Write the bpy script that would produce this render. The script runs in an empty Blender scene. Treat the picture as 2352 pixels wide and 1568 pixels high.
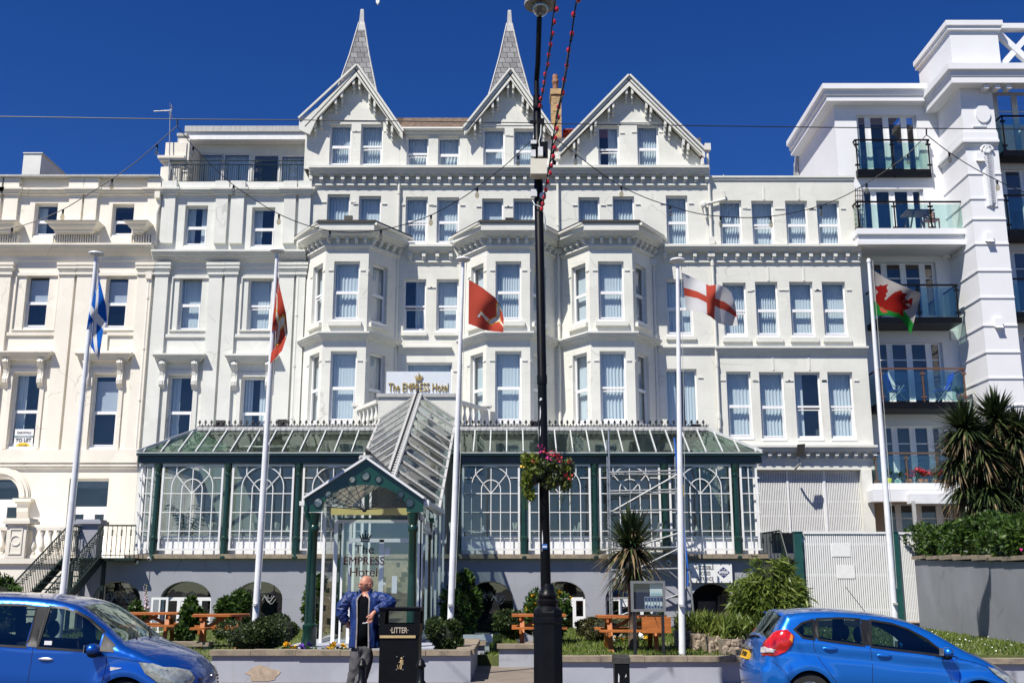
import bpy, bmesh, math, random
import numpy as np
from mathutils import Vector, Matrix
from mathutils.geometry import delaunay_2d_cdt
random.seed(7)
RNG = np.random.default_rng(11)
SC = bpy.context.scene
COL = SC.collection
R = math.radians
# ---------------------------------------------------------------- survey: the photograph's camera
F, CX, CY = 2450.0, 1176.0, 784.0          # focal length and centre, in survey pixels (2352 wide)
PITCH = math.atan(556 / 2450.0)
CP, SP = math.cos(PITCH), math.sin(PITCH)
EYE = 1.65
def W(sx, sy, Y):
    """surveyed point at a known distance Y from the viewer -> metres"""
    dx, dy = (sx - CX) / F, (CY - sy) / F
    t = Y / (CP - dy * SP)
    return Vector((dx * t, Y, EYE + (SP + dy * CP) * t))
def WX(sx, sy, Y): return W(sx, sy, Y).x
def WZ(sy, Y): return W(CX, sy, Y).z
# ---------------------------------------------------------------- materials
def new_mat(name):
    m = bpy.data.materials.new(name); m.use_nodes = True
    nt = m.node_tree; nt.nodes.clear()
    out = nt.nodes.new('ShaderNodeOutputMaterial')
    return m, nt, out
def N(nt, t, **kw):
    n = nt.nodes.new(t)
    for k, v in kw.items():
        if k.startswith('i_'):
            n.inputs[k[2:].replace('_', ' ')].default_value = v
        else: setattr(n, k, v)
    return n
def L(nt, a, b): nt.links.new(a, b)
def noise(nt, vec, scale, detail=5, rough=.6):
    n = N(nt, 'ShaderNodeTexNoise'); n.inputs['Scale'].default_value = scale
    n.inputs['Detail'].default_value = detail; n.inputs['Roughness'].default_value = rough
    if vec is not None: L(nt, vec, n.inputs['Vector'])
    return n.outputs['Fac']
def ramp(nt, fac, p0, p1, c0=(0,0,0,1), c1=(1,1,1,1)):
    r = N(nt, 'ShaderNodeValToRGB'); e = r.color_ramp.elements
    e[0].position, e[1].position = p0, p1; e[0].color, e[1].color = c0, c1
    L(nt, fac, r.inputs['Fac']); return r.outputs['Color']
def mixc(nt, fac, a, b, mode='MIX'):
    m = N(nt, 'ShaderNodeMix', data_type='RGBA', blend_type=mode)
    for s, v in ((m.inputs[0], fac), (m.inputs[6], a), (m.inputs[7], b)):
        if hasattr(v, 'links'): L(nt, v, s)
        else: s.default_value = v
    return m.outputs[2]
def c4(c): return (c[0], c[1], c[2], 1)
def paint(name, c, rough=.5, metal=0, var=.08, scale=6, bump=0, bscale=60, coat=0, spec=.5, c2=None, dirt=0, stretch=None, sheen=0):
    m, nt, out = new_mat(name)
    b = N(nt, 'ShaderNodeBsdfPrincipled')
    tc = N(nt, 'ShaderNodeTexCoord').outputs['Object']
    vec = tc
    if stretch:
        mp = N(nt, 'ShaderNodeMapping'); mp.inputs['Scale'].default_value = stretch; L(nt, tc, mp.inputs['Vector']); vec = mp.outputs['Vector']
    n = noise(nt, vec, scale)
    lo = c4([x * (1 - var) for x in c]); hi = c4(c2 if c2 else [min(1, x * (1 + var)) for x in c])
    col = ramp(nt, n, .3, .7, lo, hi)
    if dirt:
        n2 = noise(nt, tc, scale * 3.3, 8, .75)
        col = mixc(nt, ramp(nt, n2, .52, .75, (0,0,0,1), (dirt,)*3 + (1,)), col, c4([x * .45 for x in c]))
    L(nt, col, b.inputs['Base Color'])
    b.inputs['Roughness'].default_value = rough; b.inputs['Metallic'].default_value = metal
    b.inputs['Coat Weight'].default_value = coat; b.inputs['Coat Roughness'].default_value = .03
    b.inputs['Specular IOR Level'].default_value = spec
    if bump:
        bp = N(nt, 'ShaderNodeBump'); bp.inputs['Strength'].default_value = bump; bp.inputs['Distance'].default_value = .01
        L(nt, noise(nt, vec, bscale, 4), bp.inputs['Height']); L(nt, bp.outputs['Normal'], b.inputs['Normal'])
    L(nt, b.outputs[0], out.inputs[0])
    return m
def render_wall(name, c, lines=True, bw=.9, bh=.34, stain=.25, warm=(.36,.3,.2), lum=.13, crack=.36):
    """old masonry paint: faint ashlar joints, rain streaks, patches"""
    m, nt, out = new_mat(name)
    b = N(nt, 'ShaderNodeBsdfPrincipled'); b.inputs['Roughness'].default_value = .75; b.inputs['Specular IOR Level'].default_value = .2
    tc = N(nt, 'ShaderNodeTexCoord').outputs['Object']
    base = ramp(nt, noise(nt, tc, .9, 6), .3, .72, c4([x * (1 - lum) for x in c]), c4(c))
    mp = N(nt, 'ShaderNodeMapping'); mp.inputs['Scale'].default_value = (5, 5, .35); L(nt, tc, mp.inputs['Vector'])
    streak = ramp(nt, noise(nt, mp.outputs['Vector'], 1.4, 6, .7), .56, .8, (0,0,0,1), (stain,)*3 + (1,))
    base = mixc(nt, streak, base, c4([a * .55 + w * .25 for a, w in zip(c, warm)]))
    spots = ramp(nt, noise(nt, tc, 7, 9, .8), .66, .76, (0,0,0,1), (stain * 1.3,)*3 + (1,))
    base = mixc(nt, spots, base, c4([a * .5 for a in c]))
    if crack:
        wv = N(nt, 'ShaderNodeTexNoise'); wv.inputs['Scale'].default_value = 2.2; wv.inputs['Detail'].default_value = 6; L(nt, tc, wv.inputs['Vector'])
        av = N(nt, 'ShaderNodeMix', data_type='VECTOR'); av.inputs[0].default_value = .22; L(nt, tc, av.inputs[4]); L(nt, wv.outputs['Color'], av.inputs[5])
        vo = N(nt, 'ShaderNodeTexVoronoi', feature='DISTANCE_TO_EDGE'); vo.inputs['Scale'].default_value = .8; L(nt, av.outputs[1], vo.inputs['Vector'])
        ck = ramp(nt, vo.outputs['Distance'], .004, .012, (1,1,1,1), (0,0,0,1)); gt = ramp(nt, noise(nt, tc, .55, 4), .53, .60, (0,0,0,1), (crack,)*3 + (1,))
        mu = N(nt, 'ShaderNodeMath', operation='MULTIPLY'); L(nt, ck, mu.inputs[0]); L(nt, gt, mu.inputs[1]); base = mixc(nt, mu.outputs[0], base, c4([a_ * .35 for a_ in c]))
        pt = ramp(nt, noise(nt, tc, .8, 3, .4), .60, .63, (0,0,0,1), (.30,)*3 + (1,)); base = mixc(nt, pt, base, c4([min(.9, a_ * 1.12) for a_ in c]))
    h = noise(nt, tc, 45, 4)
    if lines:
        sx = N(nt, 'ShaderNodeSeparateXYZ'); L(nt, tc, sx.inputs[0])
        ad = N(nt, 'ShaderNodeMath', operation='ADD'); L(nt, sx.outputs[0], ad.inputs[0]); L(nt, sx.outputs[1], ad.inputs[1])
        cb = N(nt, 'ShaderNodeCombineXYZ'); L(nt, ad.outputs[0], cb.inputs[0]); L(nt, sx.outputs[2], cb.inputs[1])
        br = N(nt, 'ShaderNodeTexBrick'); L(nt, cb.outputs[0], br.inputs['Vector'])
        br.inputs['Scale'].default_value = 1; br.inputs['Mortar Size'].default_value = .007; br.inputs['Mortar Smooth'].default_value = .4
        br.inputs['Brick Width'].default_value = bw; br.inputs['Row Height'].default_value = bh
        gate = ramp(nt, noise(nt, tc, 1.7, 4), .42, .6)
        f = N(nt, 'ShaderNodeMath', operation='MULTIPLY'); L(nt, br.outputs['Fac'], f.inputs[0]); L(nt, gate, f.inputs[1])
        f2 = N(nt, 'ShaderNodeMath', operation='MULTIPLY'); L(nt, f.outputs[0], f2.inputs[0]); f2.inputs[1].default_value = .38
        base = mixc(nt, f2.outputs[0], base, c4([a * .5 for a in c]))
    bp = N(nt, 'ShaderNodeBump'); bp.inputs['Strength'].default_value = .25; bp.inputs['Distance'].default_value = .01
    L(nt, h, bp.inputs['Height']); L(nt, bp.outputs[0], b.inputs['Normal'])
    L(nt, base, b.inputs['Base Color']); L(nt, b.outputs[0], out.inputs[0])
    return m
def glass_mat(name, tint=(.8,.86,.86), extra=.06, rough=.0, refl=(1,1,1), wob=0):
    m, nt, out = new_mat(name)
    tr = N(nt, 'ShaderNodeBsdfTransparent'); tr.inputs[0].default_value = c4(tint)
    gl = N(nt, 'ShaderNodeBsdfGlossy'); gl.inputs[0].default_value = c4(refl); gl.inputs['Roughness'].default_value = rough
    lw = N(nt, 'ShaderNodeLayerWeight'); lw.inputs[0].default_value = .5
    pw = N(nt, 'ShaderNodeMath', operation='POWER'); L(nt, lw.outputs['Facing'], pw.inputs[0]); pw.inputs[1].default_value = 4.5
    ad = N(nt, 'ShaderNodeMath', operation='ADD', use_clamp=True); L(nt, pw.outputs[0], ad.inputs[0]); ad.inputs[1].default_value = extra + .04
    if wob:
        tc = N(nt, 'ShaderNodeTexCoord').outputs['Object']
        bp = N(nt, 'ShaderNodeBump'); bp.inputs['Strength'].default_value = wob; bp.inputs['Distance'].default_value = .02
        L(nt, noise(nt, tc, 1.3, 2), bp.inputs['Height']); L(nt, bp.outputs[0], gl.inputs['Normal'])
    mx = N(nt, 'ShaderNodeMixShader'); L(nt, ad.outputs[0], mx.inputs[0]); L(nt, tr.outputs[0], mx.inputs[1]); L(nt, gl.outputs[0], mx.inputs[2])
    L(nt, mx.outputs[0], out.inputs[0]); return m
def leaf_mat(name, c, c2, trans=.25, rough=.45):
    m, nt, out = new_mat(name)
    b = N(nt, 'ShaderNodeBsdfPrincipled'); b.inputs['Roughness'].default_value = rough; b.inputs['Specular IOR Level'].default_value = .35
    gi = N(nt, 'ShaderNodeNewGeometry'); 
    col = ramp(nt, gi.outputs['Random Per Island'], .1, .9, c4(c), c4(c2)); L(nt, col, b.inputs['Base Color'])
    t = N(nt, 'ShaderNodeBsdfTranslucent'); L(nt, col, t.inputs[0])
    mx = N(nt, 'ShaderNodeMixShader'); mx.inputs[0].default_value = trans; L(nt, b.outputs[0], mx.inputs[1]); L(nt, t.outputs[0], mx.inputs[2])
    L(nt, mx.outputs[0], out.inputs[0]); return m
def brickish(name, c1, c2, mortar, bw, bh, scale=1, ms=.01, off=.5, rough=.8, axis='xz', bias=0):
    m, nt, out = new_mat(name)
    b = N(nt, 'ShaderNodeBsdfPrincipled'); b.inputs['Roughness'].default_value = rough; b.inputs['Specular IOR Level'].default_value = .25
    tc = N(nt, 'ShaderNodeTexCoord').outputs['Object']
    sx = N(nt, 'ShaderNodeSeparateXYZ'); L(nt, tc, sx.inputs[0])
    ad = N(nt, 'ShaderNodeMath', operation='ADD'); L(nt, sx.outputs[0], ad.inputs[0]); L(nt, sx.outputs[1], ad.inputs[1])
    cb = N(nt, 'ShaderNodeCombineXYZ'); L(nt, ad.outputs[0], cb.inputs[0]); L(nt, sx.outputs[2], cb.inputs[1])
    br = N(nt, 'ShaderNodeTexBrick'); L(nt, cb.outputs[0], br.inputs['Vector']); br.offset = off
    for k, v in (('Scale', scale), ('Mortar Size', ms), ('Brick Width', bw), ('Row Height', bh), ('Bias', bias)): br.inputs[k].default_value = v
    br.inputs['Color1'].default_value = c4(c1); br.inputs['Color2'].default_value = c4(c2); br.inputs['Mortar'].default_value = c4(mortar)
    n = noise(nt, tc, 14, 7, .7)
    col = mixc(nt, .55, br.outputs['Color'], ramp(nt, n, .25, .75, (.35,.35,.35,1), (1.4,1.4,1.4,1)), 'MULTIPLY')
    bp = N(nt, 'ShaderNodeBump'); bp.inputs['Strength'].default_value = .6; bp.inputs['Distance'].default_value = .02; bp.invert = True
    L(nt, br.outputs['Fac'], bp.inputs['Height']); L(nt, bp.outputs[0], b.inputs['Normal'])
    L(nt, col, b.inputs['Base Color']); L(nt, b.outputs[0], out.inputs[0]); return m

M = {}
M['hotel'] = render_wall('hotel paint', (.725,.72,.66), stain=.42)
M['annex'] = render_wall('annex paint', (.725,.72,.66), stain=.42)
M['trim'] = render_wall('moulding paint', (.725,.72,.665), lines=False, stain=.45, crack=0)
M['white house'] = render_wall('white house paint', (.72,.725,.675), lines=False, stain=.4)
M['cream'] = render_wall('cream paint', (.83,.78,.68), lines=False, stain=.2, lum=.07)
M['creamtrim'] = render_wall('cream moulding', (.83,.78,.68), lines=False, stain=.3)
M['apart'] = render_wall('apartment paint', (.76,.765,.78), lines=False, stain=.10, lum=.05, crack=0)
M['greywall'] = render_wall('grey paint', (.345,.355,.40), bw=1.4, bh=.4, stain=.25, lum=.12)
M['lowwall'] = render_wall('pale grey paint', (.41,.43,.49), bw=2.0, bh=.9, stain=.5, lum=.2)
M['retain'] = render_wall('retaining wall paint', (.28,.29,.32), lines=False, stain=.5, lum=.2)
M['upvc'] = paint('white window plastic', (.80,.80,.80), .35, var=.03)
M['white'] = paint('white gloss paint', (.78,.78,.77), .4, var=.06, dirt=.2)
M['pole'] = paint('white pole paint', (.74,.75,.76), .4, var=.07, dirt=.35, scale=3)
M['glass'] = glass_mat('window glass', (.84,.92,.95), .065, 0, (1,.94,.86), wob=.15)
M['roofglass'] = glass_mat('green roof glass', (.44,.56,.49), .06, .02, (.85,1,.93), wob=.2)
M['clear'] = glass_mat('clear glass', (.88,.93,.91), .03)
M['balglass'] = glass_mat('balcony glass', (.76,.88,.84), .05, .02)
M['curtain'] = None
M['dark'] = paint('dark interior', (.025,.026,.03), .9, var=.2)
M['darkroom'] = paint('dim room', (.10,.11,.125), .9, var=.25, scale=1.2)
M['green'] = paint('dark green gloss', (.004,.032,.022), .3, var=.2, coat=.3, scale=3)
M['greenbeam'] = paint('green eave paint', (.003,.018,.015), .35, var=.25, coat=.2)
M['lead'] = paint('lead sheet', (.42,.42,.41), .6, var=.25, scale=5, dirt=.6, stretch=(6,6,.6))
M['slate sill'] = paint('stone coping', (.26,.215,.165), .85, var=.3, bump=.5, scale=5, dirt=.5, c2=(.34,.28,.2))
M['black'] = paint('black gloss paint', (.005,.0055,.007), .38, var=.3, spec=.18)
M['blackiron'] = paint('black iron', (.015,.016,.018), .4, var=.4, scale=20)
M['rusty'] = paint('weathered black', (.03,.027,.024), .6, var=.6, scale=25)
M['alu'] = paint('galvanised tube', (.45,.46,.47), .38, .75, var=.25, scale=9, dirt=.3)
M['gold'] = paint('gold letters', (.62,.43,.12), .35, .55, var=.1)
M['goldpaint'] = paint('gold paint', (.55,.40,.20), .45, .2, var=.1)
M['slates'] = brickish('grey slates', (.19,.19,.195), (.31,.31,.315), (.06,.06,.06), .30, .26, ms=.012)
M['tiles'] = paint('mossy brown tiles', (.13,.085,.06), .85, var=.5, scale=7, bump=.6, bscale=30, c2=(.2,.14,.1))
M['redtiles'] = paint('red tiles', (.36,.08,.04), .8, var=.4, scale=9, bump=.5, bscale=25)
M['yellowbrick'] = brickish('yellow and brown brick', (.62,.42,.16), (.16,.09,.05), (.5,.42,.3), .22, .10, ms=.012, bias=-.25)
M['terracotta'] = paint('terracotta', (.28,.14,.08), .8, var=.4, scale=8)
M['asphalt'] = paint('pavement', (.20,.165,.135), .92, var=.22, scale=1.1, bump=.5, bscale=90, dirt=.35)
M['road'] = paint('road asphalt', (.06,.06,.062), .9, var=.2, scale=2, bump=.5, bscale=90)
M['soil'] = paint('soil', (.05,.035,.024), .95, var=.4, scale=12, bump=.8, bscale=40)
M['lawn'] = paint('lawn soil', (.07,.10,.022), .95, var=.35, scale=2.5, bump=.9, bscale=60, c2=(.13,.15,.04))
M['grass'] = leaf_mat('grass blades', (.06,.12,.015), (.20,.24,.045), .3)
M['leaf'] = leaf_mat('laurel leaf', (.012,.035,.008), (.075,.14,.022))
M['leafdark'] = leaf_mat('box leaf', (.015,.032,.010), (.07,.105,.03))
M['leaflight'] = leaf_mat('pale shrub leaf', (.07,.12,.015), (.24,.27,.05), .3)
M['leafbronze'] = leaf_mat('bronze shrub leaf', (.05,.04,.02), (.12,.13,.045))
M['bamboo'] = leaf_mat('bamboo leaf', (.05,.09,.012), (.20,.25,.05), .3)
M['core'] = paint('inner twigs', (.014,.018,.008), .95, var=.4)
M['palm'] = leaf_mat('palm leaf', (.012,.025,.010), (.075,.10,.035), .12, .35)
M['palmdry'] = leaf_mat('dry palm leaf', (.07,.05,.025), (.26,.19,.10), .12, .6)
M['bark'] = paint('bark', (.12,.085,.06), .9, var=.5, scale=9, bump=1, bscale=20)
M['orange wood'] = paint('orange stained wood', (.42,.13,.028), .5, var=.3, scale=3, bump=.3, bscale=20, stretch=(1,8,8))
M['yellowfl'] = paint('yellow petals', (.75,.48,.03), .6, var=.2)
M['redfl'] = paint('red petals', (.50,.035,.05), .6, var=.3)
M['pinkfl'] = paint('pink petals', (.70,.06,.32), .6, var=.3)
M['whitefl'] = paint('white petals', (.8,.8,.75), .6)
M['purplefl'] = paint('purple petals', (.14,.06,.4), .6, var=.3)
M['stone'] = paint('rough cast stone', (.30,.24,.18), .95, var=.5, scale=12, bump=1, bscale=22, dirt=.5)
def _curtain():
    m, nt, out = new_mat('net curtain')
    d = N(nt, 'ShaderNodeBsdfDiffuse'); t = N(nt, 'ShaderNodeBsdfTranslucent'); tr = N(nt, 'ShaderNodeBsdfTransparent')
    for x in (d, t): x.inputs[0].default_value = (.82,.84,.86,1)
    a = N(nt, 'ShaderNodeMixShader'); a.inputs[0].default_value = .15; L(nt, d.outputs[0], a.inputs[1]); L(nt, t.outputs[0], a.inputs[2])
    b = N(nt, 'ShaderNodeMixShader'); b.inputs[0].default_value = .04; L(nt, a.outputs[0], b.inputs[1]); L(nt, tr.outputs[0], b.inputs[2])
    L(nt, b.outputs[0], out.inputs[0]); return m
M['curtain'] = _curtain()
# ---------------------------------------------------------------- mesh builder
class MB:
    def __init__(s): s.v, s.f, s.m = [], [], []
    def add(s, vs, fs, mi=0):
        o = len(s.v); s.v += [tuple(v) for v in vs]; s.f += [tuple(i + o for i in f) for f in fs]; s.m += [mi] * len(fs)
    def poly(s, pts, mi=0): s.add(pts, [tuple(range(len(pts)))], mi)
    def hexa(s, p, mi=0):
        s.add(p, [(0,3,2,1),(4,5,6,7),(0,1,5,4),(1,2,6,5),(2,3,7,6),(3,0,4,7)], mi)
    def box(s, x0, x1, y0, y1, z0, z1, mi=0):
        s.hexa([(x0,y0,z0),(x1,y0,z0),(x1,y1,z0),(x0,y1,z0),(x0,y0,z1),(x1,y0,z1),(x1,y1,z1),(x0,y1,z1)], mi)
    def fbox(s, fr, u0, u1, v0, v1, d0, d1, mi=0):
        p = fr.p
        s.hexa([p(u0,v0,d0),p(u1,v0,d0),p(u1,v0,d1),p(u0,v0,d1),p(u0,v1,d0),p(u1,v1,d0),p(u1,v1,d1),p(u0,v1,d1)], mi)
    def prism(s, pts, off, mi=0):
        """polygon pts (3D) extruded by vector off"""
        n = len(pts); a = [Vector(p) for p in pts]; b = [p + Vector(off) for p in a]
        s.add(a + b, [tuple(range(n))[::-1], tuple(range(n, 2*n))] + [(i, (i+1) % n, n + (i+1) % n, n + i) for i in range(n)], mi)
    def bar(s, a, b, w, h=None, up=(0,0,1), mi=0):
        """rectangular bar from a to b"""
        a, b = Vector(a), Vector(b); h = h or w; d = (b - a).normalized(); u = Vector(up)
        if abs(d.dot(u)) > .98: u = Vector((0,1,0))
        x = d.cross(u).normalized() * w / 2; y = x.cross(d).normalized() * h / 2
        s.hexa([a-x-y, a+x-y, a+x+y, a-x+y, b-x-y, b+x-y, b+x+y, b-x+y], mi)
    def tube(s, pts, r, n=8, mi=0, cap=True):
        pts = [Vector(p) for p in pts]; k = len(pts)
        rs = r if isinstance(r, (list, tuple)) else [r] * k
        vs = []
        t0 = (pts[1] - pts[0]).normalized(); u = t0.orthogonal().normalized()
        for i, p in enumerate(pts):
            t = (pts[min(i+1, k-1)] - pts[max(i-1, 0)]).normalized()
            u = (u - t * u.dot(t)).normalized(); w = t.cross(u)
            vs += [p + (u * math.cos(2*math.pi*j/n) + w * math.sin(2*math.pi*j/n)) * rs[i] for j in range(n)]
        fs = [(i*n+j, i*n+(j+1) % n, (i+1)*n+(j+1) % n, (i+1)*n+j) for i in range(k-1) for j in range(n)]
        if cap: fs += [tuple(range(n))[::-1], tuple((k-1)*n + j for j in range(n))]
        s.add(vs, fs, mi)
    def lathe(s, c, prof, n=16, mi=0, sx=1, sy=1, rot=0):
        """prof [(r,z)] about the vertical axis through c"""
        c = Vector(c); vs = []; k = len(prof)
        for r, z in prof:
            vs += [c + Vector((r*sx*math.cos(2*math.pi*j/n + rot), r*sy*math.sin(2*math.pi*j/n + rot), z)) for j in range(n)]
        fs = [(i*n+j, i*n+(j+1) % n, (i+1)*n+(j+1) % n, (i+1)*n+j) for i in range(k-1) for j in range(n)]
        fs += [tuple(range(n))[::-1], tuple((k-1)*n + j for j in range(n))]
        s.add(vs, fs, mi)
    def ball(s, c, rx, ry=None, rz=None, n=10, mi=0):
        ry = ry or rx; rz = rz or rx; k = max(5, n // 2 + 1)
        prof = [(max(1e-4, math.sin(math.pi*i/k)), -math.cos(math.pi*i/k) * rz) for i in range(k + 1)]
        s.lathe(c, [(r, z) for r, z in prof], n, mi, rx, ry)
    def build(s, name, mats, parent=None, smooth=False, angle=35):
        me = bpy.data.meshes.new(name); me.from_pydata(s.v, [], s.f)
        for m in (mats if isinstance(mats, (list, tuple)) else [mats]): me.materials.append(m)
        if any(s.m): me.polygons.foreach_set('material_index', s.m)
        bm = bmesh.new(); bm.from_mesh(me); bmesh.ops.recalc_face_normals(bm, faces=bm.faces); bm.to_mesh(me); bm.free()
        if smooth: smooth_mesh(me, angle)
        o = bpy.data.objects.new(name, me); COL.objects.link(o)
        if parent is not None: put_under(o, parent)
        return o
def smooth_mesh(me, angle=35):
    me.polygons.foreach_set('use_smooth', [True] * len(me.polygons))
    try: me.set_sharp_from_angle(angle=R(angle))
    except Exception: pass
def put_under(o, parent):
    o.parent = parent; o.matrix_parent_inverse = world_of(parent).inverted()
def world_of(o):
    m = o.matrix_basis.copy()
    if o.parent: m = world_of(o.parent) @ o.matrix_parent_inverse @ m
    return m
def thing(name, label, cat, loc=(0,0,0), rz=0, group=None):
    o = bpy.data.objects.new(name, None); COL.objects.link(o); o.empty_display_size = .2
    o.location = loc; o.rotation_euler = (0,0,rz); return tag(o, label, cat, group)
def tag(o, label, cat, group=None):
    o['label'] = label; o['category'] = cat
    if group: o['group'] = group
    return o
def kind(o, k): o['kind'] = k; return o
def copy_tree(o, parent=None):
    c = o.copy(); COL.objects.link(c)
    if parent is not None: c.parent = parent
    for ch in list(o.children): copy_tree(ch, c)
    return c
class Frame:
    """a vertical wall plane: u along it, v up, d outwards"""
    def __init__(s, o, du): s.o = Vector(o); s.du = Vector(du).normalized(); s.n = Vector((s.du.y, -s.du.x, 0))
    def p(s, u, v, d=0): return s.o + s.du * u + Vector((0,0,v)) + s.n * d
def wall_grid(mb, fr, u0, u1, v0, v1, holes, depth=.22, mi=0, d=0):
    us = sorted({u0, u1, *[x for h in holes for x in h[:2] if u0 < x < u1]}); vs = sorted({v0, v1, *[x for h in holes for x in h[2:4] if v0 < x < v1]})
    for i in range(len(us) - 1):
        for j in range(len(vs) - 1):
            cu, cv = (us[i]+us[i+1])/2, (vs[j]+vs[j+1])/2
            if any(h[0] < cu < h[1] and h[2] < cv < h[3] for h in holes): continue
            mb.poly([fr.p(us[i],vs[j],d), fr.p(us[i+1],vs[j],d), fr.p(us[i+1],vs[j+1],d), fr.p(us[i],vs[j+1],d)], mi)
    for a, b, c, e in [h[:4] for h in holes]:
        for q in (((a,c),(a,e)), ((b,c),(b,e)), ((a,c),(b,c)), ((a,e),(b,e))):
            mb.poly([fr.p(*q[0],d), fr.p(*q[1],d), fr.p(*q[1],d-depth), fr.p(*q[0],d-depth)], mi)
def sweep(mb, path, prof, mi=0, closed_ends=True):
    """path [(x,y)] walked left to right with the outside on its right hand; prof [(d,z)] polyline, d outwards; mitred"""
    P = [Vector((x, y, 0)) for x, y in path]; k = len(P); n = len(prof); vs = []
    for i in range(k):
        a = (P[i] - P[i-1]).normalized() if i else None; b = (P[i+1] - P[i]).normalized() if i < k-1 else None
        na = Vector((a.y, -a.x, 0)) if a else None; nb = Vector((b.y, -b.x, 0)) if b else None
        m = na if nb is None else nb if na is None else (na + nb) / (1 + na.dot(nb))
        vs += [P[i] + m * d + Vector((0,0,z)) for d, z in prof]
    fs = [(i*n+j, i*n+j+1, (i+1)*n+j+1, (i+1)*n+j) for i in range(k-1) for j in range(n-1)]
    if closed_ends: fs += [tuple(range(n)), tuple(range((k-1)*n, k*n))]
    mb.add(vs, fs, mi)
def steps(z_top, rows, inner=-.02):
    """stepped moulding: rows [(height, depth)] from the top down -> profile, back to the wall"""
    pr = [(inner, z_top)]; z = z_top
    for h, d in rows: pr += [(d, z), (d, z - h)]; z -= h
    return pr + [(inner, z)]
def brackets(mb, path, z0, z1, w, d, gap, mi=0, inset=.06):
    """console blocks under a cornice"""
    for (ax, ay), (bx, by) in zip(path, path[1:]):
        ln = math.hypot(bx-ax, by-ay); fr = Frame((ax, ay, 0), (bx-ax, by-ay, 0)); n = max(1, int((ln - 2*inset) / gap))
        st = (ln - 2*inset) / n
        for i in range(n + 1):
            u = inset + i * st; h = z1 - z0
            mb.fbox(fr, u-w/2, u+w/2, z0+h*.45, z1, -.01, d, mi); mb.fbox(fr, u-w/2, u+w/2, z0+h*.18, z0+h*.45, -.01, d*.62, mi); mb.fbox(fr, u-w/2, u+w/2, z0, z0+h*.18, -.01, d*.35, mi)
def pleats(fr, u0, u1, v0, v1, d, amp=.035, pitch=.11, mat=None, parent=None, name='curtain', wav=.02):
    n = max(6, int((u1 - u0) / pitch * 6)); mb = MB(); ph = random.random() * 6; vs = []
    q = random.uniform(.8, 1.25); rows = 6
    for j in range(rows + 1):
        t = j / rows
        for i in range(n + 1):
            u = u0 + (u1 - u0) * i / n
            a = amp * (.55 + .45 * math.sin(u * 3.1 + ph * 2)) * (1.15 - .35 * t)
            dd = d + a * math.sin(u / pitch * 2 * math.pi * q + ph + .6 * math.sin(u * 4 + ph) + t * .5)
            vs.append(fr.p(u, v0 + (v1 - v0) * t + (wav * math.sin(u * 17 + ph) if j == 0 else 0), dd))
    fs = [(j*(n+1)+i, j*(n+1)+i+1, (j+1)*(n+1)+i+1, (j+1)*(n+1)+i) for j in range(rows) for i in range(n)]
    mb.add(vs, fs); return mb.build(name, mat or M['curtain'], parent, True, 180)
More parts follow.
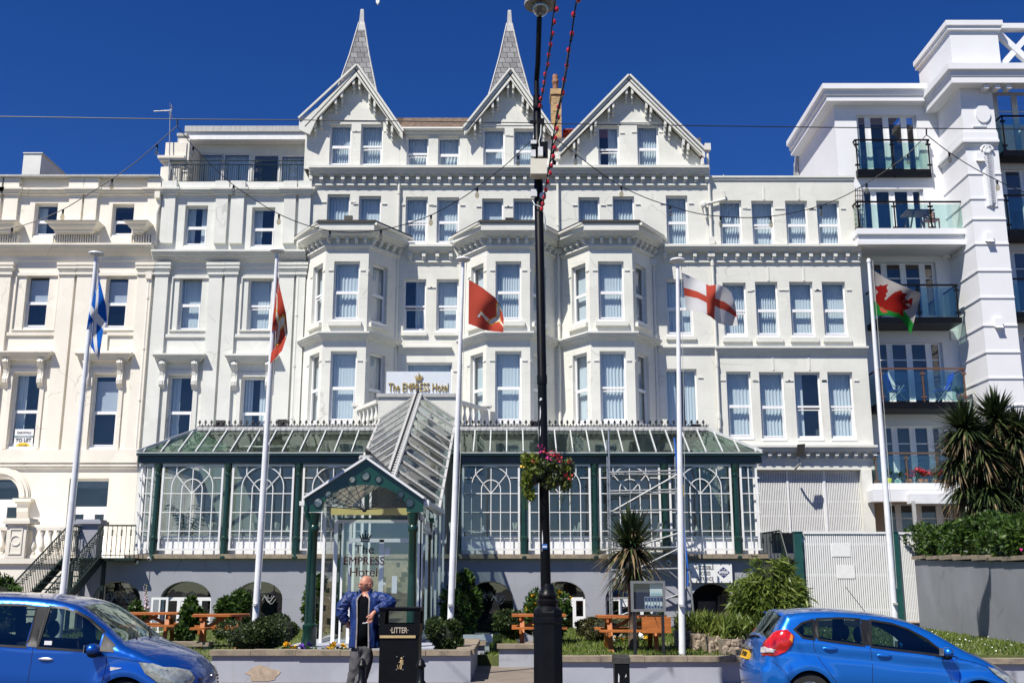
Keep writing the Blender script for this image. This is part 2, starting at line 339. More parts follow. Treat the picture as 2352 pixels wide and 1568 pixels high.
def window(parent, fr, u0, u1, v0, v1, recess=.12, mid=.5, curtain='full', sill=True, fw=.055, open_=False, mat=None, sill_d=.05, glass=None, cd=.21):
    mat = mat or M['upvc']; mb = MB(); d0, d1 = -recess - .05, -recess
    vm = v0 + (v1 - v0) * mid; sv = v0 + (.09 if sill else 0)
    mb.fbox(fr, u0, u0+fw, sv, v1, d0, d1); mb.fbox(fr, u1-fw, u1, sv, v1, d0, d1)
    mb.fbox(fr, u0+fw, u1-fw, v1-fw*1.3, v1, d0, d1); mb.fbox(fr, u0+fw, u1-fw, sv, sv+fw*1.2, d0, d1)
    mb.fbox(fr, u0+fw, u1-fw, vm-fw*.65, vm+fw*.65, d0, d1 + .012)
    # lower sash stands proud of the frame
    a, b = u0+fw+.003, u1-fw-.003; t = .035; lo, hi = sv+fw*1.2+.003, vm-fw*.65-.003
    tilt = .13 if open_ else 0
    def q(ua, ub, va, vb, o0, o1):
        mb.hexa([fr.p(ua,va,o0),fr.p(ub,va,o0),fr.p(ub,va,o1),fr.p(ua,va,o1),fr.p(ua,vb,o0),fr.p(ub,vb,o0),fr.p(ub,vb,o1),fr.p(ua,vb,o1)])
    if open_: hi -= .06
    for ua, ub, va, vb in ((a,a+t,lo,hi),(b-t,b,lo,hi),(a+t,b-t,lo,lo+t),(a+t,b-t,hi-t,hi)): q(ua, ub, va, vb, d0+.01-tilt*.3, d1+.02-tilt*.3)
    w = mb.build('window', mat, parent)
    g = MB(); dg = -recess - .03
    g.poly([fr.p(u0+fw,vm,dg), fr.p(u1-fw,vm,dg), fr.p(u1-fw,v1-fw,dg), fr.p(u0+fw,v1-fw,dg)])
    g.poly([fr.p(a+t,lo+t,dg-.006-tilt*.3), fr.p(b-t,lo+t,dg-.006-tilt*.3), fr.p(b-t,hi-t,dg-.006-tilt*.3), fr.p(a+t,hi-t,dg-.006-tilt*.3)])
    g.build('pane', glass or M['glass'], w)
    if sill:
        s = MB(); s.fbox(fr, u0-.0, u1+.0, v0, v0+.087, -recess-.06, sill_d - recess + .1); s.build('sill', mat, w)
    cdd = -recess - cd
    if curtain == 'full': pleats(fr, u0-.1, u1+.1, v0-.05, v1+.05, cdd, parent=w)
    elif curtain == 'pair':
        k = (u1-u0)*.36; pleats(fr, u0-.1, u0+k, v0-.05, v1+.05, cdd, parent=w); pleats(fr, u1-k, u1+.1, v0-.05, v1+.05, cdd, parent=w)
    elif curtain == 'left': pleats(fr, u0-.1, u0+(u1-u0)*.38, v0-.05, v1+.05, cdd, parent=w)
    elif curtain == 'right': pleats(fr, u0+(u1-u0)*.5, u1+.1, v0-.05, v1+.05, cdd, parent=w)
    elif curtain == 'blind':
        s = MB(); s.fbox(fr, u0+.05, u1+.05, vm+.02, v1-.12-random.random()*.2, cdd+.1, cdd+.102); s.build('blind', M['blind'], w)
    return w
M['blind'] = paint('roller blind', (.52,.52,.58), .8, var=.05)
def text_mesh(txt, size, mat, name='lettering', parent=None, origin=(0,0,0), du=(1,0,0), align='CENTER', extrude=.004, sx=1.0, spacing=1.0, bold=0, shear=0, fit=None):
    cu = bpy.data.curves.new('txt', 'FONT'); cu.body = txt; cu.size = size; cu.align_x = align; cu.align_y = 'CENTER'
    cu.extrude = extrude; cu.space_character = spacing; cu.offset = bold; cu.space_line = .95
    ob = bpy.data.objects.new('txt', cu); COL.objects.link(ob)
    me = bpy.data.meshes.new_from_object(ob); bpy.data.objects.remove(ob); bpy.data.curves.remove(cu)
    if fit:
        xs = [v.co.x for v in me.vertices]; sx = fit/(max(xs)-min(xs))
    me.name = name; me.materials.clear(); me.materials.append(mat)
    du = Vector(du).normalized(); n = Vector((du.y, -du.x, 0)); up = Vector((0,0,1))
    mat4 = Matrix(((du.x*sx, up.x, n.x, origin[0]), (du.y*sx, up.y, n.y, origin[1]), (du.z*sx, up.z, n.z, origin[2]), (0,0,0,1)))
    me.transform(mat4); o = bpy.data.objects.new(name, me); COL.objects.link(o)
    if parent is not None: put_under(o, parent)
    return o
def np_mesh(name, verts, faces, mats, parent=None, mi=None, smooth=False):
    """verts (n,3), faces (m,k) arrays"""
    me = bpy.data.meshes.new(name); nv, (nf, k) = len(verts), faces.shape
    me.vertices.add(nv); me.vertices.foreach_set('co', np.ascontiguousarray(verts, dtype=np.float32).ravel())
    me.loops.add(nf * k); me.loops.foreach_set('vertex_index', faces.astype(np.int32).ravel())
    me.polygons.add(nf); me.polygons.foreach_set('loop_start', np.arange(0, nf*k, k, dtype=np.int32)); me.polygons.foreach_set('loop_total', np.full(nf, k, dtype=np.int32))
    for m in (mats if isinstance(mats, (list, tuple)) else [mats]): me.materials.append(m)
    if mi is not None: me.polygons.foreach_set('material_index', np.asarray(mi, dtype=np.int32))
    if smooth: me.polygons.foreach_set('use_smooth', np.ones(nf, dtype=bool))
    me.update(calc_edges=True); me.validate()
    o = bpy.data.objects.new(name, me); COL.objects.link(o)
    if parent is not None: put_under(o, parent)
    return o
def unit(a): return a / np.maximum(1e-9, np.linalg.norm(a, axis=1, keepdims=True))
def leaves(name, pts, nrm, size, mat, parent=None, aspect=.5, jitter=.7, sizevar=.35, droop=0, mats=None):
    """one bent diamond leaf per point"""
    n = len(pts); d = unit(nrm + RNG.normal(0, jitter, (n, 3))); d[:, 2] -= droop; d = unit(d)
    r = unit(np.cross(d, RNG.normal(0, 1, (n, 3)))); up = unit(np.cross(r, d))
    s = size * (1 + RNG.uniform(-sizevar, sizevar, (n, 1)))
    b = pts - d * s * .35; t = pts + d * s * .65 - up * s * .12; l = pts + r * s * aspect * .5 + up * s * .06; q = pts - r * s * aspect * .5 + up * s * .06
    v = np.stack([b, l, t, q], 1).reshape(-1, 3); f = np.arange(4*n).reshape(-1, 4)
    return np_mesh(name, v, f, mat, parent)
def blob_points(c, rad, n, lumps=9, shell=.5, flat=0, zmin=None, boxy=0, lump_r=.42):
    """points over an uneven crown: lumps spread inside an ellipsoid"""
    c, rad = np.array(c, float), np.array(rad, float)
    dirs = unit(RNG.normal(0, 1, (lumps, 3)))
    if boxy: dirs = np.sign(dirs) * np.abs(dirs) ** (1 - boxy); dirs /= np.maximum(1, np.abs(dirs).max(1, keepdims=True))
    cen = dirs * RNG.uniform(.35, .72, (lumps, 1)); cen[0] = 0
    lr = RNG.uniform(lump_r*.8, lump_r*1.25, lumps); lr[0] = .72
    k = RNG.integers(0, lumps, n); d = unit(RNG.normal(0, 1, (n, 3)))
    r = lr[k][:, None] * (1 - shell * RNG.random((n, 1)) ** 2.2)
    p = cen[k] + d * r
    if boxy: p = np.clip(p, -1.02, 1.02)
    P = c + p * rad
    nr = unit(d * .7 + p * .6)
    if zmin is not None:
        ok = P[:, 2] > zmin; P, nr = P[ok], nr[ok]
    return P, nr
# ================================================================ camera, sky, sun
cam = bpy.data.cameras.new('camera'); cam.lens = 37.5; cam.sensor_width = 36; cam.clip_start = .05; cam.clip_end = 6000
co = bpy.data.objects.new('camera', cam); COL.objects.link(co); co.location = (0,0,EYE); co.rotation_euler = (math.pi/2 + PITCH, 0, 0); SC.camera = co
SUN_EL, SUN_AZ = R(54), R(39)      # azimuth to the left of straight behind the viewer
sd = Vector((-math.sin(SUN_AZ)*math.cos(SUN_EL), -math.cos(SUN_AZ)*math.cos(SUN_EL), math.sin(SUN_EL)))
wd = bpy.data.worlds.new('World'); SC.world = wd; wd.use_nodes = True; nt = wd.node_tree; nt.nodes.clear()
sky = N(nt, 'ShaderNodeTexSky', sky_type='NISHITA', sun_disc=False); sky.sun_elevation = SUN_EL; sky.sun_rotation = math.atan2(sd.x, sd.y)
sky.altitude = 2500; sky.air_density = 1.0; sky.dust_density = .05; sky.ozone_density = 4.0
hs = N(nt, 'ShaderNodeHueSaturation'); hs.inputs['Saturation'].default_value = 1.3; hs.inputs['Value'].default_value = 1.34; hs.inputs['Hue'].default_value = .518
bg = N(nt, 'ShaderNodeBackground'); bg.inputs[1].default_value = .055; wo = N(nt, 'ShaderNodeOutputWorld')
L(nt, sky.outputs[0], hs.inputs['Color']); L(nt, hs.outputs[0], bg.inputs[0]); L(nt, bg.outputs[0], wo.inputs[0])
sl = bpy.data.lights.new('sun', 'SUN'); sl.energy = 4.6; sl.angle = R(.5); sl.color = (1, .95, .86)
so = bpy.data.objects.new('sun', sl); COL.objects.link(so); so.rotation_euler = (-sd).to_track_quat('-Z', 'Y').to_euler()
SC.view_settings.view_transform = 'Standard'; SC.view_settings.look = 'None'; SC.view_settings.exposure = .55; SC.view_settings.gamma = 1
SC.cycles.max_bounces = 8; SC.cycles.transparent_max_bounces = 16; SC.cycles.sample_clamp_indirect = 4; SC.cycles.caustics_reflective = False; SC.cycles.caustics_refractive = False
# ================================================================ hotel
FY = 38.0; AFY = 38.9
def X(sx, sy, Y=FY): return WX(sx, sy, Y)
def Z(sy, Y=FY): return WZ(sy, Y)
def rect(l, r, t, b, Y=FY):
    m = (t + b) / 2; return (X(l, m, Y), X(r, m, Y), Z(b, Y), Z(t, Y))
FR = Frame((0, FY, 0), (1,0,0))
HX0, HX1, AX1 = -7.62, 7.38, 12.93
TERR = 2.4
def inside(pt, poly):
    x, y = pt; c = False; n = len(poly)
    for i in range(n):
        (x1, y1), (x2, y2) = poly[i], poly[i-1]
        if (y1 > y) != (y2 > y) and x < (x2 - x1) * (y - y1) / (y2 - y1) + x1: c = not c
    return c
def cdt_fill(outline, holes, extra=()):
    """2D triangulation of an outline with holes -> points, triangles"""
    vs, es = [], []
    for lp in [outline] + list(holes):
        o = len(vs); k = len(lp); vs += [Vector(p) for p in lp]; es += [(o+i, o+(i+1) % k) for i in range(k)]
    vs += [Vector(p) for p in extra]
    v, e, f, *_ = delaunay_2d_cdt(vs, es, [], 0, 1e-5)
    out = []
    for t in f:
        c = sum((v[i] for i in t), Vector((0,0))) / len(t)
        if inside(c, outline) and not any(inside(c, h) for h in holes): out.append(tuple(t))
    return v, out
def wall_poly(mb, fr, outline, holes, depth=.22, d=0, mi=0):
    v, t = cdt_fill(outline, holes)
    mb.add([fr.p(p.x, p.y, d) for p in v], t, mi)
    for h in holes:
        k = len(h)
        for i in range(k): mb.poly([fr.p(*h[i], d), fr.p(*h[(i+1) % k], d), fr.p(*h[(i+1) % k], d-depth), fr.p(*h[i], d-depth)], mi)
def rpoly(r): return [(r[0], r[2]), (r[1], r[2]), (r[1], r[3]), (r[0], r[3])]
def downpipe(parent, sx, sy, sy_bot, Y=FY, mat='trim', off=.09, r=.05):
    x = X(sx, sy, Y); zt, zb = Z(sy, Y), Z(sy_bot, Y); mb = MB()
    mb.tube([(x, Y-off, zt), (x, Y-off, zb)], r, 8)
    mb.box(x-.11, x+.11, Y-.2, Y-.005, zt-.05, zt+.22)
    z = zt - .8
    while z > zb: mb.tube([(x, Y-off, z), (x, Y-off, z+.08)], r*1.35, 8); z -= 1.9
    return mb.build('downpipe', M[mat], parent, True)

hotel = thing('hotel_building', 'white painted Victorian hotel with three gables, two slate spires and canted bays', 'building', (0, FY, TERR))
zc_t, zc_b = Z(388), Z(430)
rows = {}
def W_(l, r, t, b, **k): rows.setdefault('main', []).append((rect(l, r, t, b), k))
for l, r, t, b, k in [(750,802,446,568,{}),(823,874,450,568,{'open_':1}),(931,982,452,562,{'open_':1}),(1003,1054,453,563,{}),(1107,1156,456,568,{'open_':1}),(1179,1228,456,568,{}),
        (1329,1378,453,568,{'open_':1}),(1408,1458,451,568,{}),(1531,1581,449,569,{}),(927,978,641,764,{'curtain':'right','open_':1}),(1002,1053,641,764,{'open_':1}),(1531,1592,641,773,{}),
        (932,1038,832,960,{'mid':.3})]: W_(l, r, t, b, **k)
W_(1531, 1603, 847, 1015, curtain='pair', mid=.02, sill=False)
mb = MB(); wall_grid(mb, FR, HX0, HX1, TERR, zc_t, [h for h, _ in rows['main']], .3)
mb.poly([(HX1, FY, zc_t), (HX1, 48, zc_t), (HX1, 48, TERR), (HX1, FY, TERR)]); mb.poly([(HX0, FY, zc_t), (HX0, 48, zc_t), (HX0, 48, TERR), (HX0, FY, TERR)])
mb.build('wall', M['hotel'], hotel)
for h, k in rows['main']: window(hotel, FR, *h, recess=.13, **k)
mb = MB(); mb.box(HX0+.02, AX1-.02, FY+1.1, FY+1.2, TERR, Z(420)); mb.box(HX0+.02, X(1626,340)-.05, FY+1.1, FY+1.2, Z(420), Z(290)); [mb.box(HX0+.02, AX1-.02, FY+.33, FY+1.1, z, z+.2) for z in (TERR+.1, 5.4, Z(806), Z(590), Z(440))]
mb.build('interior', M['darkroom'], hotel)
# --- cornices
c = MB(); path = [(HX0-.02, FY), (HX1+.02, FY)]
sweep(c, path, steps(zc_t, [(.10,.40),(.08,.33),(.10,.26),(.05,.14)])); zt = zc_t - .33
brackets(c, path, Z(424), zt, .13, .22, .40); sweep(c, path, steps(Z(424), [(.06,.10),(.05,.05)])); c.build('cornice', M['trim'], hotel)
BAYS = [-5.91, -.13, 3.54]; BW, FW, BD = 1.72, .77, 1.33
def bay_path(cx): return [(cx-BW, FY), (cx-FW, FY-BD), (cx+FW, FY-BD), (cx+BW, FY)]
segs = [(BAYS[0]+BW+.36, BAYS[1]-BW-.36), (BAYS[2]+BW+.36, HX1)]
z2t, z2b = Z(567), Z(605)
for a, b in segs:
    c = MB(); c2 = MB(); path = [(a, FY), (b, FY)]
    sweep(c, path, steps(z2t, [(.08,.34),(.07,.28),(.08,.2),(.03,.1)])); brackets(c, path, Z(600), z2t-.26, .13, .2, .42); sweep(c, path, steps(Z(600), [(.06,.08)]))
    path = [(a-.3, FY), (b+(0 if b < 0 else 0), FY)]
    sweep(c2, path, steps(Z(796), [(.06,.16),(.05,.12),(.06,.08),(.05,.05)]))
    c.build('cornice', M['trim'], hotel); c2.build('string_course', M['trim'], hotel)
# window heads and sill ledges cut in the render
t = MB()
for h, k in rows['main']:
    for u in (h[0]-.22, h[1]+.04): t.fbox(FR, u, u+.18, h[3]-.34, h[3]-.30, 0, .035)
    if h[2] < Z(700): t.fbox(FR, h[0]-.06, h[1]+.06, h[2]-.12, h[2], 0, .09)
t.build('ledges', M['trim'], hotel)
# --- bays
def bay(cx, i):
    b = MB(); pth = bay_path(cx); Yf = FY - BD
    zt = Z(538, Yf); lv = [(Z(739, Yf), Z(600, Yf)), (Z(973, Yf), Z(806, Yf))]
    root = None; panes = []
    for k in range(3):
        (ax, ay), (bx, by) = pth[k], pth[k+1]; fr = Frame((ax, ay, 0), (bx-ax, by-ay, 0)); ln = math.hypot(bx-ax, by-ay)
        if k == 1: u0, u1 = ln*.5-.46, ln*.5+.46
        elif k == 0: u0, u1 = ln-.22-.80, ln-.22
        else: u0, u1 = .22, 1.02
        holes = [(u0, u1, z0, z1) for z0, z1 in lv]
        wall_grid(b, fr, 0, ln, TERR, zt, holes, .22); panes += [(fr, h) for h in holes]
    root = b.build('bay', M['hotel'], hotel)
    for n, (fr, h) in enumerate(panes):
        window(root, fr, *h, recess=.13, curtain='full', open_=(i, n) in ((0, 0), (2, 3)), cd=.18)
    d = MB()
    for fr, h in panes:
        if h[2] > Z(800, Yf): d.fbox(fr, h[0]-.12, h[1]+.12, h[2]-.15, h[2], 0, .12)
        for u in (h[0]-.2, h[1]+.03): d.fbox(fr, u, u+.17, h[3]-.36, h[3]-.32, 0, .03)
    d.build('ledges', M['trim'], root)
    c = MB(); sweep(c, pth, steps(Z(521, Yf), [(.26,.42),(.05,.36),(.05,.30),(.06,.24),(.04,.12)])); zz = Z(521, Yf) - .46
    brackets(c, pth, Z(564, Yf), zz, .11, .2, .30, inset=.12); sweep(c, pth, steps(Z(564, Yf), [(.06,.1),(.05,.05)]))
    sweep(c, pth, steps(Z(764, Yf), [(.06,.26),(.06,.22),(.07,.15),(.06,.07)])); c.build('cornice', M['trim'], root)
    r = MB(); zr = Z(521, Yf)
    outer = [(cx-BW-.45, FY), (cx-FW-.24, Yf-.47), (cx+FW+.24, Yf-.47), (cx+BW+.45, FY)]
    r.prism([(x, y, zr+.005) for x, y in outer], (0,0,.10)); r.build('roof', M['rusty'], root)
    g = MB()
    for s in (0, 2):
        p, q = outer[s], outer[s+1]; off = .05*(-1 if s == 0 else 1)
        g.tube([(p[0]+off, p[1]-.03, zr-.05), (q[0]+off, q[1]-.03, zr-.05)], .055, 8)
    g.build('gutter', M['trim'], root, True)
for i, cx in enumerate(BAYS): bay(cx, i)
# --- attic storey
ze = Z(300)
def gable(apex, le, re_, wl, wr, wins, kick=False, depth=5, nbr=3):
    """apex/le/re_: survey points of the bargeboard outer edge"""
    Yb = FY - .38
    A, Lp, Rp = [W(*p, Yb) for p in (apex, le, re_)]
    xl, xr = X(wl, 340), X(wr, 340)
    mb = MB(); hs_ = [rpoly(rect(*w[:4])) for w in wins]
    def top(x): return A.z - .30 + (Lp.z - A.z) * (A.x - x) / (A.x - Lp.x) if x < A.x else A.z - .30 + (Rp.z - A.z) * (x - A.x) / (Rp.x - A.x)
    wall_poly(mb, FR, [(xl, zc_t), (xr, zc_t), (xr, top(xr)), (A.x, A.z-.30), (xl, top(xl))], hs_, .28)
    mb.poly([(xl, FY, zc_t), (xl, FY+depth, zc_t), (xl, FY+depth, top(xl)), (xl, FY, top(xl))]); mb.poly([(xr, FY, zc_t), (xr, FY+depth, zc_t), (xr, FY+depth, top(xr)), (xr, FY, top(xr))])
    root = mb.build('gable', M['hotel'], hotel)
    for w in wins: window(root, FR, *rect(*w[:4]), recess=.13, open_=len(w) > 4 and w[4], curtain=w[5] if len(w) > 5 else 'full')
    t = MB()
    for w in wins:
        h = rect(*w[:4])
        for u in (h[0]-.2, h[1]+.03): t.fbox(FR, u, u+.17, h[3]-.32, h[3]-.28, 0, .03)
    zl = min(rect(*w[:4])[3] for w in wins) + .12; xx = [rect(*w[:4])[i] for w in wins for i in (0,1)]
    t.fbox(FR, min(xx)-.15, max(xx)+.15, zl, zl+.04, 0, .025); t.build('ledges', M['trim'], root)
    b = MB(); rf = MB(); up = Vector((0,0,1))
    for E, sg in ((Lp, -1), (Rp, 1)):
        d = (E - A).normalized(); nr = Vector((-d.z, 0, d.x)); nr = nr if nr.z > 0 else -nr
        w = .29; pts = [A, E, E - up*w*1.0, A - up*w*1.45]
        if kick and sg < 0:
            k = A.lerp(E, .72); E2 = E + Vector((-.12, 0, .22)); pts = [A, k, E2, E2 - up*.42, E - up*.44 + Vector((.30,0,.04)), k - up*w*1.35, A - up*w*1.45]
        b.prism(pts, (0, .07, 0))
        sof = [A - nr*.12, E - nr*.12]; b.prism([sof[0], sof[1], sof[1] - nr*.04, sof[0] - nr*.04], (0, .38, 0))
        b.bar(A + nr*.03 + Vector((0,-.04,0)), (E2 if kick and sg < 0 else E) + nr*.03 + Vector((0,-.04,0)), .08, .07)
        a2, e2 = A + nr*.05 + Vector((0,.06,0)), E + nr*.05 + Vector((0,.06,0))
        rf.prism([a2, e2, e2 - nr*.10, a2 - nr*.10], (0, depth, 0))
    b.build('bargeboard', M['trim'], root); rf.build('roof', M['redtiles'] if apex[0] > 1300 else M['tiles'], root)
    k = MB()
    for E in (Lp, Rp):
        for f in ([.06,.28,.39,.66,.77] if nbr == 3 else [.04,.23,.29,.48,.54,.72,.78,.97]):
            x = A.x + (E.x - A.x) * f; z = top(x) - .10
            if not xl + .05 < x < xr - .05: continue
            k.box(x-.04, x+.04, FY-.34, FY+.02, z-.20, z+.03); k.box(x-.04, x+.04, FY-.22, FY+.02, z-.33, z-.20); k.box(x-.04, x+.04, FY-.12, FY+.02, z-.45, z-.33)
    k.build('brackets', M['trim'], root)
    return root
gable((820,151), (694,286), (925,303), 700, 918, [(757,806,285,384), (828,879,285,384,1)], True)
gable((1173,160), (1066,294), (1273,303), 1074, 1268, [(1110,1159,294,391), (1180,1228,295,394)], False)
gable((1445,174), (1282,342), (1619,346), 1284, 1626, [(1374,1423,289,394,1,'right'), (1464,1513,287,393)], False, nbr=4)
mid = MB(); x0, x1 = X(918, 340)+.003, X(1074, 340)-.003; hh = [rect(934,984,312,390), rect(1006,1056,313,393)]
wall_grid(mid, FR, x0, x1, zc_t, ze, hh, .28); mw = mid.build('attic_wall', M['hotel'], hotel)
for i, h in enumerate(hh): window(mw, FR, *h, recess=.14, open_=i == 0)
g = MB(); g.tube([(x0, FY-.12, ze+.02), (x1, FY-.12, ze+.02)], .07, 8); g.box(x0, x1, FY-.08, FY+.02, ze-.12, ze-.01); g.build('gutter', M['trim'], mw, True)
r = MB(); r.prism([(x0-.02, FY-.08, ze), (x0-.02, FY+1.3, ze+1.12), (x0-.02, FY+4, ze+1.12), (x0-.02, FY+4, ze)], (x1-x0+.04, 0, 0)); r.box(x0-1.0, x0-.03, FY+1.25, FY+4, ze, ze+1.1); r.box(x1+.03, x1+1.0, FY+1.25, FY+4, ze, ze+1.1); r.build('roof', M['tiles'], hotel)
r = MB(); r.box(HX0+.1, HX1-.1, FY+.3, FY+9, zc_t-.3, zc_t+.01); r.build('flat_roof', M['lead'], hotel)
# --- spires
def spire(sx, sy, tip_sy):
    Yc = 41.4; hw = .80; x = X(sx, sy, Yc-.7); zb = Z(310, Yc); zr = Z(sy, Yc-.7); zt = Z(tip_sy+26, Yc)
    sl_ = hw / (zt - zr); hb = hw + (zr - zb) * sl_ * 1.05; tw = .11
    mb = MB(); pr = [(hb, zb), (tw+.5*(hw-tw), zr + .5*(zt-zr)), (tw, zt)]
    pr = [(hb, zb), (hw*.985, zr), (hw*.52, zr+.5*(zt-zr)), (tw, zt)]
    mb.lathe((x, Yc, 0), [(a*math.sqrt(2), b) for a, b in pr], 4, rot=math.pi/4)
    root = mb.build('spire', M['slates'], hotel)
    h = MB()
    for s in ((-1,-1),(1,-1)):
        for (a, za), (b_, z_b) in zip(pr, pr[1:]): h.tube([(x+s[0]*a, Yc+s[1]*a, za), (x+s[0]*b_, Yc+s[1]*b_, z_b)], .035, 6)
    h.build('hip_flashing', M['lead'], root)
    c = MB(); c.lathe((x, Yc, 0), [(.30, zt-.62), (.20, zt-.1), (.15, zt+.02), (.14, zt+.1), (.10, zt+.62), (.07, zt+.66)], 4, rot=math.pi/4); c.build('finial', M['lead'], root)
spire(820, 205, 29); spire(1170, 208, 31)
# --- chimney behind the second gable
ch = MB(); Yc = 43; x0, x1 = X(1267, 300, Yc), X(1290, 300, Yc)
ch.box(x0, x1, Yc, Yc+.9, Z(430, Yc), Z(217, Yc)); ch.box(x0-.04, x1+.06, Yc-.05, Yc+.95, Z(217, Yc), Z(205, Yc))
cr = ch.build('chimney', M['yellowbrick'], hotel)
p = MB(); xm = (x0+x1)/2; p.lathe((xm-.02, Yc+.4, 0), [(.15, Z(205, Yc)), (.12, Z(196, Yc)), (.12, Z(184, Yc)), (.15, Z(182, Yc)), (.15, Z(176, Yc)), (.12, Z(174, Yc)), (.13, Z(166, Yc)), (.11, Z(163, Yc))], 12); p.build('chimney_pot', M['terracotta'], cr, True)
rt = MB(); rt.prism([W(1293, 345, 43.4), W(1293, 299, 43.4), W(1335, 297, 43.4), W(1335,345,43.4)], (0, 2, 0)); rt.build('rear_roof', M['redtiles'], hotel)
rt = MB(); 
for i in range(9): a = W(1295+i*4.6, 299, 43.3); rt.ball(a, .05, .1, .06, 6)
rt.build('ridge_tiles', M['redtiles'], hotel)
for sx, sy, sb in ((690,566,985),(918,402,985),(1280,366,985),(1500,610,985),(1624,346,985),(1059,560,985)): downpipe(hotel, sx, sy, sb)
# --- entrance balcony on the flat roof
PY = 34.5
bal = MB(); xa, xb = X(868, 950, PY), X(1047, 950, PY); zt_, zb_ = Z(912, PY), Z(1010, PY)
bal.box(xa, xb, PY, PY+.25, zb_, zt_); bal.build('balcony_parapet', M['hotel'], hotel)
cp = MB(); cp.box(xa-.06, xb+.06, PY-.06, PY+.31, zt_+.004, zt_+.12); cp.build('coping', M['lead'], hotel)
def baluster_prof(h, r=.075): return [(r*.8,0),(r*.8,h*.08),(r*.45,h*.12),(r*1.0,h*.28),(r*.95,h*.36),(r*.5,h*.58),(r*.4,h*.72),(r*.6,h*.82),(r*.75,h*.9),(r*.75,h)]
def balustrade(a, b, z0, z1, n, mat, parent, r=.075, rail=.12, w=.2, name='balustrade', plinth=.1):
    a, b = Vector((*a, 0)), Vector((*b, 0)); m = MB()
    m.bar(a + Vector((0,0,z1-rail/2)), b + Vector((0,0,z1-rail/2)), w, rail); m.bar(a + Vector((0,0,z0+plinth/2)), b + Vector((0,0,z0+plinth/2)), w, plinth)
    o = m.build(name, mat, parent); 
    for i in range(n):
        p = a.lerp(b, (i+.5)/n); q = MB(); q.lathe((p.x, p.y, z0+plinth), baluster_prof(z1-rail-z0-plinth, r), 10); q.build('baluster', mat, o, True)
    return o
zt_, zb_ = Z(926, 35.3), Z(984, 35.3)
balustrade((X(823, 950, 36.2), 36.2), (xa, PY+.1), zb_, zt_, 5, M['trim'], hotel)
balustrade((xb, PY+.1), (X(1112, 950, 36.2), 36.2), zb_, zt_, 5, M['trim'], hotel)
for sx in (822, 1116):
    m = MB(); x = X(sx, 950, 36.3); m.box(x-.15, x+.15, 36.2, 36.5, zb_, zt_+.05); m.box(x-.2, x+.2, 36.15, 36.55, zt_+.05, zt_+.15); m.build('pedestal', M['trim'], hotel)
# --- hotel sign
sg = thing('hotel_sign', 'white board with gold crown and raised hotel lettering above the entrance roof', 'sign', W(961, 908, 34.7))
b = MB(); sf = Frame((0, 34.62, 0), (1,0,0)); l, r_, t_, b_ = X(887, 880, 34.62), X(1036, 880, 34.62), Z(853, 34.62), Z(904, 34.62)
b.box(l, r_, 34.62, 34.70, b_, t_); b.build('board', paint('sign white', (.66,.70,.74), .35, var=.03), sg)
xm = (l + r_)/2
b = MB(); [b.box(x-.03, x+.03, 34.64, 34.9, Z(915, 34.62), b_-.002) for x in (l+.2, xm, r_-.2)]; b.build('bracket', M['white'], sg)
shade = MB()
text_mesh('The EMPRESS Hotel', .40, M['gold'], 'lettering', sg, (xm, 34.60, Z(890, 34.62)), fit=(r_-l)*.92, extrude=.018)
def crown(mb, fr, cx, cz, s, d0, d1):
    """a small heraldic crown: band with five balls, five arches of points, orb"""
    mb.fbox(fr, cx-.5*s, cx+.5*s, cz-.55*s, cz-.42*s, d0, d1)
    for i in range(5): mb.fbox(fr, cx+(-.42+.21*i-.05)*s, cx+(-.42+.21*i+.05)*s, cz-.38*s, cz-.30*s, d0, d1)
    mb.fbox(fr, cx-.5*s, cx+.5*s, cz-.26*s, cz-.16*s, d0, d1)
    for i, (u, h) in enumerate(((-.62,.28),(-.34,.42),(0,.5),(.34,.42),(.62,.28))):
        bx = u*.72
        mb.prism([fr.p(cx+(bx-.09)*s, cz-.16*s, d0), fr.p(cx+(bx+.09)*s, cz-.16*s, d0), fr.p(cx+(u+.07)*s, cz+h*s*.75, d0), fr.p(cx+u*s, cz+h*s, d0), fr.p(cx+(u-.07)*s, cz+h*s*.75, d0)], fr.n*(d1-d0))
    mb.fbox(fr, cx-.03*s, cx+.03*s, cz+.55*s, cz+.8*s, d0, d1); mb.fbox(fr, cx-.1*s, cx+.1*s, cz+.62*s, cz+.7*s, d0, d1)
b = MB(); crown(b, sf, xm, Z(867, 34.62), .20, .02, .045); b.build('crown', M['gold'], sg)
# ================================================================ annex
ann = thing('hotel_annex', 'plain flat roofed white wing with paired net curtained windows beside the gabled hotel', 'building', (10, FY, TERR))
AFR = FR; aw = []
for l, r, t, b_, k in [(1654,1705,460,569,{}),(1728,1779,461,569,{'open_':1}),(1806,1857,461,568,{}),(1878,1931,461,568,{}),(1662,1716,649,775,{'open_':1}),(1737,1789,647,775,{}),(1816,1870,647,775,{}),(1891,1945,647,775,{}),
       (1671,1728,853,1009,{}),(1747,1804,854,1012,{}),(1828,1888,854,1012,{'curtain':'left','open_':1}),(1905,1963,854,1012,{'open_':1})]: aw.append((rect(l, r, t, b_), k))
AX0 = HX1 + .004; zp = Z(409); zlo = Z(1078)
mb = MB(); wall_grid(mb, FR, AX0, AX1, zlo, zp, [h for h, _ in aw], .3)
mb.poly([(AX1, FY, zp), (AX1, 48, zp), (AX1, 48, zlo), (AX1, FY, zlo)]); mb.box(AX0, AX1, FY+.31, FY+9, zp-.5, zp-.3, 1); mb.box(AX0+.02, AX1-.02, FY+.31, FY+1, zlo-.01, zlo+.1); mb.box(AX0, AX1, FY+.02, FY+.31, zlo-.02, zlo+.02)
mb.build('wall', [M['annex'], M['lead']], ann)
for h, k in aw: window(ann, FR, *h, recess=.13, **k)
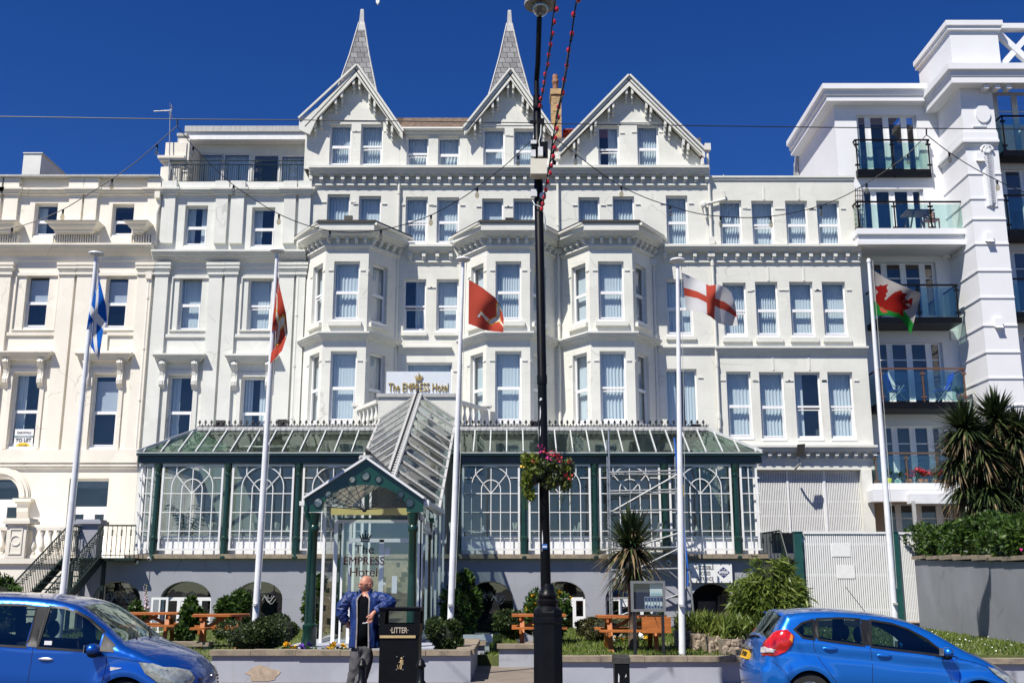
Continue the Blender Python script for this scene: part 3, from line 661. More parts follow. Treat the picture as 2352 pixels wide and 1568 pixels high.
c = MB(); path = [(AX0+.001, FY), (AX1+.02, FY)]
sweep(c, path, steps(zp+.06, [(.07,.09),(.08,.05)])); c.box(AX0+.6, AX0+.62, FY-.1, FY+.05, zp, zp+.1)
sweep(c, path, steps(z2t, [(.08,.34),(.07,.28),(.08,.2),(.03,.1)])); brackets(c, path, Z(600), z2t-.26, .13, .2, .42); sweep(c, path, steps(Z(600), [(.06,.08)]))
sweep(c, path, steps(Z(797), [(.07,.2),(.07,.15),(.07,.1),(.06,.05)]))
zq = Z(1024); sweep(c, path, steps(zq, [(.08,.36),(.08,.28),(.07,.22),(.03,.1)])); brackets(c, path, Z(1053), zq-.26, .12, .22, .33); sweep(c, path, steps(Z(1053), [(.05,.06)]))
c.build('cornice', M['trim'], ann)
t = MB()
for h, k in aw:
    for u in (h[0]-.22, h[1]+.04): t.fbox(FR, u, u+.18, h[3]-.34, h[3]-.30, 0, .03)
    if Z(800) < h[2] < Z(700): t.fbox(FR, h[0]-.08, h[1]+.08, h[2]-.17, h[2]-.03, 0, .09)
for sx in (1780, 1862): 
    for a, b_ in ((430, 459), (612, 645), (822, 850)):
        x = X(sx-12, 700); t.fbox(FR, x-.03, x+.03, Z(b_), Z(a), 0, .02)
t.build('ledges', M['trim'], ann)
pi = MB(); x0, x1 = X(1982, 1150), X(2006, 1150); pi.box(x0, x1, FY-.05, FY+.4, .3, zlo-.004); pi.build('pillar', M['annex'], ann)
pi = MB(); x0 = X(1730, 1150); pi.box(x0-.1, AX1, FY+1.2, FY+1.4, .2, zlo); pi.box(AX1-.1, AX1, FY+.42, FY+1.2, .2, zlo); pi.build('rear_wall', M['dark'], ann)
downpipe(ann, 1633, 560, 985); 
sp = MB(); a = W(1616, 470, FY-.12); b_ = W(1665, 458, FY-.12); sp.tube([W(1622, 500, FY-.12), a, b_, W(1662, 440, FY-.12)], .055, 8); sp.ball(a, .12, .1, .16); sp.build('waste_pipe', M['trim'], ann, True)
# slatted screen under the annex
def slats(name, label, l, r, t, b_, Y, n, posts=(), rails=(), cat='screen', th=.05, dz=0):
    """white vertical slats on rails"""
    m_ = (t+b_)/2; x0, x1 = X(l, m_, Y), X(r, m_, Y); zt, zb = Z(t, Y), Z(b_, Y) + dz; root = thing(name, label, cat, ((x0+x1)/2, Y, zb))
    w = (x1-x0)/n; s = MB()
    for i in range(n): s.box(x0+i*w, x0+i*w+w*.60, Y, Y+.03, zb + random.uniform(0,.02), zt)
    s.build('slats', M['white'], root)
    rl = MB()
    for z in rails: zz = zb + (zt-zb)*z; rl.box(x0, x1, Y+.032, Y+.075, zz-th/2, zz+th/2)
    for p in posts: xx = x0 + (x1-x0)*p; rl.box(xx-.04, xx+.04, Y-.03, Y-.002, zb, zt)
    rl.build('rails', M['white'], root); return root
slats('slatted_screen', 'tall white vertical slat screen filling the opening under the annex', 1738, 1980, 1080, 1223, 38.25, 62, (.30,.65), (.27,.5,.97,.03))
# ================================================================ ground
RD = -.14
g = MB(); g.box(-400, 400, -200, 600, -1, RD); kind(g.build('road', M['road']), 'structure')
g = MB(); g.box(-90, 90, 18.5, 120, RD-.3, 0); g.box(-3.35, 3.25, 12.15, 18.499, RD-.3, -.0005); kind(g.build('pavement', M['asphalt']), 'structure')
for q in ((-90,-3.35,18.37,18.498),(3.25,90,18.37,18.498),(-3.35,3.25,12.02,12.148),(-3.48,-3.352,12.02,18.369),(3.252,3.38,12.02,18.369)): g = MB(); g.box(q[0], q[1], q[2], q[3], RD-.2, -.003); kind(g.build('kerb', M['stone']), 'structure')
# ================================================================ white house (left of the hotel)
wh = thing('white_terrace_house', 'white stucco terrace house with pilasters and a rooftop glazed flat behind railings', 'house', (-10.5, FY, TERR))
WX0, WX1 = -13.3, HX0 - .004; ww = []
for l, r, t, b_, k in [(423,475,472,568,{'curtain':'pair'}),(577,630,476,571,{'curtain':'left'}),(409,461,634,763,{}),(568,622,638,764,{'open_':1}),(383,440,862,1030,{'curtain':'left'}),(552,610,866,1030,{'curtain':'pair'})]: ww.append((rect(l, r, t, b_), k))
zp = Z(419)
mb = MB(); wall_grid(mb, FR, WX0, WX1, TERR, zp, [h for h, _ in ww], .3)
mb.box(WX0, WX1, FY+.31, FY+9, zp-.6, zp-.45, 1); mb.poly([(WX1, FY, zp),(WX1,FY+.31,zp),(WX1,FY+.31,TERR),(WX1,FY,TERR)]); mb.box(WX0, WX1, FY+.005, FY+.3, zp, zp+.03)
mb.build('wall', [M['white house'], M['tiles']], wh)
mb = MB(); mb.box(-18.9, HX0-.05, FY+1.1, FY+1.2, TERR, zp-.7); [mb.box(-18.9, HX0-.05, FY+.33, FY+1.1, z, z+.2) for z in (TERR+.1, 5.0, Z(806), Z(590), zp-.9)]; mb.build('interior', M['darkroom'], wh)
for h, k in ww: window(wh, FR, *h, recess=.17, **k)
def pilaster(mb, x0, x1, z0, z1, d=.12): mb.box(x0, x1, FY-d, FY+.01, z0, z1)
def capital(mb, x0, x1, z, rows_, d0=.12):
    for h, e in rows_: mb.box(x0-e, x1+e, FY-d0-e*1.2, FY+.01, z-h, z); z -= h
def stucco_order(root, X0, X1, topP, midP, mat, tr, ztop, stag):
    m = MB()
    # parapet band + cornice breaking forward over the pilasters
    zc = Z(436)
    for a, b_ in topP: x0, x1 = X(a, 500), X(b_, 500); pilaster(m, x0, x1, Z(560), zc-.02); m.box(x0-.03, x1+.03, FY-.2, FY+.01, zc, ztop-.01)
    m.build('pilaster', mat, root)
    c = MB(); sweep(c, [(X0+.002, FY), (X1-.002, FY)], steps(zc, [(.07,.24),(.07,.18),(.08,.10)]))
    for i, (a, b_) in enumerate(topP): e = .006*(i % 2); x0, x1 = X(a, 500), X(b_, 500); sweep(c, [(x0-.02, FY), (x0-.02, FY-.14), (x1+.02, FY-.14), (x1+.02, FY)], steps(zc+.003-e, [(.072,.16+e),(.074,.11+e),(.082,.06+e)]))
    c.build('parapet_cornice', tr, root)
    c = MB(); sweep(c, [(X0+.002, FY), (X1-.002, FY)], steps(Z(581 if stag else 566), [(.07,.44),(.06,.40),(.07,.33),(.06,.26),(.06,.20),(.05,.12),(.2,.05)])); c.build('cornice', tr, root)
    for i, (a, b_) in enumerate(midP):
        e = .007*(i % 2); p = MB(); x0, x1 = X(a, 660), X(b_, 660); pilaster(p, x0, x1, Z(1036), Z(612)); capital(p, x0, x1, Z(606)-e, [(.10,.10),(.06,.07),(.07,.09),(.07,.06),(.07,.03),(.08,.05),(.05,.02)], .12+e); p.build('pilaster', mat, root)
stucco_order(wh, WX0, WX1, [(372,402),(495,523),(530,560),(652,679),(686,713)], [(357,387),(481,511),(517,545),(642,676),(681,702)], M['white house'], M['trim'], zp, True)
def recess_panel(mb, l, r, t, b_, fr=FR):
    """sunken panel drawn by raised margins"""
    u0, u1, v0, v1 = rect(l, r, t, b_)
    for q in ((u0-.04,u0,v0,v1),(u1,u1+.04,v0,v1),(u0-.04,u1+.04,v1,v1+.12),(u0-.04,u1+.04,v0-.05,v0)): mb.fbox(fr, *q, -.01, .07)
def console(mb, x, z, h=1.0, w=.2):
    pts = [(0,0),(.30,0),(.33,-.10*h),(.26,-.22*h),(.17,-.34*h),(.14,-.5*h),(.16,-.62*h),(.2,-.70*h),(.19,-.84*h),(.1,-.93*h),(.05,-1.0*h),(0,-1.02*h)]
    for a, b_ in ((x-w/2, x-w*.3), (x-w*.22, x+w*.22), (x+w*.3, x+w/2)):
        k = 1 if abs(a+b_-2*x) < .02 else .93
        mb.prism([(a, FY-d*k, z+zz) for d, zz in pts], (b_-a, 0, 0))
    mb.prism([(x-w*.45, FY-d*.9, z+zz) for d, zz in pts], (w*.9, 0, 0))
def hood(root, l, r, t, b_, cons, mat, open_rect):
    c = MB(); x0, x1 = X(l, 822), X(r, 822)
    sweep(c, [(x0+.1, FY), (x0+.1, FY-.22), (x1-.1, FY-.22), (x1-.1, FY)], steps(Z(t), [(.06,.2),(.06,.15),(.07,.08),(.05,.02)])); c.box(x0+.1, x1-.1, FY-.22, FY, Z(b_)-.02, Z(t)-.003)
    hd = c.build('window_hood', mat, root)
    for sx in cons: k = MB(); console(k, X(sx, 850), Z(b_)-.02); k.build('console', mat, hd)
    a = MB(); u0, u1, v0, v1 = open_rect
    for q in ((u0-.17,u0-.02,v0,v1+.02),(u1+.02,u1+.17,v0,v1+.02),(u0-.17,u1+.17,v1+.02,v1+.17)): a.fbox(FR, *q, -.01, .05)
    a.build('architrave', mat, root)
m = MB()
for l, r in ((371,475),(532,628)): recess_panel(m, l, r, 775, 812)
for l, r in ((395,478),(555,640)): recess_panel(m, l, r, 640, 758)
m.build('panel_mouldings', M['trim'], wh)
hood(wh, 362, 471, 816, 831, (376, 450), M['trim'], ww[4][0]); hood(wh, 527, 637, 818, 833, (541, 619), M['trim'], ww[5][0])
# rooftop flat
RY = 39.6
x0, x1 = X(433, 380, RY), WX1 + .3; zf = Z(333, RY); m = MB(); m.box(x0, x1, RY-.55, 46, zf+.0, Z(317, RY)); m.build('roof_fascia', M['white'], wh)
m = MB(); m.box(x0-.05, x1, RY-.62, 46, Z(317, RY)+.003, Z(304, RY)); m.build('roof', M['lead'], wh)
hs2 = [rect(447, 511, 352, 430, RY), rect(511, 573, 352, 430, RY), rect(580, 640, 354, 430, RY), rect(643, 700, 356, 430, RY)]
RFR = Frame((0, RY, 0), (1,0,0)); m = MB(); wall_grid(m, RFR, x0+.05, x1-.05, zp-.45, zf-.003, [(a, b_, c_-.3, d) for a, b_, c_, d in hs2], .15)
m.poly([(x0+.05, RY, zf), (x0+.05, 46, zf), (x0+.05, 46, zp-.45), (x0+.05, RY, zp-.45)]); m.build('rooftop_wall', M['white house'], wh)
for i, (a, b_, c_, d) in enumerate(hs2):
    s = MB(); c_ -= .3; f = .05
    for q in ((a,a+f,c_,d),(b_-f,b_,c_,d),(a+f,b_-f,d-f,d),(a+f,b_-f,c_,c_+f)): s.fbox(RFR, *q, -.1, -.04)
    o = s.build('window', M['upvc'], wh); p = MB(); p.poly([RFR.p(a,c_,-.07), RFR.p(b_,c_,-.07), RFR.p(b_,d,-.07), RFR.p(a,d,-.07)]); p.build('pane', M['glass'], o)
    if i != 2: pleats(RFR, a, b_, c_, d, -.3, mat=M['curtain'], parent=o, pitch=.16)
m = MB(); m.box(x0+.06, x1-.06, RY+1.6, RY+1.7, zp-.4, zf-.01); m.build('rear_wall', M['darkroom'], wh)
m = MB(); xa, xb = X(374, 380, 38.4), X(428, 380, 38.4); m.box(xa, xb-.14, 38.2, 38.9, zp-.3, Z(388, 38.4)); m.box(xa+.10, xb, 38.25, 39.4, Z(388, 38.4), Z(331, 38.4)); m.box(xb-.32, xb+.1, 38.3, 39.9, zp-.3, Z(321, 38.4))
sweep(m, [(xa, 39), (xa, 38.2), (xb, 38.2)], steps(Z(364, 38.4), [(.1,.12),(.1,.06)])); pr = m.build('roof_pier', M['creamtrim'], wh)
m = MB(); x = X(421, 320, 38.9); m.box(x-.22, x+.12, 38.9, 39.3, Z(330, 38.9), Z(313, 38.9)); m.box(x-.25, x+.15, 38.85, 39.35, Z(313, 38.9), Z(307, 38.9)); m.build('roof_vent', M['lead'], wh)
RL = thing('roof_railing', 'green metal railing with scrolled panels along the roof terrace', 'railing', (-10.5, FY+.15, zp+.02))
m = MB(); y = FY+.15; xa, xb = X(386, 390), X(697, 390); z0, z1, z2 = zp+.03, Z(375), Z(366)
for z in (z0+.06, z1, z2): m.tube([(xa, y, z), (xb, y, z)], .018, 6)
m.tube([(xa, y, z2), (xa, y+1.2, z2)], .018, 6); m.tube([(xa, y, z1), (xa, y+1.2, z1)], .014, 6)
n = 62
for i in range(n+1):
    x = xa + (xb-xa)*i/n; sc_ = i % 16 in (8, 9, 10)
    if not sc_: m.tube([(x, y, z0), (x, y, z1)], .009 if i % 16 else .02, 5)
m.build('rails', M['greenbeam'], RL)
for i in range(n):
    if i % 16 == 9:
        m = MB(); x = xa + (xb-xa)*i/n; w = .16
        for sx in (-1, 1):
            m.tube([(x+sx*w, y, z0), (x+sx*w, y, z1)], .014, 5)
            for k, zc in enumerate((z0+.22, z0+.42, z0+.62, z0+.80)):
                c_ = x + sx*.07; a0 = 0 if (k % 2) else math.pi
                m.tube([(c_ + sx*.055*(1-t*.6)*math.cos(a0+t*5)*-1, y, zc+.08*(1-t*.6)*math.sin(a0+t*5)) for t in np.linspace(0, 1, 9)], .011, 4)
        for zc in (z0+.1, z0+.52, z0+.92): m.tube([(x-w, y, zc), (x+w, y, zc)], .011, 4)
        m.build('scroll_panel', M['greenbeam'], RL)
# aerial
an = thing('tv_aerial', 'thin rooftop television aerial on a braced mast', 'aerial', W(390, 420, 38.1)); m = MB()
a, b_ = W(388, 425, 38.1), W(391, 250, 38.1); m.tube([a, b_], .022, 6); m.tube([W(388, 371, 38.1), W(404, 410, 38.1)], .018, 5); m.build('mast', M['alu'], an)
m = MB(); p, q = W(354, 256, 38.1), W(393, 254, 38.1); m.tube([p, q], .02, 5)
for i in range(12): c_ = p.lerp(q, i/12); m.tube([c_-Vector((0,.12,.03)), c_+Vector((0,.12,.03))], .008, 4)
for dz in (-.22, -.12, .12, .2): m.tube([q+Vector((0,-.2,dz)), q+Vector((0,.2,dz))], .012, 4)
m.tube([q+Vector((0,0,-.24)), q+Vector((0,0,.24))], .014, 4); m.build('antenna', M['alu'], an)
d = MB(); c_ = W(392, 411, 38.3); d.ball(c_, .30, .07, .30, 14); tag(d.build('satellite_dish', M['lead'], None, True), 'grey satellite dish behind the roof terrace railing', 'satellite dish')
# ================================================================ cream house
ch = thing('cream_terrace_house', 'cream stucco terrace house with bracketed window hoods and an arched doorway', 'house', (-16, FY, TERR))
KX0, KX1 = -24.0, WX0 - .004; cw = []
for l, r, t, b_, k in [(77,130,466,545,{'curtain':'left','sill':True}),(256,306,468,544,{'curtain':'none'}),(-92,-40,466,545,{'curtain':'none'}),(56,109,630,756,{'curtain':'blind'}),(240,291,633,757,{'curtain':'blind'}),(-130,-76,630,756,{'curtain':'blind'}),
        (24,86,856,1030,{'curtain':'left'}),(208,268,859,1032,{'curtain':'blind'})]: cw.append((rect(l, r, t, b_), k))
zp = Z(412); dw = rect(152, 243, 1098, 1280); ax = X(-6, 1180); ar = X(42, 1180) - ax; az = Z(1142); atop = az + ar
N_A = 18; arch = [(ax-ar, TERR+.02), (ax+ar, TERR+.02)] + [(ax + ar*math.cos(t), az + ar*math.sin(t)) for t in np.linspace(0, math.pi, N_A)]
mb = MB(); zsplit = Z(1060)
wall_grid(mb, FR, KX0, KX1, zsplit, zp, [h for h, _ in cw], .3)
wall_poly(mb, FR, [(KX0, TERR), (KX1, TERR), (KX1, zsplit), (KX0, zsplit)], [rpoly(dw), arch], .45)
mb.box(KX0, KX1, FY+.31, FY+9, zp-.6, zp-.45, 1); mb.build('wall', [M['cream'], M['tiles']], ch)
mb = MB(); mb.box(KX0, KX1-.02, FY+1.25, FY+1.3, TERR, zp-.7); [mb.box(KX0, KX1-.02, FY+.46, FY+1.25, z, z+.2) for z in (TERR-.1, Z(1065), Z(806), Z(590), zp-.9)]; mb.build('interior', M['darkroom'], ch)
for h, k in cw: window(ch, FR, *h, recess=.2, **k)
stucco_order(ch, KX0, KX1, [(8,40),(158,188),(193,222),(339,366),(-30,0)], [(-4,26),(138,172),(178,212),(318,350),(-210,-180)], M['cream'], M['creamtrim'], zp, False)
m = MB(); m.box(KX0, KX1+.05, FY-.32, FY+.35, zp+.004, zp+.07); m.build('coping', M['lead'], ch)
for l, r, wl, wr in ((117,240,124,231),(296,354,303,349),(-60,55,-50,48)):
    c = MB(); x0, x1 = X(l, 530), X(r, 530)
    sweep(c, [(x0+.34, FY), (x0+.34, FY-.35), (x1-.34, FY-.35), (x1-.34, FY)], [(-.02, Z(519))] + [(.34-.05*i+.02*math.sin(i*2.2), Z(519)-.055*i) for i in range(8)] + [(-.02, Z(519)-.42)]); c.box(x0+.34, x1-.34, FY-.35, FY, Z(519)-.40, Z(519)-.01)
    xa, xb = X(wl, 550), X(wr, 550); c.box(xa, xb, FY-.12, FY, Z(566), Z(519)-.41)
    n = max(5, int((xb-xa)/.085))
    for i in range(n): x = xa + (xb-xa)*(i+.5)/n; c.box(x-.022, x+.022, FY-.22, FY-.12, Z(560), Z(519)-.42)
    c.build('cornice_block', M['creamtrim'], ch)
m = MB()
for l, r in ((-2,164),(242,395)): recess_panel(m, l*1.0, r if r < 200 else 394*.9, 786, 820) if False else None
for l, r in ((2,128),(248,308)): recess_panel(m, l, r, 771, 806)
for l, r in ((35,130),(220,312)): recess_panel(m, l, r, 634, 757)
m.build('panel_mouldings', M['creamtrim'], ch)
hood(ch, 0, 121, 810, 826, (18, 97), M['creamtrim'], cw[6][0]); hood(ch, 185, 304, 813, 829, (202, 279), M['creamtrim'], cw[7][0])
c = MB(); sweep(c, [(KX0, FY), (KX1-.002, FY)], steps(Z(1033), [(.46,.16),(.03,.12)])); sweep(c, [(KX0, FY), (KX1-.002, FY)], steps(Z(1064), [(.1,.12),(.08,.08),(.04,.04)])); c.build('band', M['creamtrim'], ch)
# arched doorway
c = MB()
for r0, r1, d in ((0,.10,.10),(.10,.22,.16),(.22,.32,.10),(.32,.36,.05)):
    ts = np.linspace(0, math.pi, 25)
    for t0, t1 in zip(ts, ts[1:]):
        q = [(ax+(ar+a)*math.cos(t), az+(ar+a)*math.sin(t)) for a, t in ((r0,t0),(r1,t0),(r1,t1),(r0,t1))]
        c.prism([(x, FY-d, z) for x, z in q], (0, d-.001, 0))
c.build('door_arch', M['creamtrim'], ch, True, 30)
for s in (-1, 1):
    c = MB(); x = ax + s*(ar+.2); c.box(x-.32, x+.32, FY-.3, FY, az-.16, az-.05); c.box(x-.26, x+.26, FY-.24, FY, az-.22, az-.16); c.prism([(x-.2, FY, az-.22),(x-.2, FY-.2, az-.22),(x-.2, FY-.16, az-.5),(x-.2, FY-.06, az-.75),(x-.2, FY, az-.78)], (.4,0,0)); c.build('bracket', M['creamtrim'], ch)
Yd = FY + .33; FD = Frame((0, Yd, 0), (1,0,0))
def french(root, u0, u1, v0, v1, vt, mat=M['upvc'], nm='door'):
    s = MB(); f = .08; um = (u0+u1)/2
    for q in ((u0,u0+f,v0,v1),(u1-f,u1,v0,v1),(u0+f,u1-f,vt-.1,vt+.05),(u0+f,u1-f,v1-f,v1),(um-.09,um+.09,v0,vt-.1),(u0+f,um-.09,v0,v0+.25),(um+.09,u1-f,v0,v0+.25),(u0+f,um-.09,vt-.22,vt-.1),(um+.09,u1-f,vt-.22,vt-.1)): s.fbox(FD, *q, 0, .06)
    for x in (u0+f, um-.2, um+.09, u1-f-.1): s.fbox(FD, x, x+.1, v0+.25, vt-.22, 0, .05)
    o = s.build(nm, mat, root); p = MB(); p.poly([FD.p(u0,v0,.03), FD.p(u1,v0,.03), FD.p(u1,v1,.03), FD.p(u0,v1,.03)]); p.build('pane', M['glass'], o); return o
french(ch, dw[0], dw[1], dw[2]+.05, dw[3], Z(1165)); french(ch, ax-ar, ax+ar, TERR+.05, atop, az-.1)
# terrace base, balustrade
TY = 33.0
m = MB(); m.box(KX0, X(182, 1300, TY)+.0, TY, FY-.002, -.02, TERR-.16); m.build('terrace_base', M['cream'], ch)
m = MB(); m.box(KX0, X(184, 1300, TY)+.05, TY-.1, FY-.004, TERR-.155, TERR); m.build('terrace_slab', M['creamtrim'], ch)
zt, zb = Z(1210, TY+.15), TERR + .01; 
def pedestal(l, r, t, mat, nm='pedestal'):
    m = MB(); x0, x1 = X(l, 1240, TY), X(r, 1240, TY); z = Z(t, TY)
    m.box(x0, x1, TY-.1, TY+.42, TERR+.004, z-.14); m.box(x0-.12, x1+.12, TY-.2, TY+.52, z-.14, z-.04); m.box(x0-.08, x1+.08, TY-.16, TY+.48, z-.04, z+.03)
    xm = (x0+x1)/2; zm = (TERR+z)/2 - .05
    for q in ((x0+.1,x0+.14,TERR+.12,z-.28),(x1-.14,x1-.1,TERR+.12,z-.28),(x0+.14,x1-.14,z-.32,z-.28),(x0+.14,x1-.14,TERR+.12,TERR+.16)): m.box(q[0], q[1], TY-.125, TY-.1, q[2], q[3])
    for i in range(20):
        a0, a1 = i*math.pi/10, (i+1)*math.pi/10; m.prism([(xm+r_*math.cos(a), TY-.125, zm+r_*math.sin(a)) for r_, a in ((.13,a0),(.16,a0),(.16,a1),(.13,a1))], (0,.026,0))
    return m.build(nm, mat, ch)
pedestal(17, 62, 1192, M['creamtrim'])
balustrade((X(64,1240,TY), TY+.15), (X(176,1240,TY), TY+.15), zb, zt, 6, M['creamtrim'], ch, r=.10, rail=.1); balustrade((KX0, TY+.15), (X(14,1240,TY), TY+.15), zb, zt, 24, M['creamtrim'], ch, r=.10, rail=.1)
for sx, sy in ((346,700),): downpipe(ch, 345, 640, 1040, mat='creamtrim')
sp = MB(); sp.tube([W(367, 455, FY-.12), W(367, 470, FY-.12), W(360, 490, FY-.12), W(357, 562, FY-.12)], .055, 8); sp.box(X(361,450), X(373,450), FY-.3, FY-.01, Z(460), Z(446)); sp.build('rainwater_head', M['creamtrim'], ch, True)
k = MB(); Yk = 40; x0, x1 = X(52, 380, Yk), X(93, 380, Yk); k.box(x0, x1, Yk, Yk+6, zp-.5, Z(353, Yk)); k.box(x0-.02, x1+.05, Yk-.04, Yk+6, Z(353, Yk)+.002, Z(351, Yk)); k.build('chimney_stack', M['greywall'] if False else M['white house'], ch)
# letting board in the window
lb = thing('letting_board', 'white letting notice reading TO LET inside the ground floor bay of the cream house', 'notice', W(50, 1018, FY+.16)); Yl = FY+.15
l, r, t, b_ = X(33, 1005, Yl), X(76, 1005, Yl), Z(985, Yl), Z(1028, Yl); m = MB(); m.box(l, r, Yl, Yl+.01, b_, t); m.build('board', M['upvc'], lb)
m = MB(); h = t - b_; m.box(l, r, Yl-.004, Yl, t-h*.46, t-h*.34); m.build('band', paint('notice grey', (.22,.3,.33)), lb)
m = MB(); m.prism([( (l+r)/2 + .28*math.cos(a), Yl-.004, b_ + .19*math.sin(a)) for a in np.linspace(0, math.pi, 16)], (0,.003,0)); m.build('sun_mark', M['yellowfl'], lb)
xm = (l+r)/2; blk = paint('notice black', (.02,.02,.03))
text_mesh('CHRYSTALS', .105, blk, 'lettering', lb, (xm, Yl-.006, t-h*.2), sx=.92); text_mesh('Commercial', .08, M['upvc'], 'lettering', lb, (xm, Yl-.007, t-h*.40)); text_mesh('TO LET', .17, blk, 'lettering', lb, (xm, Yl-.006, t-h*.60), bold=.004); text_mesh('625100', .10, blk, 'lettering', lb, (xm, Yl-.009, b_+h*.1))
APF = Frame((0, AFY, 0), (1,0,0))
def XA(sx, sy, Y=AFY): return WX(sx, sy, Y)
def ZA(sy, Y=AFY): return WZ(sy, Y)
def rectA(l, r, t, b): return rect(l, r, t, b, AFY)
# ================================================================ apartments on the right
ap = thing('apartment_building', 'tall bright white modern apartment block with glass balconies and a projecting tower', 'building', (19, AFY, TERR))
PX0 = AX1 + .004; TX = XA(2155, 300); TYF = 36.7; TR = WX(2299, 400, TYF); zr = ZA(234)
holes = []; sp_ = [(1971,2110,264,392),(1983,2125,434,530),(2007,2154,602,728),(2020,2170,786,926),(2034,2172,978,1120)]
for l, r, t, b_ in sp_: holes.append(rectA(l, r, t, b_))
gh = rectA(2043, 2202, 1155, 1275); GY = AFY + .25
mb = MB(); wall_grid(mb, APF, PX0, TX, ZA(1140), zr+.02, holes, .25)
xc = XA(1921, 330); mb.poly([(xc, AFY, ZA(425)), (PX0, AFY, ZA(425)), (PX0, AFY, zr), (xc, AFY, zr)]); mb.build('wall', M['apart'], ap)
# the part over the annex roof is narrower: cut by a separate flank
mb = MB(); GF = Frame((0, GY, 0), (1,0,0)); wall_grid(mb, GF, PX0, XA(2330, 1200), .3, ZA(1140)-.002, [gh], .2); mb.poly([(PX0, AFY-4, .3),(PX0, AFY+.2, .3),(PX0, AFY+.2, ZA(1140)),(PX0, AFY-4, ZA(1140))]) if False else None
mb.build('ground_wall', paint('warm beige stucco', (.50,.37,.26), .8, var=.08, scale=2), ap)
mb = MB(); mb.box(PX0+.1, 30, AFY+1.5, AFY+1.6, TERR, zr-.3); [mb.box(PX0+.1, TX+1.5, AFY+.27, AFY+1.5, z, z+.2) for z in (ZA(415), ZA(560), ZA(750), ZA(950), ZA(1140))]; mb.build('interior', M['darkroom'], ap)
def doors(root, r, fr, n=4, trans=False, bars=True, recess=.14):
    u0, u1, v0, v1 = r; s = MB(); f = .06; w = u1-u0; cut = [u0, u0+w*.2, u0+w*.5, u0+w*.8, u1]; d0, d1 = -recess-.05, -recess
    s.fbox(fr, u0, u1, v1-f, v1, d0, d1); s.fbox(fr, u0, u1, v0, v0+f*1.4, d0, d1)
    for i, x in enumerate(cut): e = f if 0 < i < 4 else f*.8; s.fbox(fr, max(u0, x-e), min(u1, x+e), v0+f*1.4, v1-f, d0, d1)
    for a, b_ in zip(cut, cut[1:]):
        if bars: z = v1-(v1-v0)*.28; s.fbox(fr, a+f, b_-f, z-.02, z+.02, d0+.01, d1-.005)
        for q in ((a+f,a+f+.05),(b_-f-.05,b_-f)): s.fbox(fr, *q, v0+f*1.4, v1-f, d0+.006, d1+.012)
    o = s.build('patio_door', M['upvc'], root); p = MB(); p.poly([fr.p(u0,v0,d0+.02), fr.p(u1,v0,d0+.02), fr.p(u1,v1,d0+.02), fr.p(u0,v1,d0+.02)]); p.build('pane', M['glass'], o); return o
for i, h in enumerate(holes):
    o = doors(ap, h, APF, bars=i >= 2)
    if i == 4:
        pass
doors(ap, gh, GF, bars=True)
# cornice and tower
Yc = AFY; xr0 = XA(1921, 330)
tow = MB(); TFR = Frame((0, TYF, 0), (1,0,0)); ztw = WZ(192, TYF)
tow.poly([(TX, AFY+.3, TERR-1), (TX, TYF, TERR-1), (TX, TYF, ztw+.1), (TX, AFY+.3, ztw+.1)]); tow.poly([(TX, TYF, .3), (TR, TYF, .3), (TR, TYF, ztw+.1), (TX, TYF, ztw+.1)]); tow.poly([(TR, TYF, .3), (TR, AFY, .3), (TR, AFY, ztw+.1), (TR, TYF, ztw+.1)])
tw = tow.build('tower', M['apart'], ap)
c = MB(); ZT = WZ(145, TYF-.6)
sweep(c, [(TX, AFY+1), (TX, TYF), (TR+3, TYF)], [(-.02, ZT), (.62, ZT), (.62, ZT-.24), (.52, ZT-.28), (.50, ZT-.46), (.47, ZT-.48), (.47, ZT-.72), (-.02, ZT-.74)]); 
sweep(c, [(xr0, 44), (xr0, AFY), (TX-.5, AFY)], [(-.02, ZA(206)+.0), (.55, ZA(206)), (.55, ZA(206)-.22), (.46, ZA(206)-.25), (.44, ZA(206)-.42), (.38, ZA(206)-.44), (.38, ZA(206)-.66), (-.02, ZA(206)-.68)])
c.build('cornice', M['apart'], ap)
c = MB()
for k in range(3): x = TX + .75 + k*.42; c.box(x, x+.17, TYF-.38, TYF, ZT-.9, ZT-.745)
c.build('brackets', M['apart'], tw)
m = MB(); z0 = ZA(530); m.box(xr0, TX-.02, AFY+.02, 44, z0, ZA(206)-.05); m.build('upper_storey', M['apart'], ap) if False else None
m = MB(); m.poly([(xr0, AFY, ZA(560)), (xr0, 45, ZA(560)), (xr0, 45, ZA(240)), (xr0, AFY, ZA(240))]); m.build('flank_wall', M['apart'], ap)
m = MB(); m.box(xr0-.2, TX-.5, AFY-.1, 44, ZA(206)+.004, ZA(199)+.06); m.build('roof', paint('tan roof edge', (.36,.27,.18), .8), ap)
m = MB(); m.prism([(xr0-.02, 44.2, ZA(206)+.0), (xr0-.02, 44.2, ZA(206)-2.6), (xr0-.02, 47.5, ZA(206)-6.0)], (-.06, 0, 0)); m.build('gable_slope', M['lead'], ap)
m = MB(); xl, xr = WX(2187, 100, TYF-.2), WX(2297, 100, TYF-.2); z1 = WZ(45, TYF-.3); m.box(xl-.02, xr, TYF-.1, AFY+.8, ZT+.004, z1-.2); sweep(m, [(xl-.02, AFY+.9), (xl-.02, TYF-.1), (xr, TYF-.1), (xr, AFY)], [(-.02, z1), (.16, z1), (.16, z1-.2), (.1, z1-.22), (.1, z1-.36), (-.02, z1-.37)]); m.box(xl, xr, TYF-.09, AFY+.7, z1-.2, z1-.002); m.build('tower_parapet', M['apart'], ap)
m = MB(); zt, zb = WZ(58, TYF+.2), ZT+.01
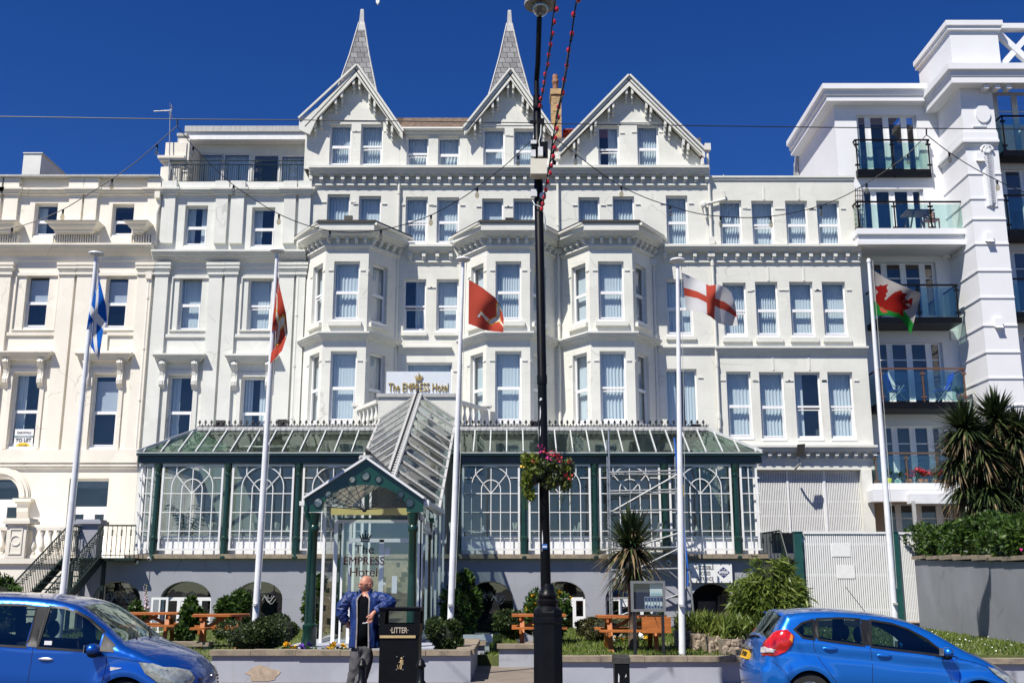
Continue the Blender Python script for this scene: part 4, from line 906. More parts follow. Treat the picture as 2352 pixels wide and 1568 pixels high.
for k in range(2):
    a, b_ = xr+.02+k*1.5, xr+1.5+k*1.5
    m.bar((a, TYF+.25, zb+.12), (b_, TYF+.25, zt-.2), .2, .22); m.bar((a, TYF+.22, zt-.2), (b_, TYF+.22, zb+.12), .2, .22); m.box(b_-.1, b_+.1, TYF+.1, TYF+.36, zb, zt-.2)
m.box(xr, xr+3.2, TYF+.05, TYF+.4, zt-.2, zt); m.box(xr, xr+3.2, TYF+.05, TYF+.4, zb, zb+.12); m.build('lattice_parapet', M['apart'], ap)
# tower bands, roundel and twisted column
b = MB(); pth = [(TX, AFY+.2), (TX, TYF), (TR, TYF)]
for sy, hh_ in ((321,.5),(399,.09),(456,.09),(503,.09),(560,.12),(621,.09),(683,.09),(747,.09),(808,.12),(868,.09),(930,.09),(1005,.09)):
    z = WZ(sy, TYF)
    if hh_ > .3: sweep(b, pth, steps(z+.35, [(.10,.05),(.30,.10),(.10,.16),(.08,.08)]))
    else: sweep(b, pth, [(-.01, z+.05), (.035, z+.03), (.035, z-.03), (-.01, z-.05)])
z = WZ(290, TYF); b.box(TX+.35, TR-.35, TYF-.03, TYF, z-.03, z+.03); b.build('bands', M['apart'], tw)
b = MB(); xm = WX(2257, 262, TYF); zm = WZ(262, TYF)
for i in range(28):
    a0, a1 = i*math.pi/14, (i+1)*math.pi/14; b.prism([(xm+r_*.75*math.cos(a), TYF-.06, zm+r_*math.sin(a)) for r_, a in ((.0,a0),(.36,a0),(.36,a1))], (0,.058,0))
b.build('roundel', M['apart'], tw, False)
b = MB(); p0, p1 = WX(2264, 340, TYF), WZ(345, TYF); zbot = WZ(472, TYF); nseg = 22
for i in range(nseg):
    z = p1-.25 - (p1-.25-zbot)*i/nseg; w = .22 - .05*i/nseg; b.prism([(p0-w, TYF-.03, z-.14), (p0-w*.2, TYF-.13, z-.10), (p0+w, TYF-.03, z+.0), (p0+w, TYF-.03, z+.09), (p0-w*.1, TYF-.14, z), (p0-w, TYF-.03, z-.04)], (0,.03,0)); 
b.box(p0-.2, p0+.2, TYF-.04, TYF, zbot-.05, p1-.2)
for s in (-1, 1):
    b.tube([(p0+s*(.05+.16*(1-t*.75)*math.cos(t*7)), TYF-.08, p1-.02+.2*(1-t*.75)*math.sin(t*7)) for t in np.linspace(0,1,16)], .05, 6)
b.build('twisted_column', M['apart'], tw)
for sx, sy in ((2248,362),(2269,546),(2290,742)): b = MB(); p = W(sx, sy, TYF); b.box(p.x-.12, p.x+.14, TYF-.14, TYF, p.z-.15, p.z+.15); b.prism([(p.x-.12, TYF-.14, p.z-.15),(p.x+.14,TYF-.14,p.z-.15),(p.x+.14,TYF-.2,p.z-.2),(p.x-.12,TYF-.2,p.z-.2)], (0,.02,.0)); b.build('vent', M['upvc'], tw)
for sx, sy in ((2148,532),(2172,586),(2190,772)): b = MB(); p = W(sx, sy, AFY); b.box(p.x-.14, p.x+.14, AFY-.13, AFY, p.z-.17, p.z+.17); b.build('vent', M['upvc'], ap)
# right-hand bay with balconies
bx0, bx1 = TR + .01, TR + 3.5; BF = Frame((0, AFY+.1-1.3, 0), (1,0,0)); hb = []
for t, b_ in ((212,360),(388,540),(576,716),(768,890)): hb.append((bx0+.1, bx0+2.6, WZ(b_, 37.7), WZ(t, 37.7)))
m = MB(); wall_grid(m, BF, bx0-.005, bx1, .3, ztw, hb, .2); m.build('bay_wall', M['apart'], ap)
for h in hb: doors(ap, h, BF)
# balconies
def balcony(nm, lab, l, r, rail_y, slab_t, slab_b, proj, slabmat, juliet=False, Y=AFY, posts=3, rail=M['black']):
    Yf = Y - proj; x0, x1 = WX(l, rail_y, Yf), WX(r, rail_y, Yf); zr_, zs, zb = WZ(rail_y, Yf), WZ(slab_t, Yf), WZ(slab_b, Yf)
    rt = thing(nm, lab, 'balcony', ((x0+x1)/2, Yf, zb))
    if not juliet:
        m = MB(); m.box(x0-.05, x1+.05, Yf, Y-.003, zb, zs); 
        if slabmat == M['apart']: m.box(x0-.1, x1+.12, Yf-.1, Y-.004, zs-.12, zs+.1); m.box(x0-.07, x1+.09, Yf-.06, Y-.005, zb-.1, zb+.06)
        m.build('slab', slabmat, rt)
    else:
        m = MB(); m.box(x0+.02, x1-.02, Yf+.02, Y-.003, zb, zs); m.build('slab', M['black'], rt)
    m = MB(); m.bar((x0, Yf+.03, zr_), (x1, Yf+.03, zr_), .05, .06)
    for s in (x0, x1): m.bar((s, Yf+.03, zr_), (s, Y, zr_), .05, .06)
    for i in range(posts):
        x = x0 + .04 + (x1-x0-.08)*i/(posts-1); m.bar((x, Yf+.05, zs - (.35 if juliet else 0)), (x, Yf+.05, zr_), .05, .03)
        for q in (.15, .85): zz = zs + (zr_-zs)*q; m.box(x-.09, x+.09, Yf+.02, Yf+.08, zz-.03, zz+.03)
    m.build('handrail', rail, rt)
    for i in range(posts-1):
        a, b_ = x0+.09 + (x1-x0-.08)*i/(posts-1), x0-.02 + (x1-x0-.08)*(i+1)/(posts-1); g = MB(); g.box(a, b_, Yf+.045, Yf+.057, zs+.05, zr_-.09); g.build('glass_panel', M['balglass'], rt)
    if proj > .5:
        for s in (x0+.02, x1-.03): g = MB(); g.box(s, s+.012, Yf+.12, Y-.05, zs+.05, zr_-.09); g.build('glass_panel', M['balglass'], rt)
    return rt
balcony('juliet_balcony', 'shallow black railed glass balcony on the top floor of the apartments', 1964, 2134, 321, 388, 403, .25, None, True)
balcony('balcony', 'wide white slab balcony holding a table, reaching the tower on the apartments', 1968, 2222, 463, 532, 556, 1.4, M['apart'], posts=4)
balcony('balcony', 'black floored glass balcony partly behind the dragon flag', 2016, 2199, 654, 728, 741, 1.3, M['black'], posts=3)
balcony('balcony', 'brown railed glass balcony with two blue chairs', 2021, 2216, 846, 922, 938, 1.3, M['black'], posts=3, rail=paint('wood rail', (.12,.06,.035), .5))
balcony('balcony', 'lowest white slab balcony lined with red flowers and jars', 2008, 2225, 1040, 1116, 1128, 1.1, M['apart'], posts=4, rail=paint('brown rail', (.12,.08,.05), .4))
for i, (rt_, st, sb) in enumerate(((266,345,358),(448,527,545),(640,716,730))):
    balcony('bay_balcony', ['topmost green glass balcony at the right edge of the picture', 'middle green glass balcony at the right edge of the picture', 'lowest green glass balcony at the right edge of the picture'][i], 2302-2+i*9, 2460, rt_, st, sb, .7, M['black'], Y=37.6)
m = MB(); 
aw_ = thing('awning', 'rolled white awning cassette over the ground floor of the apartments', 'awning', W(2150, 1150, 36.6)); x0, x1 = WX(2020, 1140, 36.6), WX(2330, 1140, 36.6)
m.box(WX(2098, 1140, 36.6), x1, 36.9, 37.25, WZ(1135, 36.6)-.28, WZ(1135, 36.6)+.05); m.build('cassette', M['pole'], aw_); m = MB(); m.box(x0, x1, 37.26, 37.9, WZ(1148, 36.7), WZ(1122, 36.7)); m.build('beam', M['apart'], aw_)
m = MB(); xx = WX(2103, 1200, 36.6); m.box(xx-.05, xx+.05, 36.6, 36.7, .4, WZ(1150, 36.6)); m.box(x1-.12, x1-.02, 36.6, 36.7, .4, WZ(1150, 36.6)); m.build('post', M['lead'], aw_)
# ================================================================ conservatory along the front of the hotel
cn = thing('conservatory', 'long dark green and white glazed sun lounge with arched grilles on a grey basement wall', 'conservatory', (-2, 32.7, .2))
QY = 32.7; GZ = .2
zs = WZ(1272, QY); ze0 = WZ(1063, QY); zg = WZ(1042, 32.5)
EX0, EX1 = WX(314, 1045, 32.5), WX(1752, 1048, 32.5); RYd = 34.0; zr_ = WZ(1249, RYd) if False else WZ(989, RYd)
GX0, GX1 = WX(318, 1170, QY), WX(1742, 1170, QY)
PC = -3.03; PL, PR = PC - 1.24, PC + 1.24
# --- basement wall with low arches
BX0 = WX(206, 1380, QY+.1); BX1 = GX1 + .15; arches = []
for cx_, l, r, kind_ in ((266,211,321,'dark'),(425,367,484,'door'),(592,537,648,'dark'),(760,706,815,'dark'),(1124,1068,1179,'dark'),(1290,1235,1345,'door'),(1446,1391,1500,'door'),(1637,1587,1686,'open')):
    x0, x1 = WX(l, 1390, QY+.1), WX(r, 1390, QY+.1); zt = WZ(1334 + (6 if cx_ > 1500 else 0), QY+.1); zsg = zt - .52; xm = (x0+x1)/2; a = (x1-x0)/2
    arches.append(([(x0, GZ+.02), (x1, GZ+.02)] + [(xm + a*math.cos(t), zsg + (zt-zsg)*math.sin(t)) for t in np.linspace(0, math.pi, 15)], kind_, x0, x1, zsg, zt))
BFm = Frame((0, QY+.1, 0), (1,0,0)); m = MB(); zw = zs - .13
wall_poly(m, BFm, [(BX0, GZ-.3), (BX1, GZ-.3), (BX1, zw), (BX0, zw)], [a[0] for a in arches], .3)
m.box(BX1-.3, BX1, QY+.101, FY-.1, GZ-.3, zw); m.build('basement_wall', M['greywall'], cn)
m = MB(); m.box(BX0, BX1-.3, QY+1.3, QY+1.4, GZ-.2, zw); m.box(BX0, BX1-.3, QY+.41, QY+1.3, GZ-.02, GZ+.01); m.build('basement_room', M['dark'], cn)
warm = paint('warm globe lamp', (.5,.36,.2), .4)
for pts, kd, x0, x1, zsg, zt in arches:
    if kd == 'open': 
        m = MB(); m.box(x0+.35, x0+.9, QY+.9, QY+.95, GZ, zsg); m.build('inner_door', paint('dim cream door', (.12,.1,.08), .6), cn)
        m = MB()
        for i in range(4): m.bar((x1-.5+i*.1, QY+.35, GZ), (x1-.32+i*.12, QY+.62, GZ+1.1+i*.13), .09, .03)
        tag(m.build('plank_stack', M['bark']), 'brown planks leaning in the open basement arch under the access notice', 'planks'); continue
    FA = Frame((0, QY+.32, 0), (1,0,0)); xm = (x0+x1)/2; s = MB(); g = MB()
    g.poly([FA.p(x, z, -.03) for x, z in pts])
    if kd == 'door':
        for q in ((x0,x0+.06,GZ,zsg),(x1-.06,x1,GZ,zsg),(x0+.06,x1-.06,zsg-.05,zsg+.05),(xm-.3,xm-.2,GZ,zsg-.05),(xm+.34,xm+.44,GZ,zsg-.05),(xm+.44,x1-.06,GZ,GZ+.5)): s.fbox(FA, *q, -.02, .05)
        s.fbox(FA, xm-.2, xm+.34, zsg-.22, zsg-.05, 0, .04)
        o = s.build('basement_door', M['upvc'], cn)
    else:
        n = len(pts)
        for i in range(1, n-1): 
            if pts[i][1] > GZ+.1 and pts[i+1][1] > GZ+.1: s.bar((*pts[i][:1], QY+.3, pts[i][1]), (pts[i+1][0], QY+.3, pts[i+1][1]), .05, .05)
        o = s.build('basement_window', M['upvc'] if kd == 'dark' and x0 > -9 else M['white'], cn)
        sw = MB(); 
        for k, sg_ in enumerate((-1, 1)):
            for w_ in (0, .06): sw.tube([(xm + sg_*(.06+.42*t) , QY+.335, zsg-.05 + .13*math.sin(t*7+w_*20)*(1-.4*t) + w_) for t in np.linspace(0,1,18)], .012, 4)
            sw.tube([(xm+sg_*(.30+.10*math.cos(t)*(1-t/12)), QY+.335, zsg+.08+.10*math.sin(t)*(1-t/12)) for t in np.linspace(0,7,18)], .011, 4)
        sw.build('etched_scroll', paint('etched glass', (.35,.35,.36), .6), o)
    g.build('pane', M['glass'], o)
    for gx in (-.1, .12): b = MB(); b.ball((xm+gx-.1, QY+.7, zsg+.13), .11, n=12); b.build('globe_lamp', warm, o, True)
# --- sill
m = MB(); x = BX0 + 1.0
while x < BX1: w = random.uniform(.75, 1.0); m.box(x, min(x+w-.006, BX1+.05), QY-.12+random.uniform(-.01,.01), QY+.4, zw+.002, zs + random.uniform(-.006,.006)); x += w
m.build('stone_sill', M['slate sill'], cn)
m = MB(); m.box(GX0, GX1, QY+.41, FY-.05, zw-.1, zs-.01); m.build('lounge_floor', paint('lounge floor', (.20,.15,.11), .6), cn)
m = MB(); m.box(GX0+.2, GX1-.2, FY-1.45, FY-1.44, zs, zr_-.3) if False else m.box(GX0+.2, GX1-.2, FY-.03, FY-.02, zs, zr_-.1); m.build('lounge_wall', paint('lounge wall', (.40,.42,.41), .8, var=.12, scale=.8), cn)
# --- columns
cols = [358, 519.5, 683, 845, 1057.5, 1204, 1367, 1528, 1692]
cx = [WX(c_, 1170, QY) for c_ in cols]; cx[3] = PL - .12; cx[4] = PR + .14
for x in cx:
    m = MB(); m.lathe((x, QY, zs-.12), [(.15,0),(.15,.05),(.125,.08),(.12,.55),(.14,.57),(.14,.62),(.09,.66),(.08,1.6),(.075, ze0-zs-.3),(.10, ze0-zs-.27),(.10, ze0-zs-.2),(.08, ze0-zs-.18),(.11, ze0-zs-.02),(.11, ze0-zs+.12)], 10); m.build('column', M['green'], cn, True)
# --- grilles
def zy(sy): return WZ(sy, QY)
HB = [zy(1097), zy(1133), zy(1176), zy(1219)]; ZT_, ZB_ = zy(1066), zy(1263)
def grille(x0, x1, full=True, skip_arch=False):
    s = MB(); b = .025; Yg = QY - .02
    def H(z, a, c_): s.box(a, c_, Yg-.018, Yg+.018, z-b/2, z+b/2)
    def V(x, a, c_): s.box(x-b/2, x+b/2, Yg-.016, Yg+.016, a, c_)
    s.box(x0, x0+.06, Yg-.025, Yg+.025, ZB_, ZT_); s.box(x1-.06, x1, Yg-.025, Yg+.025, ZB_, ZT_); s.box(x0+.06, x1-.06, Yg-.024, Yg+.024, ZT_-.06, ZT_); s.box(x0+.06, x1-.06, Yg-.024, Yg+.024, ZB_, ZB_+.05)
    xm, w = (x0+x1)/2, x1-x0; a0, a1 = x0+.06, x1-.06
    if not full:
        for z in HB: H(z, x0-.0, a1)
        V(xm, ZB_+.05, ZT_-.06); return s.build('grille', M['white'], cn)
    ro = w*.335; ri = w*.165; zc = HB[1]; zo = ZT_ - .07 - ro; zi = zc + ri*.42
    for z in HB[1:]: H(z, a0, a1)
    for sg_ in (-1, 1): H(HB[0], xm + sg_*ro*.99 if sg_ > 0 else a0, a1 if sg_ > 0 else xm - ro*.99)
    for k in (-1, 1):
        V(xm+k*ro, ZB_+.05, zo); V(xm+k*ri, ZB_+.05, zi); V(xm + k*ro*.80, zo+ro*.6, ZT_-.06)
        s.bar((xm, Yg, zc), (xm+k*ro*.80, Yg, zo+ro*.60), b, b, (0,1,0))
    V(xm, ZB_+.05, ZT_-.06)
    for r_, z0 in ((ro, zo), (ri, zi)):
        ts = np.linspace(0, math.pi, 21)
        for t0, t1 in zip(ts, ts[1:]): s.bar((xm+r_*math.cos(t0), Yg, z0+r_*math.sin(t0)), (xm+r_*math.cos(t1), Yg, z0+r_*math.sin(t1)), .028, b, (0,1,0))
    return s.build('grille', M['white'], cn)
for a, b_ in list(zip(cx, cx[1:])):
    if a < PC < b_: continue
    grille(a+.13, b_-.13)
grille(GX0, cx[0]-.13, False); grille(cx[-1]+.13, GX1, False)
# grille returns at both ends
for x, sg_ in ((GX0, -1), (GX1, 1)):
    s = MB()
    for z in HB + [ZT_-.03, ZB_+.03]: s.box(min(x, x+sg_*.05), max(x, x+sg_*.05), QY-.1, QY+1.6, z-.016, z+.016)
    for y in (QY+.5, QY+1.05, QY+1.6): s.box(min(x, x+sg_*.04), max(x, x+sg_*.04), y-.02, y+.02, ZB_, ZT_)
    s.build('end_grille', M['white'], cn)
# --- window wall behind the grilles
YW = QY + .12; s = MB(); g = MB()
for a, b_ in zip([GX0+.05] + cx, cx + [GX1-.05]):
    if a < PC < b_: continue
    s.box(a, b_, YW, YW+.06, zs, zy(1236)); s.box(a, b_, YW-.05, YW+.08, zy(1236)+.001, zy(1230))
    for x in (a, b_): s.box(x-.045, x+.045, YW-.01, YW+.05, zy(1230)+.001, ze0)
    s.box(a+.046, b_-.046, YW-.005, YW+.045, zy(1100), zy(1094)) if False else None
    g.poly([(a, YW+.03, zy(1230)), (b_, YW+.03, zy(1230)), (b_, YW+.03, ze0), (a, YW+.03, ze0)])
for x in (GX0+.03, GX1-.03): g.poly([(x, YW+.03, zy(1230)), (x, FY-.1, zy(1230)), (x, FY-.1, ze0), (x, YW+.03, ze0)]); s.box(x-.03, x+.03, YW+.07, FY-.1, zs, zy(1232))
w_ = s.build('window_wall', M['upvc'], cn); g.build('pane', glass_mat('lounge glass', (.64,.66,.64), .06, 0, (1,1,.95), wob=.1), w_)
# --- eave beam and gutter
for n_, (a, b_) in enumerate(((EX0, PL+.05), (PR-.05, EX1))):
    m = MB(); xa = a if n_ else a + .02
    m.box(a+(.02 if n_ == 0 else 0), b_-(.02 if n_ else 0), 32.58, 32.86, ze0-.02, zg-.06); m.box(a, b_, 32.46, 32.9, zg-.055, zg+.02); m.build('eave_beam', M['greenbeam'], cn)
for x, sg_ in ((EX0, 1), (EX1, -1)): m = MB(); x1 = x+sg_*.38; m.box(min(x,x1), max(x,x1), 32.905, FY-.06, ze0-.015, zg+.018); m.build('eave_beam', M['greenbeam'], cn)
# --- glazed roof
M['barpaint'] = paint('glazing bar paint', (.50,.52,.51), .5, var=.12, dirt=.4)
HIP = 1.35
def roof_half(a, b_, hip_left, hip_right):
    ra, rb = a + (HIP if hip_left else 0), b_ - (HIP if hip_right else 0); z0, z1 = zg+.03, zr_
    gl = MB(); gl.poly([(a, 32.5, z0), (b_, 32.5, z0), (rb, RYd, z1), (ra, RYd, z1)])
    rf = MB(); n = int((b_-a)/.525); w = .05
    if hip_left: gl.poly([(a, 32.5, z0), (ra, RYd, z1), (ra, FY-.1, z1), (a, FY-.1, z0)])
    if hip_right: gl.poly([(b_, 32.5, z0), (rb, RYd, z1), (rb, FY-.1, z1), (b_, FY-.1, z0)])
    for i in range(n+1):
        x = a + .2 + (b_-a-.4)*i/n; t = 1.0
        if hip_left and x < ra: t = max(.0, (x-a)/HIP)
        if hip_right and x > rb: t = max(.0, (b_-x)/HIP)
        if t > .1: rf.bar((x, 32.5, z0+.03), (x, 32.5+(RYd-32.5)*t, z0+.03+(z1-z0)*t), .036, .06)
    for h, x0, xr in ((hip_left, a, ra), (hip_right, b_, rb)):
        if h: rf.bar((x0, 32.5, z0+.05), (xr, RYd, z1+.05), .07, .08); [rf.bar((x0, y, z0+.03), (xr, y, z1+.03), .05, .06) for y in np.arange(RYd+.5, FY-.2, .55)]
    rf.box(a, b_, 32.47, 32.53, z0-.02, z0+.02)
    gl.build('roof_glass', M['roofglass'], cn); rf.build('glazing_bars', M['barpaint'], cn)
    ld = MB(); ld.box(ra-.02, rb+.02, RYd-.02, FY-.06, z1+.01, z1+.13); 
    x = ra
    while x < rb: ld.lathe((x+.09, RYd-.03, z1-.0), [(.001,-.03),(.085,.0),(.09,.06),(.001,.1)], 8, sy=.2); x += .18
    ld.build('roof_flashing', M['lead'], cn)
    c = MB(); x = ra + .06; zc = z1 + .13; k = 0
    while x < rb:
        c.lathe((x, RYd+.02, zc), [(.012,0),(.012,.10),(.022,.11),(.05,.135),(.05,.155),(.022,.17),(.032,.19),(.001,.235)], 6, sy=.4)
        xs = x + .095; c.lathe((xs, RYd+.02, zc), [(.012,0),(.012,.05),(.03,.07),(.001,.10)], 6, sy=.4)
        c.tube([(x, RYd+.02, zc+.08), (x+.05, RYd+.02, zc+.035), (x+.095, RYd+.02, zc+.02), (x+.14, RYd+.02, zc+.035), (x+.19, RYd+.02, zc+.08)], .010, 4, cap=False)
        x += .19
    c.box(ra, rb, RYd, RYd+.04, zc, zc+.02); c.build('ridge_cresting', M['blackiron'], cn)
roof_half(EX0, PL+.1, True, False); roof_half(PR-.1, EX1, False, True)
m = MB(); m.box(PL+.05, PR-.05, RYd+.3, FY-.06, zr_-.1, zr_+.05); m.build('flat_roof', M['lead'], cn)
# lounge furniture glimpsed behind the glass
for i, sx in enumerate((415, 560, 660, 1110, 1255, 1320, 1440, 1600)):
    x = WX(sx, 1220, 34.4); t = thing('lounge_table', ['small white clothed lounge table behind the first glazed bay from the left','white clothed lounge table behind the second glazed bay from the left','white clothed lounge table near the third green column from the left','white clothed lounge table just right of the entrance','white clothed lounge table behind the street lamp','white clothed lounge table right of the street lamp','white clothed lounge table behind the scaffold','white clothed lounge table in the glazed bay right of the scaffold'][i], 'table', (x, 34.4, zs))
    m = MB(); m.lathe((x, 34.4, zs+.70), [(.42,0),(.42,.03)], 16); m.build('table_top', M['upvc'], t); m = MB(); m.lathe((x, 34.4, zs), [(.25,0),(.25,.03),(.04,.05),(.04,.7)], 10); m.build('pedestal', M['blackiron'], t)
    m = MB(); m.lathe((x, 34.4, zs+.735), [(.07,0),(.05,.1),(.001,.22)], 5); m.build('napkin', M['upvc'], t)
    for k, s in enumerate((-1, 1)):
        xx = x + s*.75; c_ = thing('lounge_chair', 'pale upholstered chair at the %s' % t['label'], 'chair', (xx, 34.4, zs), group='lounge chairs seen through the grilles')
        c_['label'] = 'pale lounge chair %s the %s' % ('left of' if s < 0 else 'right of', ['table in the first glazed bay','table in the second glazed bay','table by the third column','table right of the entrance','table behind the lamp','table right of the lamp','table behind the scaffold','table right of the scaffold'][i])
        b = MB(); b.box(xx-.24, xx+.24, 34.15, 34.65, zs+.38, zs+.48); b.build('seat', M['white'], c_); b = MB(); b.prism([(xx+s*.24, 34.15, zs+.48),(xx+s*.34, 34.15, zs+1.0),(xx+s*.28, 34.15, zs+1.04),(xx+s*.18, 34.15, zs+.48)], (0,.5,0)); b.build('backrest', M['white'], c_)
        for px_ in (-.2, .2):
            for py_ in (34.18, 34.62): b = MB(); b.bar((xx+px_, py_, zs), (xx+px_, py_, zs+.38), .04); b.build('leg', M['bark'], c_)
def indoor_palm(sx, label, h=1.7):
    x = WX(sx, 1200, 33.6); t = thing('indoor_palm', label, 'potted plant', (x, 33.6, zs)); m = MB(); m.lathe((x,33.6,zs), [(.15,0),(.2,.3),(.17,.3)], 10); m.build('pot', M['terracotta'], t)
    m = MB()
    for i in range(15):
        a = i*2.4; r = random.uniform(.4,.8); hh = h*random.uniform(.55,1); pts = [Vector((x+math.cos(a)*r*q**1.6, 33.6+math.sin(a)*r*q**1.6*.6, zs+.3+hh*(q-.25*q*q*q))) for q in np.linspace(0,1,8)]
        m.tube(pts, .009, 3)
        for j in range(2, 8):
            for s in (-1, 1):
                d = Vector((-math.sin(a), math.cos(a), 0))*s*.22 + Vector((math.cos(a)*.12, 0, -.07)); p = pts[j]; m.poly([p, p+d*.5+Vector((0,0,.02)), p+d, p+d*.5-Vector((0,0,.02))])
    m.build('fronds', M['leaf'], t)
indoor_palm(430, 'feathery palm in the left end of the glazed lounge'); indoor_palm(1640, 'feathery palm in the right end of the glazed lounge', 2.0); indoor_palm(1420, 'dark leafy plant inside the lounge behind the scaffold', 2.2)
# hanging creepers inside the glass
for i, (sx, sy, n_) in enumerate(((1375, 1120, 500), (1330, 1090, 300), (1620, 1100, 500), (1090, 1085, 350))):
    c_ = W(sx, sy, 33.5); P_, Nn = blob_points(c_, (.35,.2,.6), n_, lumps=6, shell=.9)
    tag(leaves('trailing_creeper', P_, Nn, .12, M['leaf']), ['green creeper hanging inside the glass just left of the scaffold', 'small green creeper hanging inside the glass right of the flower basket','green creeper hanging inside the glass near the right end of the lounge','green creeper hanging inside the first arch right of the entrance'][i], 'creeper')
# ================================================================ floodlights along the cresting and on the bays
for i, (sx, sy, Y) in enumerate(((506,976,34.1),(648,974,34.1),(1228,978,34.1),(1598,985,34.1),(800,505,36.4),(1170,510,36.4),(1391,519,36.4))):
    p = W(sx, sy, Y); t = thing('floodlight', ['floodlight on the lounge roof cresting, left of its pair','floodlight on the lounge roof cresting beside the second flagpole','floodlight on the lounge roof cresting behind the street lamp','floodlight on the lounge roof cresting by the fourth flagpole','floodlight on top of the left bay window','floodlight on top of the middle bay window','floodlight on top of the right bay window'][i], 'floodlight', p)
    m = MB(); m.hexa([p+Vector(q) for q in ((-.13,-.1,-.13),(.13,-.1,-.13),(.13,.05,-.13),(-.13,.05,-.13),(-.15,-.02,.16),(.15,-.02,.16),(.15,.12,.14),(-.15,.12,.14))]); m.build('lamp_body', M['black'], t)
    m = MB(); zb = (WZ(989, 34)+.13) if Y < 35 else WZ(521, FY-BD)+.1; m.bar((p.x, p.y+.04, zb), (p.x, p.y+.04, p.z-.1), .05); m.build('bracket', M['black'], t)
# ================================================================ entrance porch
po = thing('entrance_porch', 'dark green gabled glass porch with circular holes and a long glazed stair roof behind', 'porch', (PC, 22, .43))
PYF, PYM, PYB = 22.0, 26.6, RYd; FZ = .43; S3 = .00272
PF = Frame((PC, PYF, 0), (1,0,0)); zb0 = WZ(1175.5, PYF)
def pu(x): return (x-962)*S3
def pv(y): return zb0 + (1305-y)*S3
out = [(pu(515),pv(1305)),(pu(645),pv(1302))] + [(pu(967)+ -.86*math.cos(t)*1.0, pv(1285)+.50*math.sin(t)) for t in np.linspace(.05, math.pi-.05, 23)] + [(pu(1285),pv(1302)),(pu(1410),pv(1305)),(pu(1410),pv(1200)),(pu(975),pv(912)),(pu(515),pv(1200))]
circ = [[(pu(x)+r*S3*math.cos(t), pv(y)+r*S3*1.05*math.sin(t)) for t in np.linspace(0, 2*math.pi, 19)[:-1]] for x, y, r in ((618,1235,33),(692,1173,26),(870,1063,25),(970,1035,31),(1070,1060,25),(1237,1172,25),(1307,1235,31))]
m = MB(); wall_poly(m, PF, out, circ, .05); wall_poly(m, PF, out, circ, .001, d=-.05)
for i in range(len(out)): a, b_ = out[i], out[(i+1) % len(out)]; m.poly([PF.p(*a,0), PF.p(*b_,0), PF.p(*b_,-.05), PF.p(*a,-.05)])
gb = m.build('gable_front', paint('porch green', (.005,.045,.030), .3, var=.15, coat=.3), po)
m = MB()
for c_ in circ:
    for i in range(len(c_)): a, b_ = c_[i], c_[(i+1) % len(c_)]; m.bar(PF.p(*a, .005), PF.p(*b_, .005), .022, .03, (0,1,0))
m.build('rings', M['greenbeam'], gb)
g = MB(); [g.poly([PF.p(*q, -.03) for q in c_]) for c_ in circ]; g.build('pane', M['glass'], gb)
m = MB(); hub = PF.p(pu(967), pv(1287), -.03)
for t in np.linspace(.12, math.pi-.12, 13): m.bar(hub, PF.p(pu(967)+.86*math.cos(t), pv(1285)+.5*math.sin(t), -.03), .014, .014)
m.ball(hub, .05, .03, .05); m.build('fan_bars', M['blackiron'], gb)
apz, evz = pv(905), pv(1205); HWp = pu(1410)
v = MB()
for s in (-1, 1): v.bar(PF.p(0.03, apz+.02, .03), PF.p(s*HWp*1.01, evz+.01, .03), .12, .045, (0,0,1))
v.build('verge', M['pole'], po)
# roof: level front part, then climbing with the stairs
zA, zE = apz, evz; kz = WZ(906, PYB) - zA
def ridge(y): return zA + kz*max(0, (y-PYM)/(PYB-PYM))
gl = MB(); br = MB(); X0 = PC
for s in (-1, 1):
    for y0, y1 in ((PYF+.02, PYM), (PYM, PYB)): gl.poly([(X0, y0, ridge(y0)), (X0+s*HWp, y0, ridge(y0)-(zA-zE)), (X0+s*HWp, y1, ridge(y1)-(zA-zE)), (X0, y1, ridge(y1))])
    for y in list(np.linspace(PYM+.05, PYB-.05, 11)) + list(np.linspace(PYF+.5, PYM-.5, 6)): br.bar((X0, y, ridge(y)+.03), (X0+s*HWp, y, ridge(y)+.03-(zA-zE)),   .085, .06)
    for y0, y1 in ((PYF+.05, PYM), (PYM, PYB)): br.bar((X0+s*HWp, y0, ridge(y0)-(zA-zE)), (X0+s*HWp, y1, ridge(y1)-(zA-zE)), .07, .07)
gl.build('roof_glass', glass_mat('porch roof glass', (.42,.50,.48), .06, .02, wob=.2), po); br.build('glazing_bars', M['lead'], po)
m = MB(); m.bar((X0, PYF, zA+.05), (X0, PYM, zA+.05), .22, .05); m.bar((X0, PYM, zA+.05), (X0, PYB+.05, ridge(PYB)+.06), .22, .05)
for i in range(70):
    y = PYF + .1 + (PYB-PYF-.2)*i/69
    for s in (-1, 1): m.ball((X0+s*.12, y, ridge(y)+.02), .03, .07, .05, 6)
m.build('ridge_flashing', M['lead'], po)
m = MB()
for i in range(64):
    y = PYF + .1 + (PYB-PYF-.2)*i/63; z = ridge(y)+.07; m.lathe((X0, y, z), [(.012,0),(.012,.07),(.035,.09),(.035,.105),(.014,.12),(.02,.14),(.001,.18)], 6)
m.lathe((X0, PYB, ridge(PYB)+.05), [(.03,0),(.02,.1),(.05,.14),(.02,.2),(.001,.36)], 6); m.build('ridge_cresting', M['blackiron'], po)
for s in (-1, 1):
    m = MB(); m.bar((X0+s*(HWp+.05), PYF+.05, zE-.09), (X0+s*(HWp+.05), PYM+.4, zE-.09+.15), .12, .09)
    for i in range(26): y = PYF+.2+i*.17; m.box(X0+s*(HWp+.02)-.06, X0+s*(HWp+.02)+.06, y, y+.09, zE-.06, zE+.0)
    m.build('gutter', M['pole'], po)
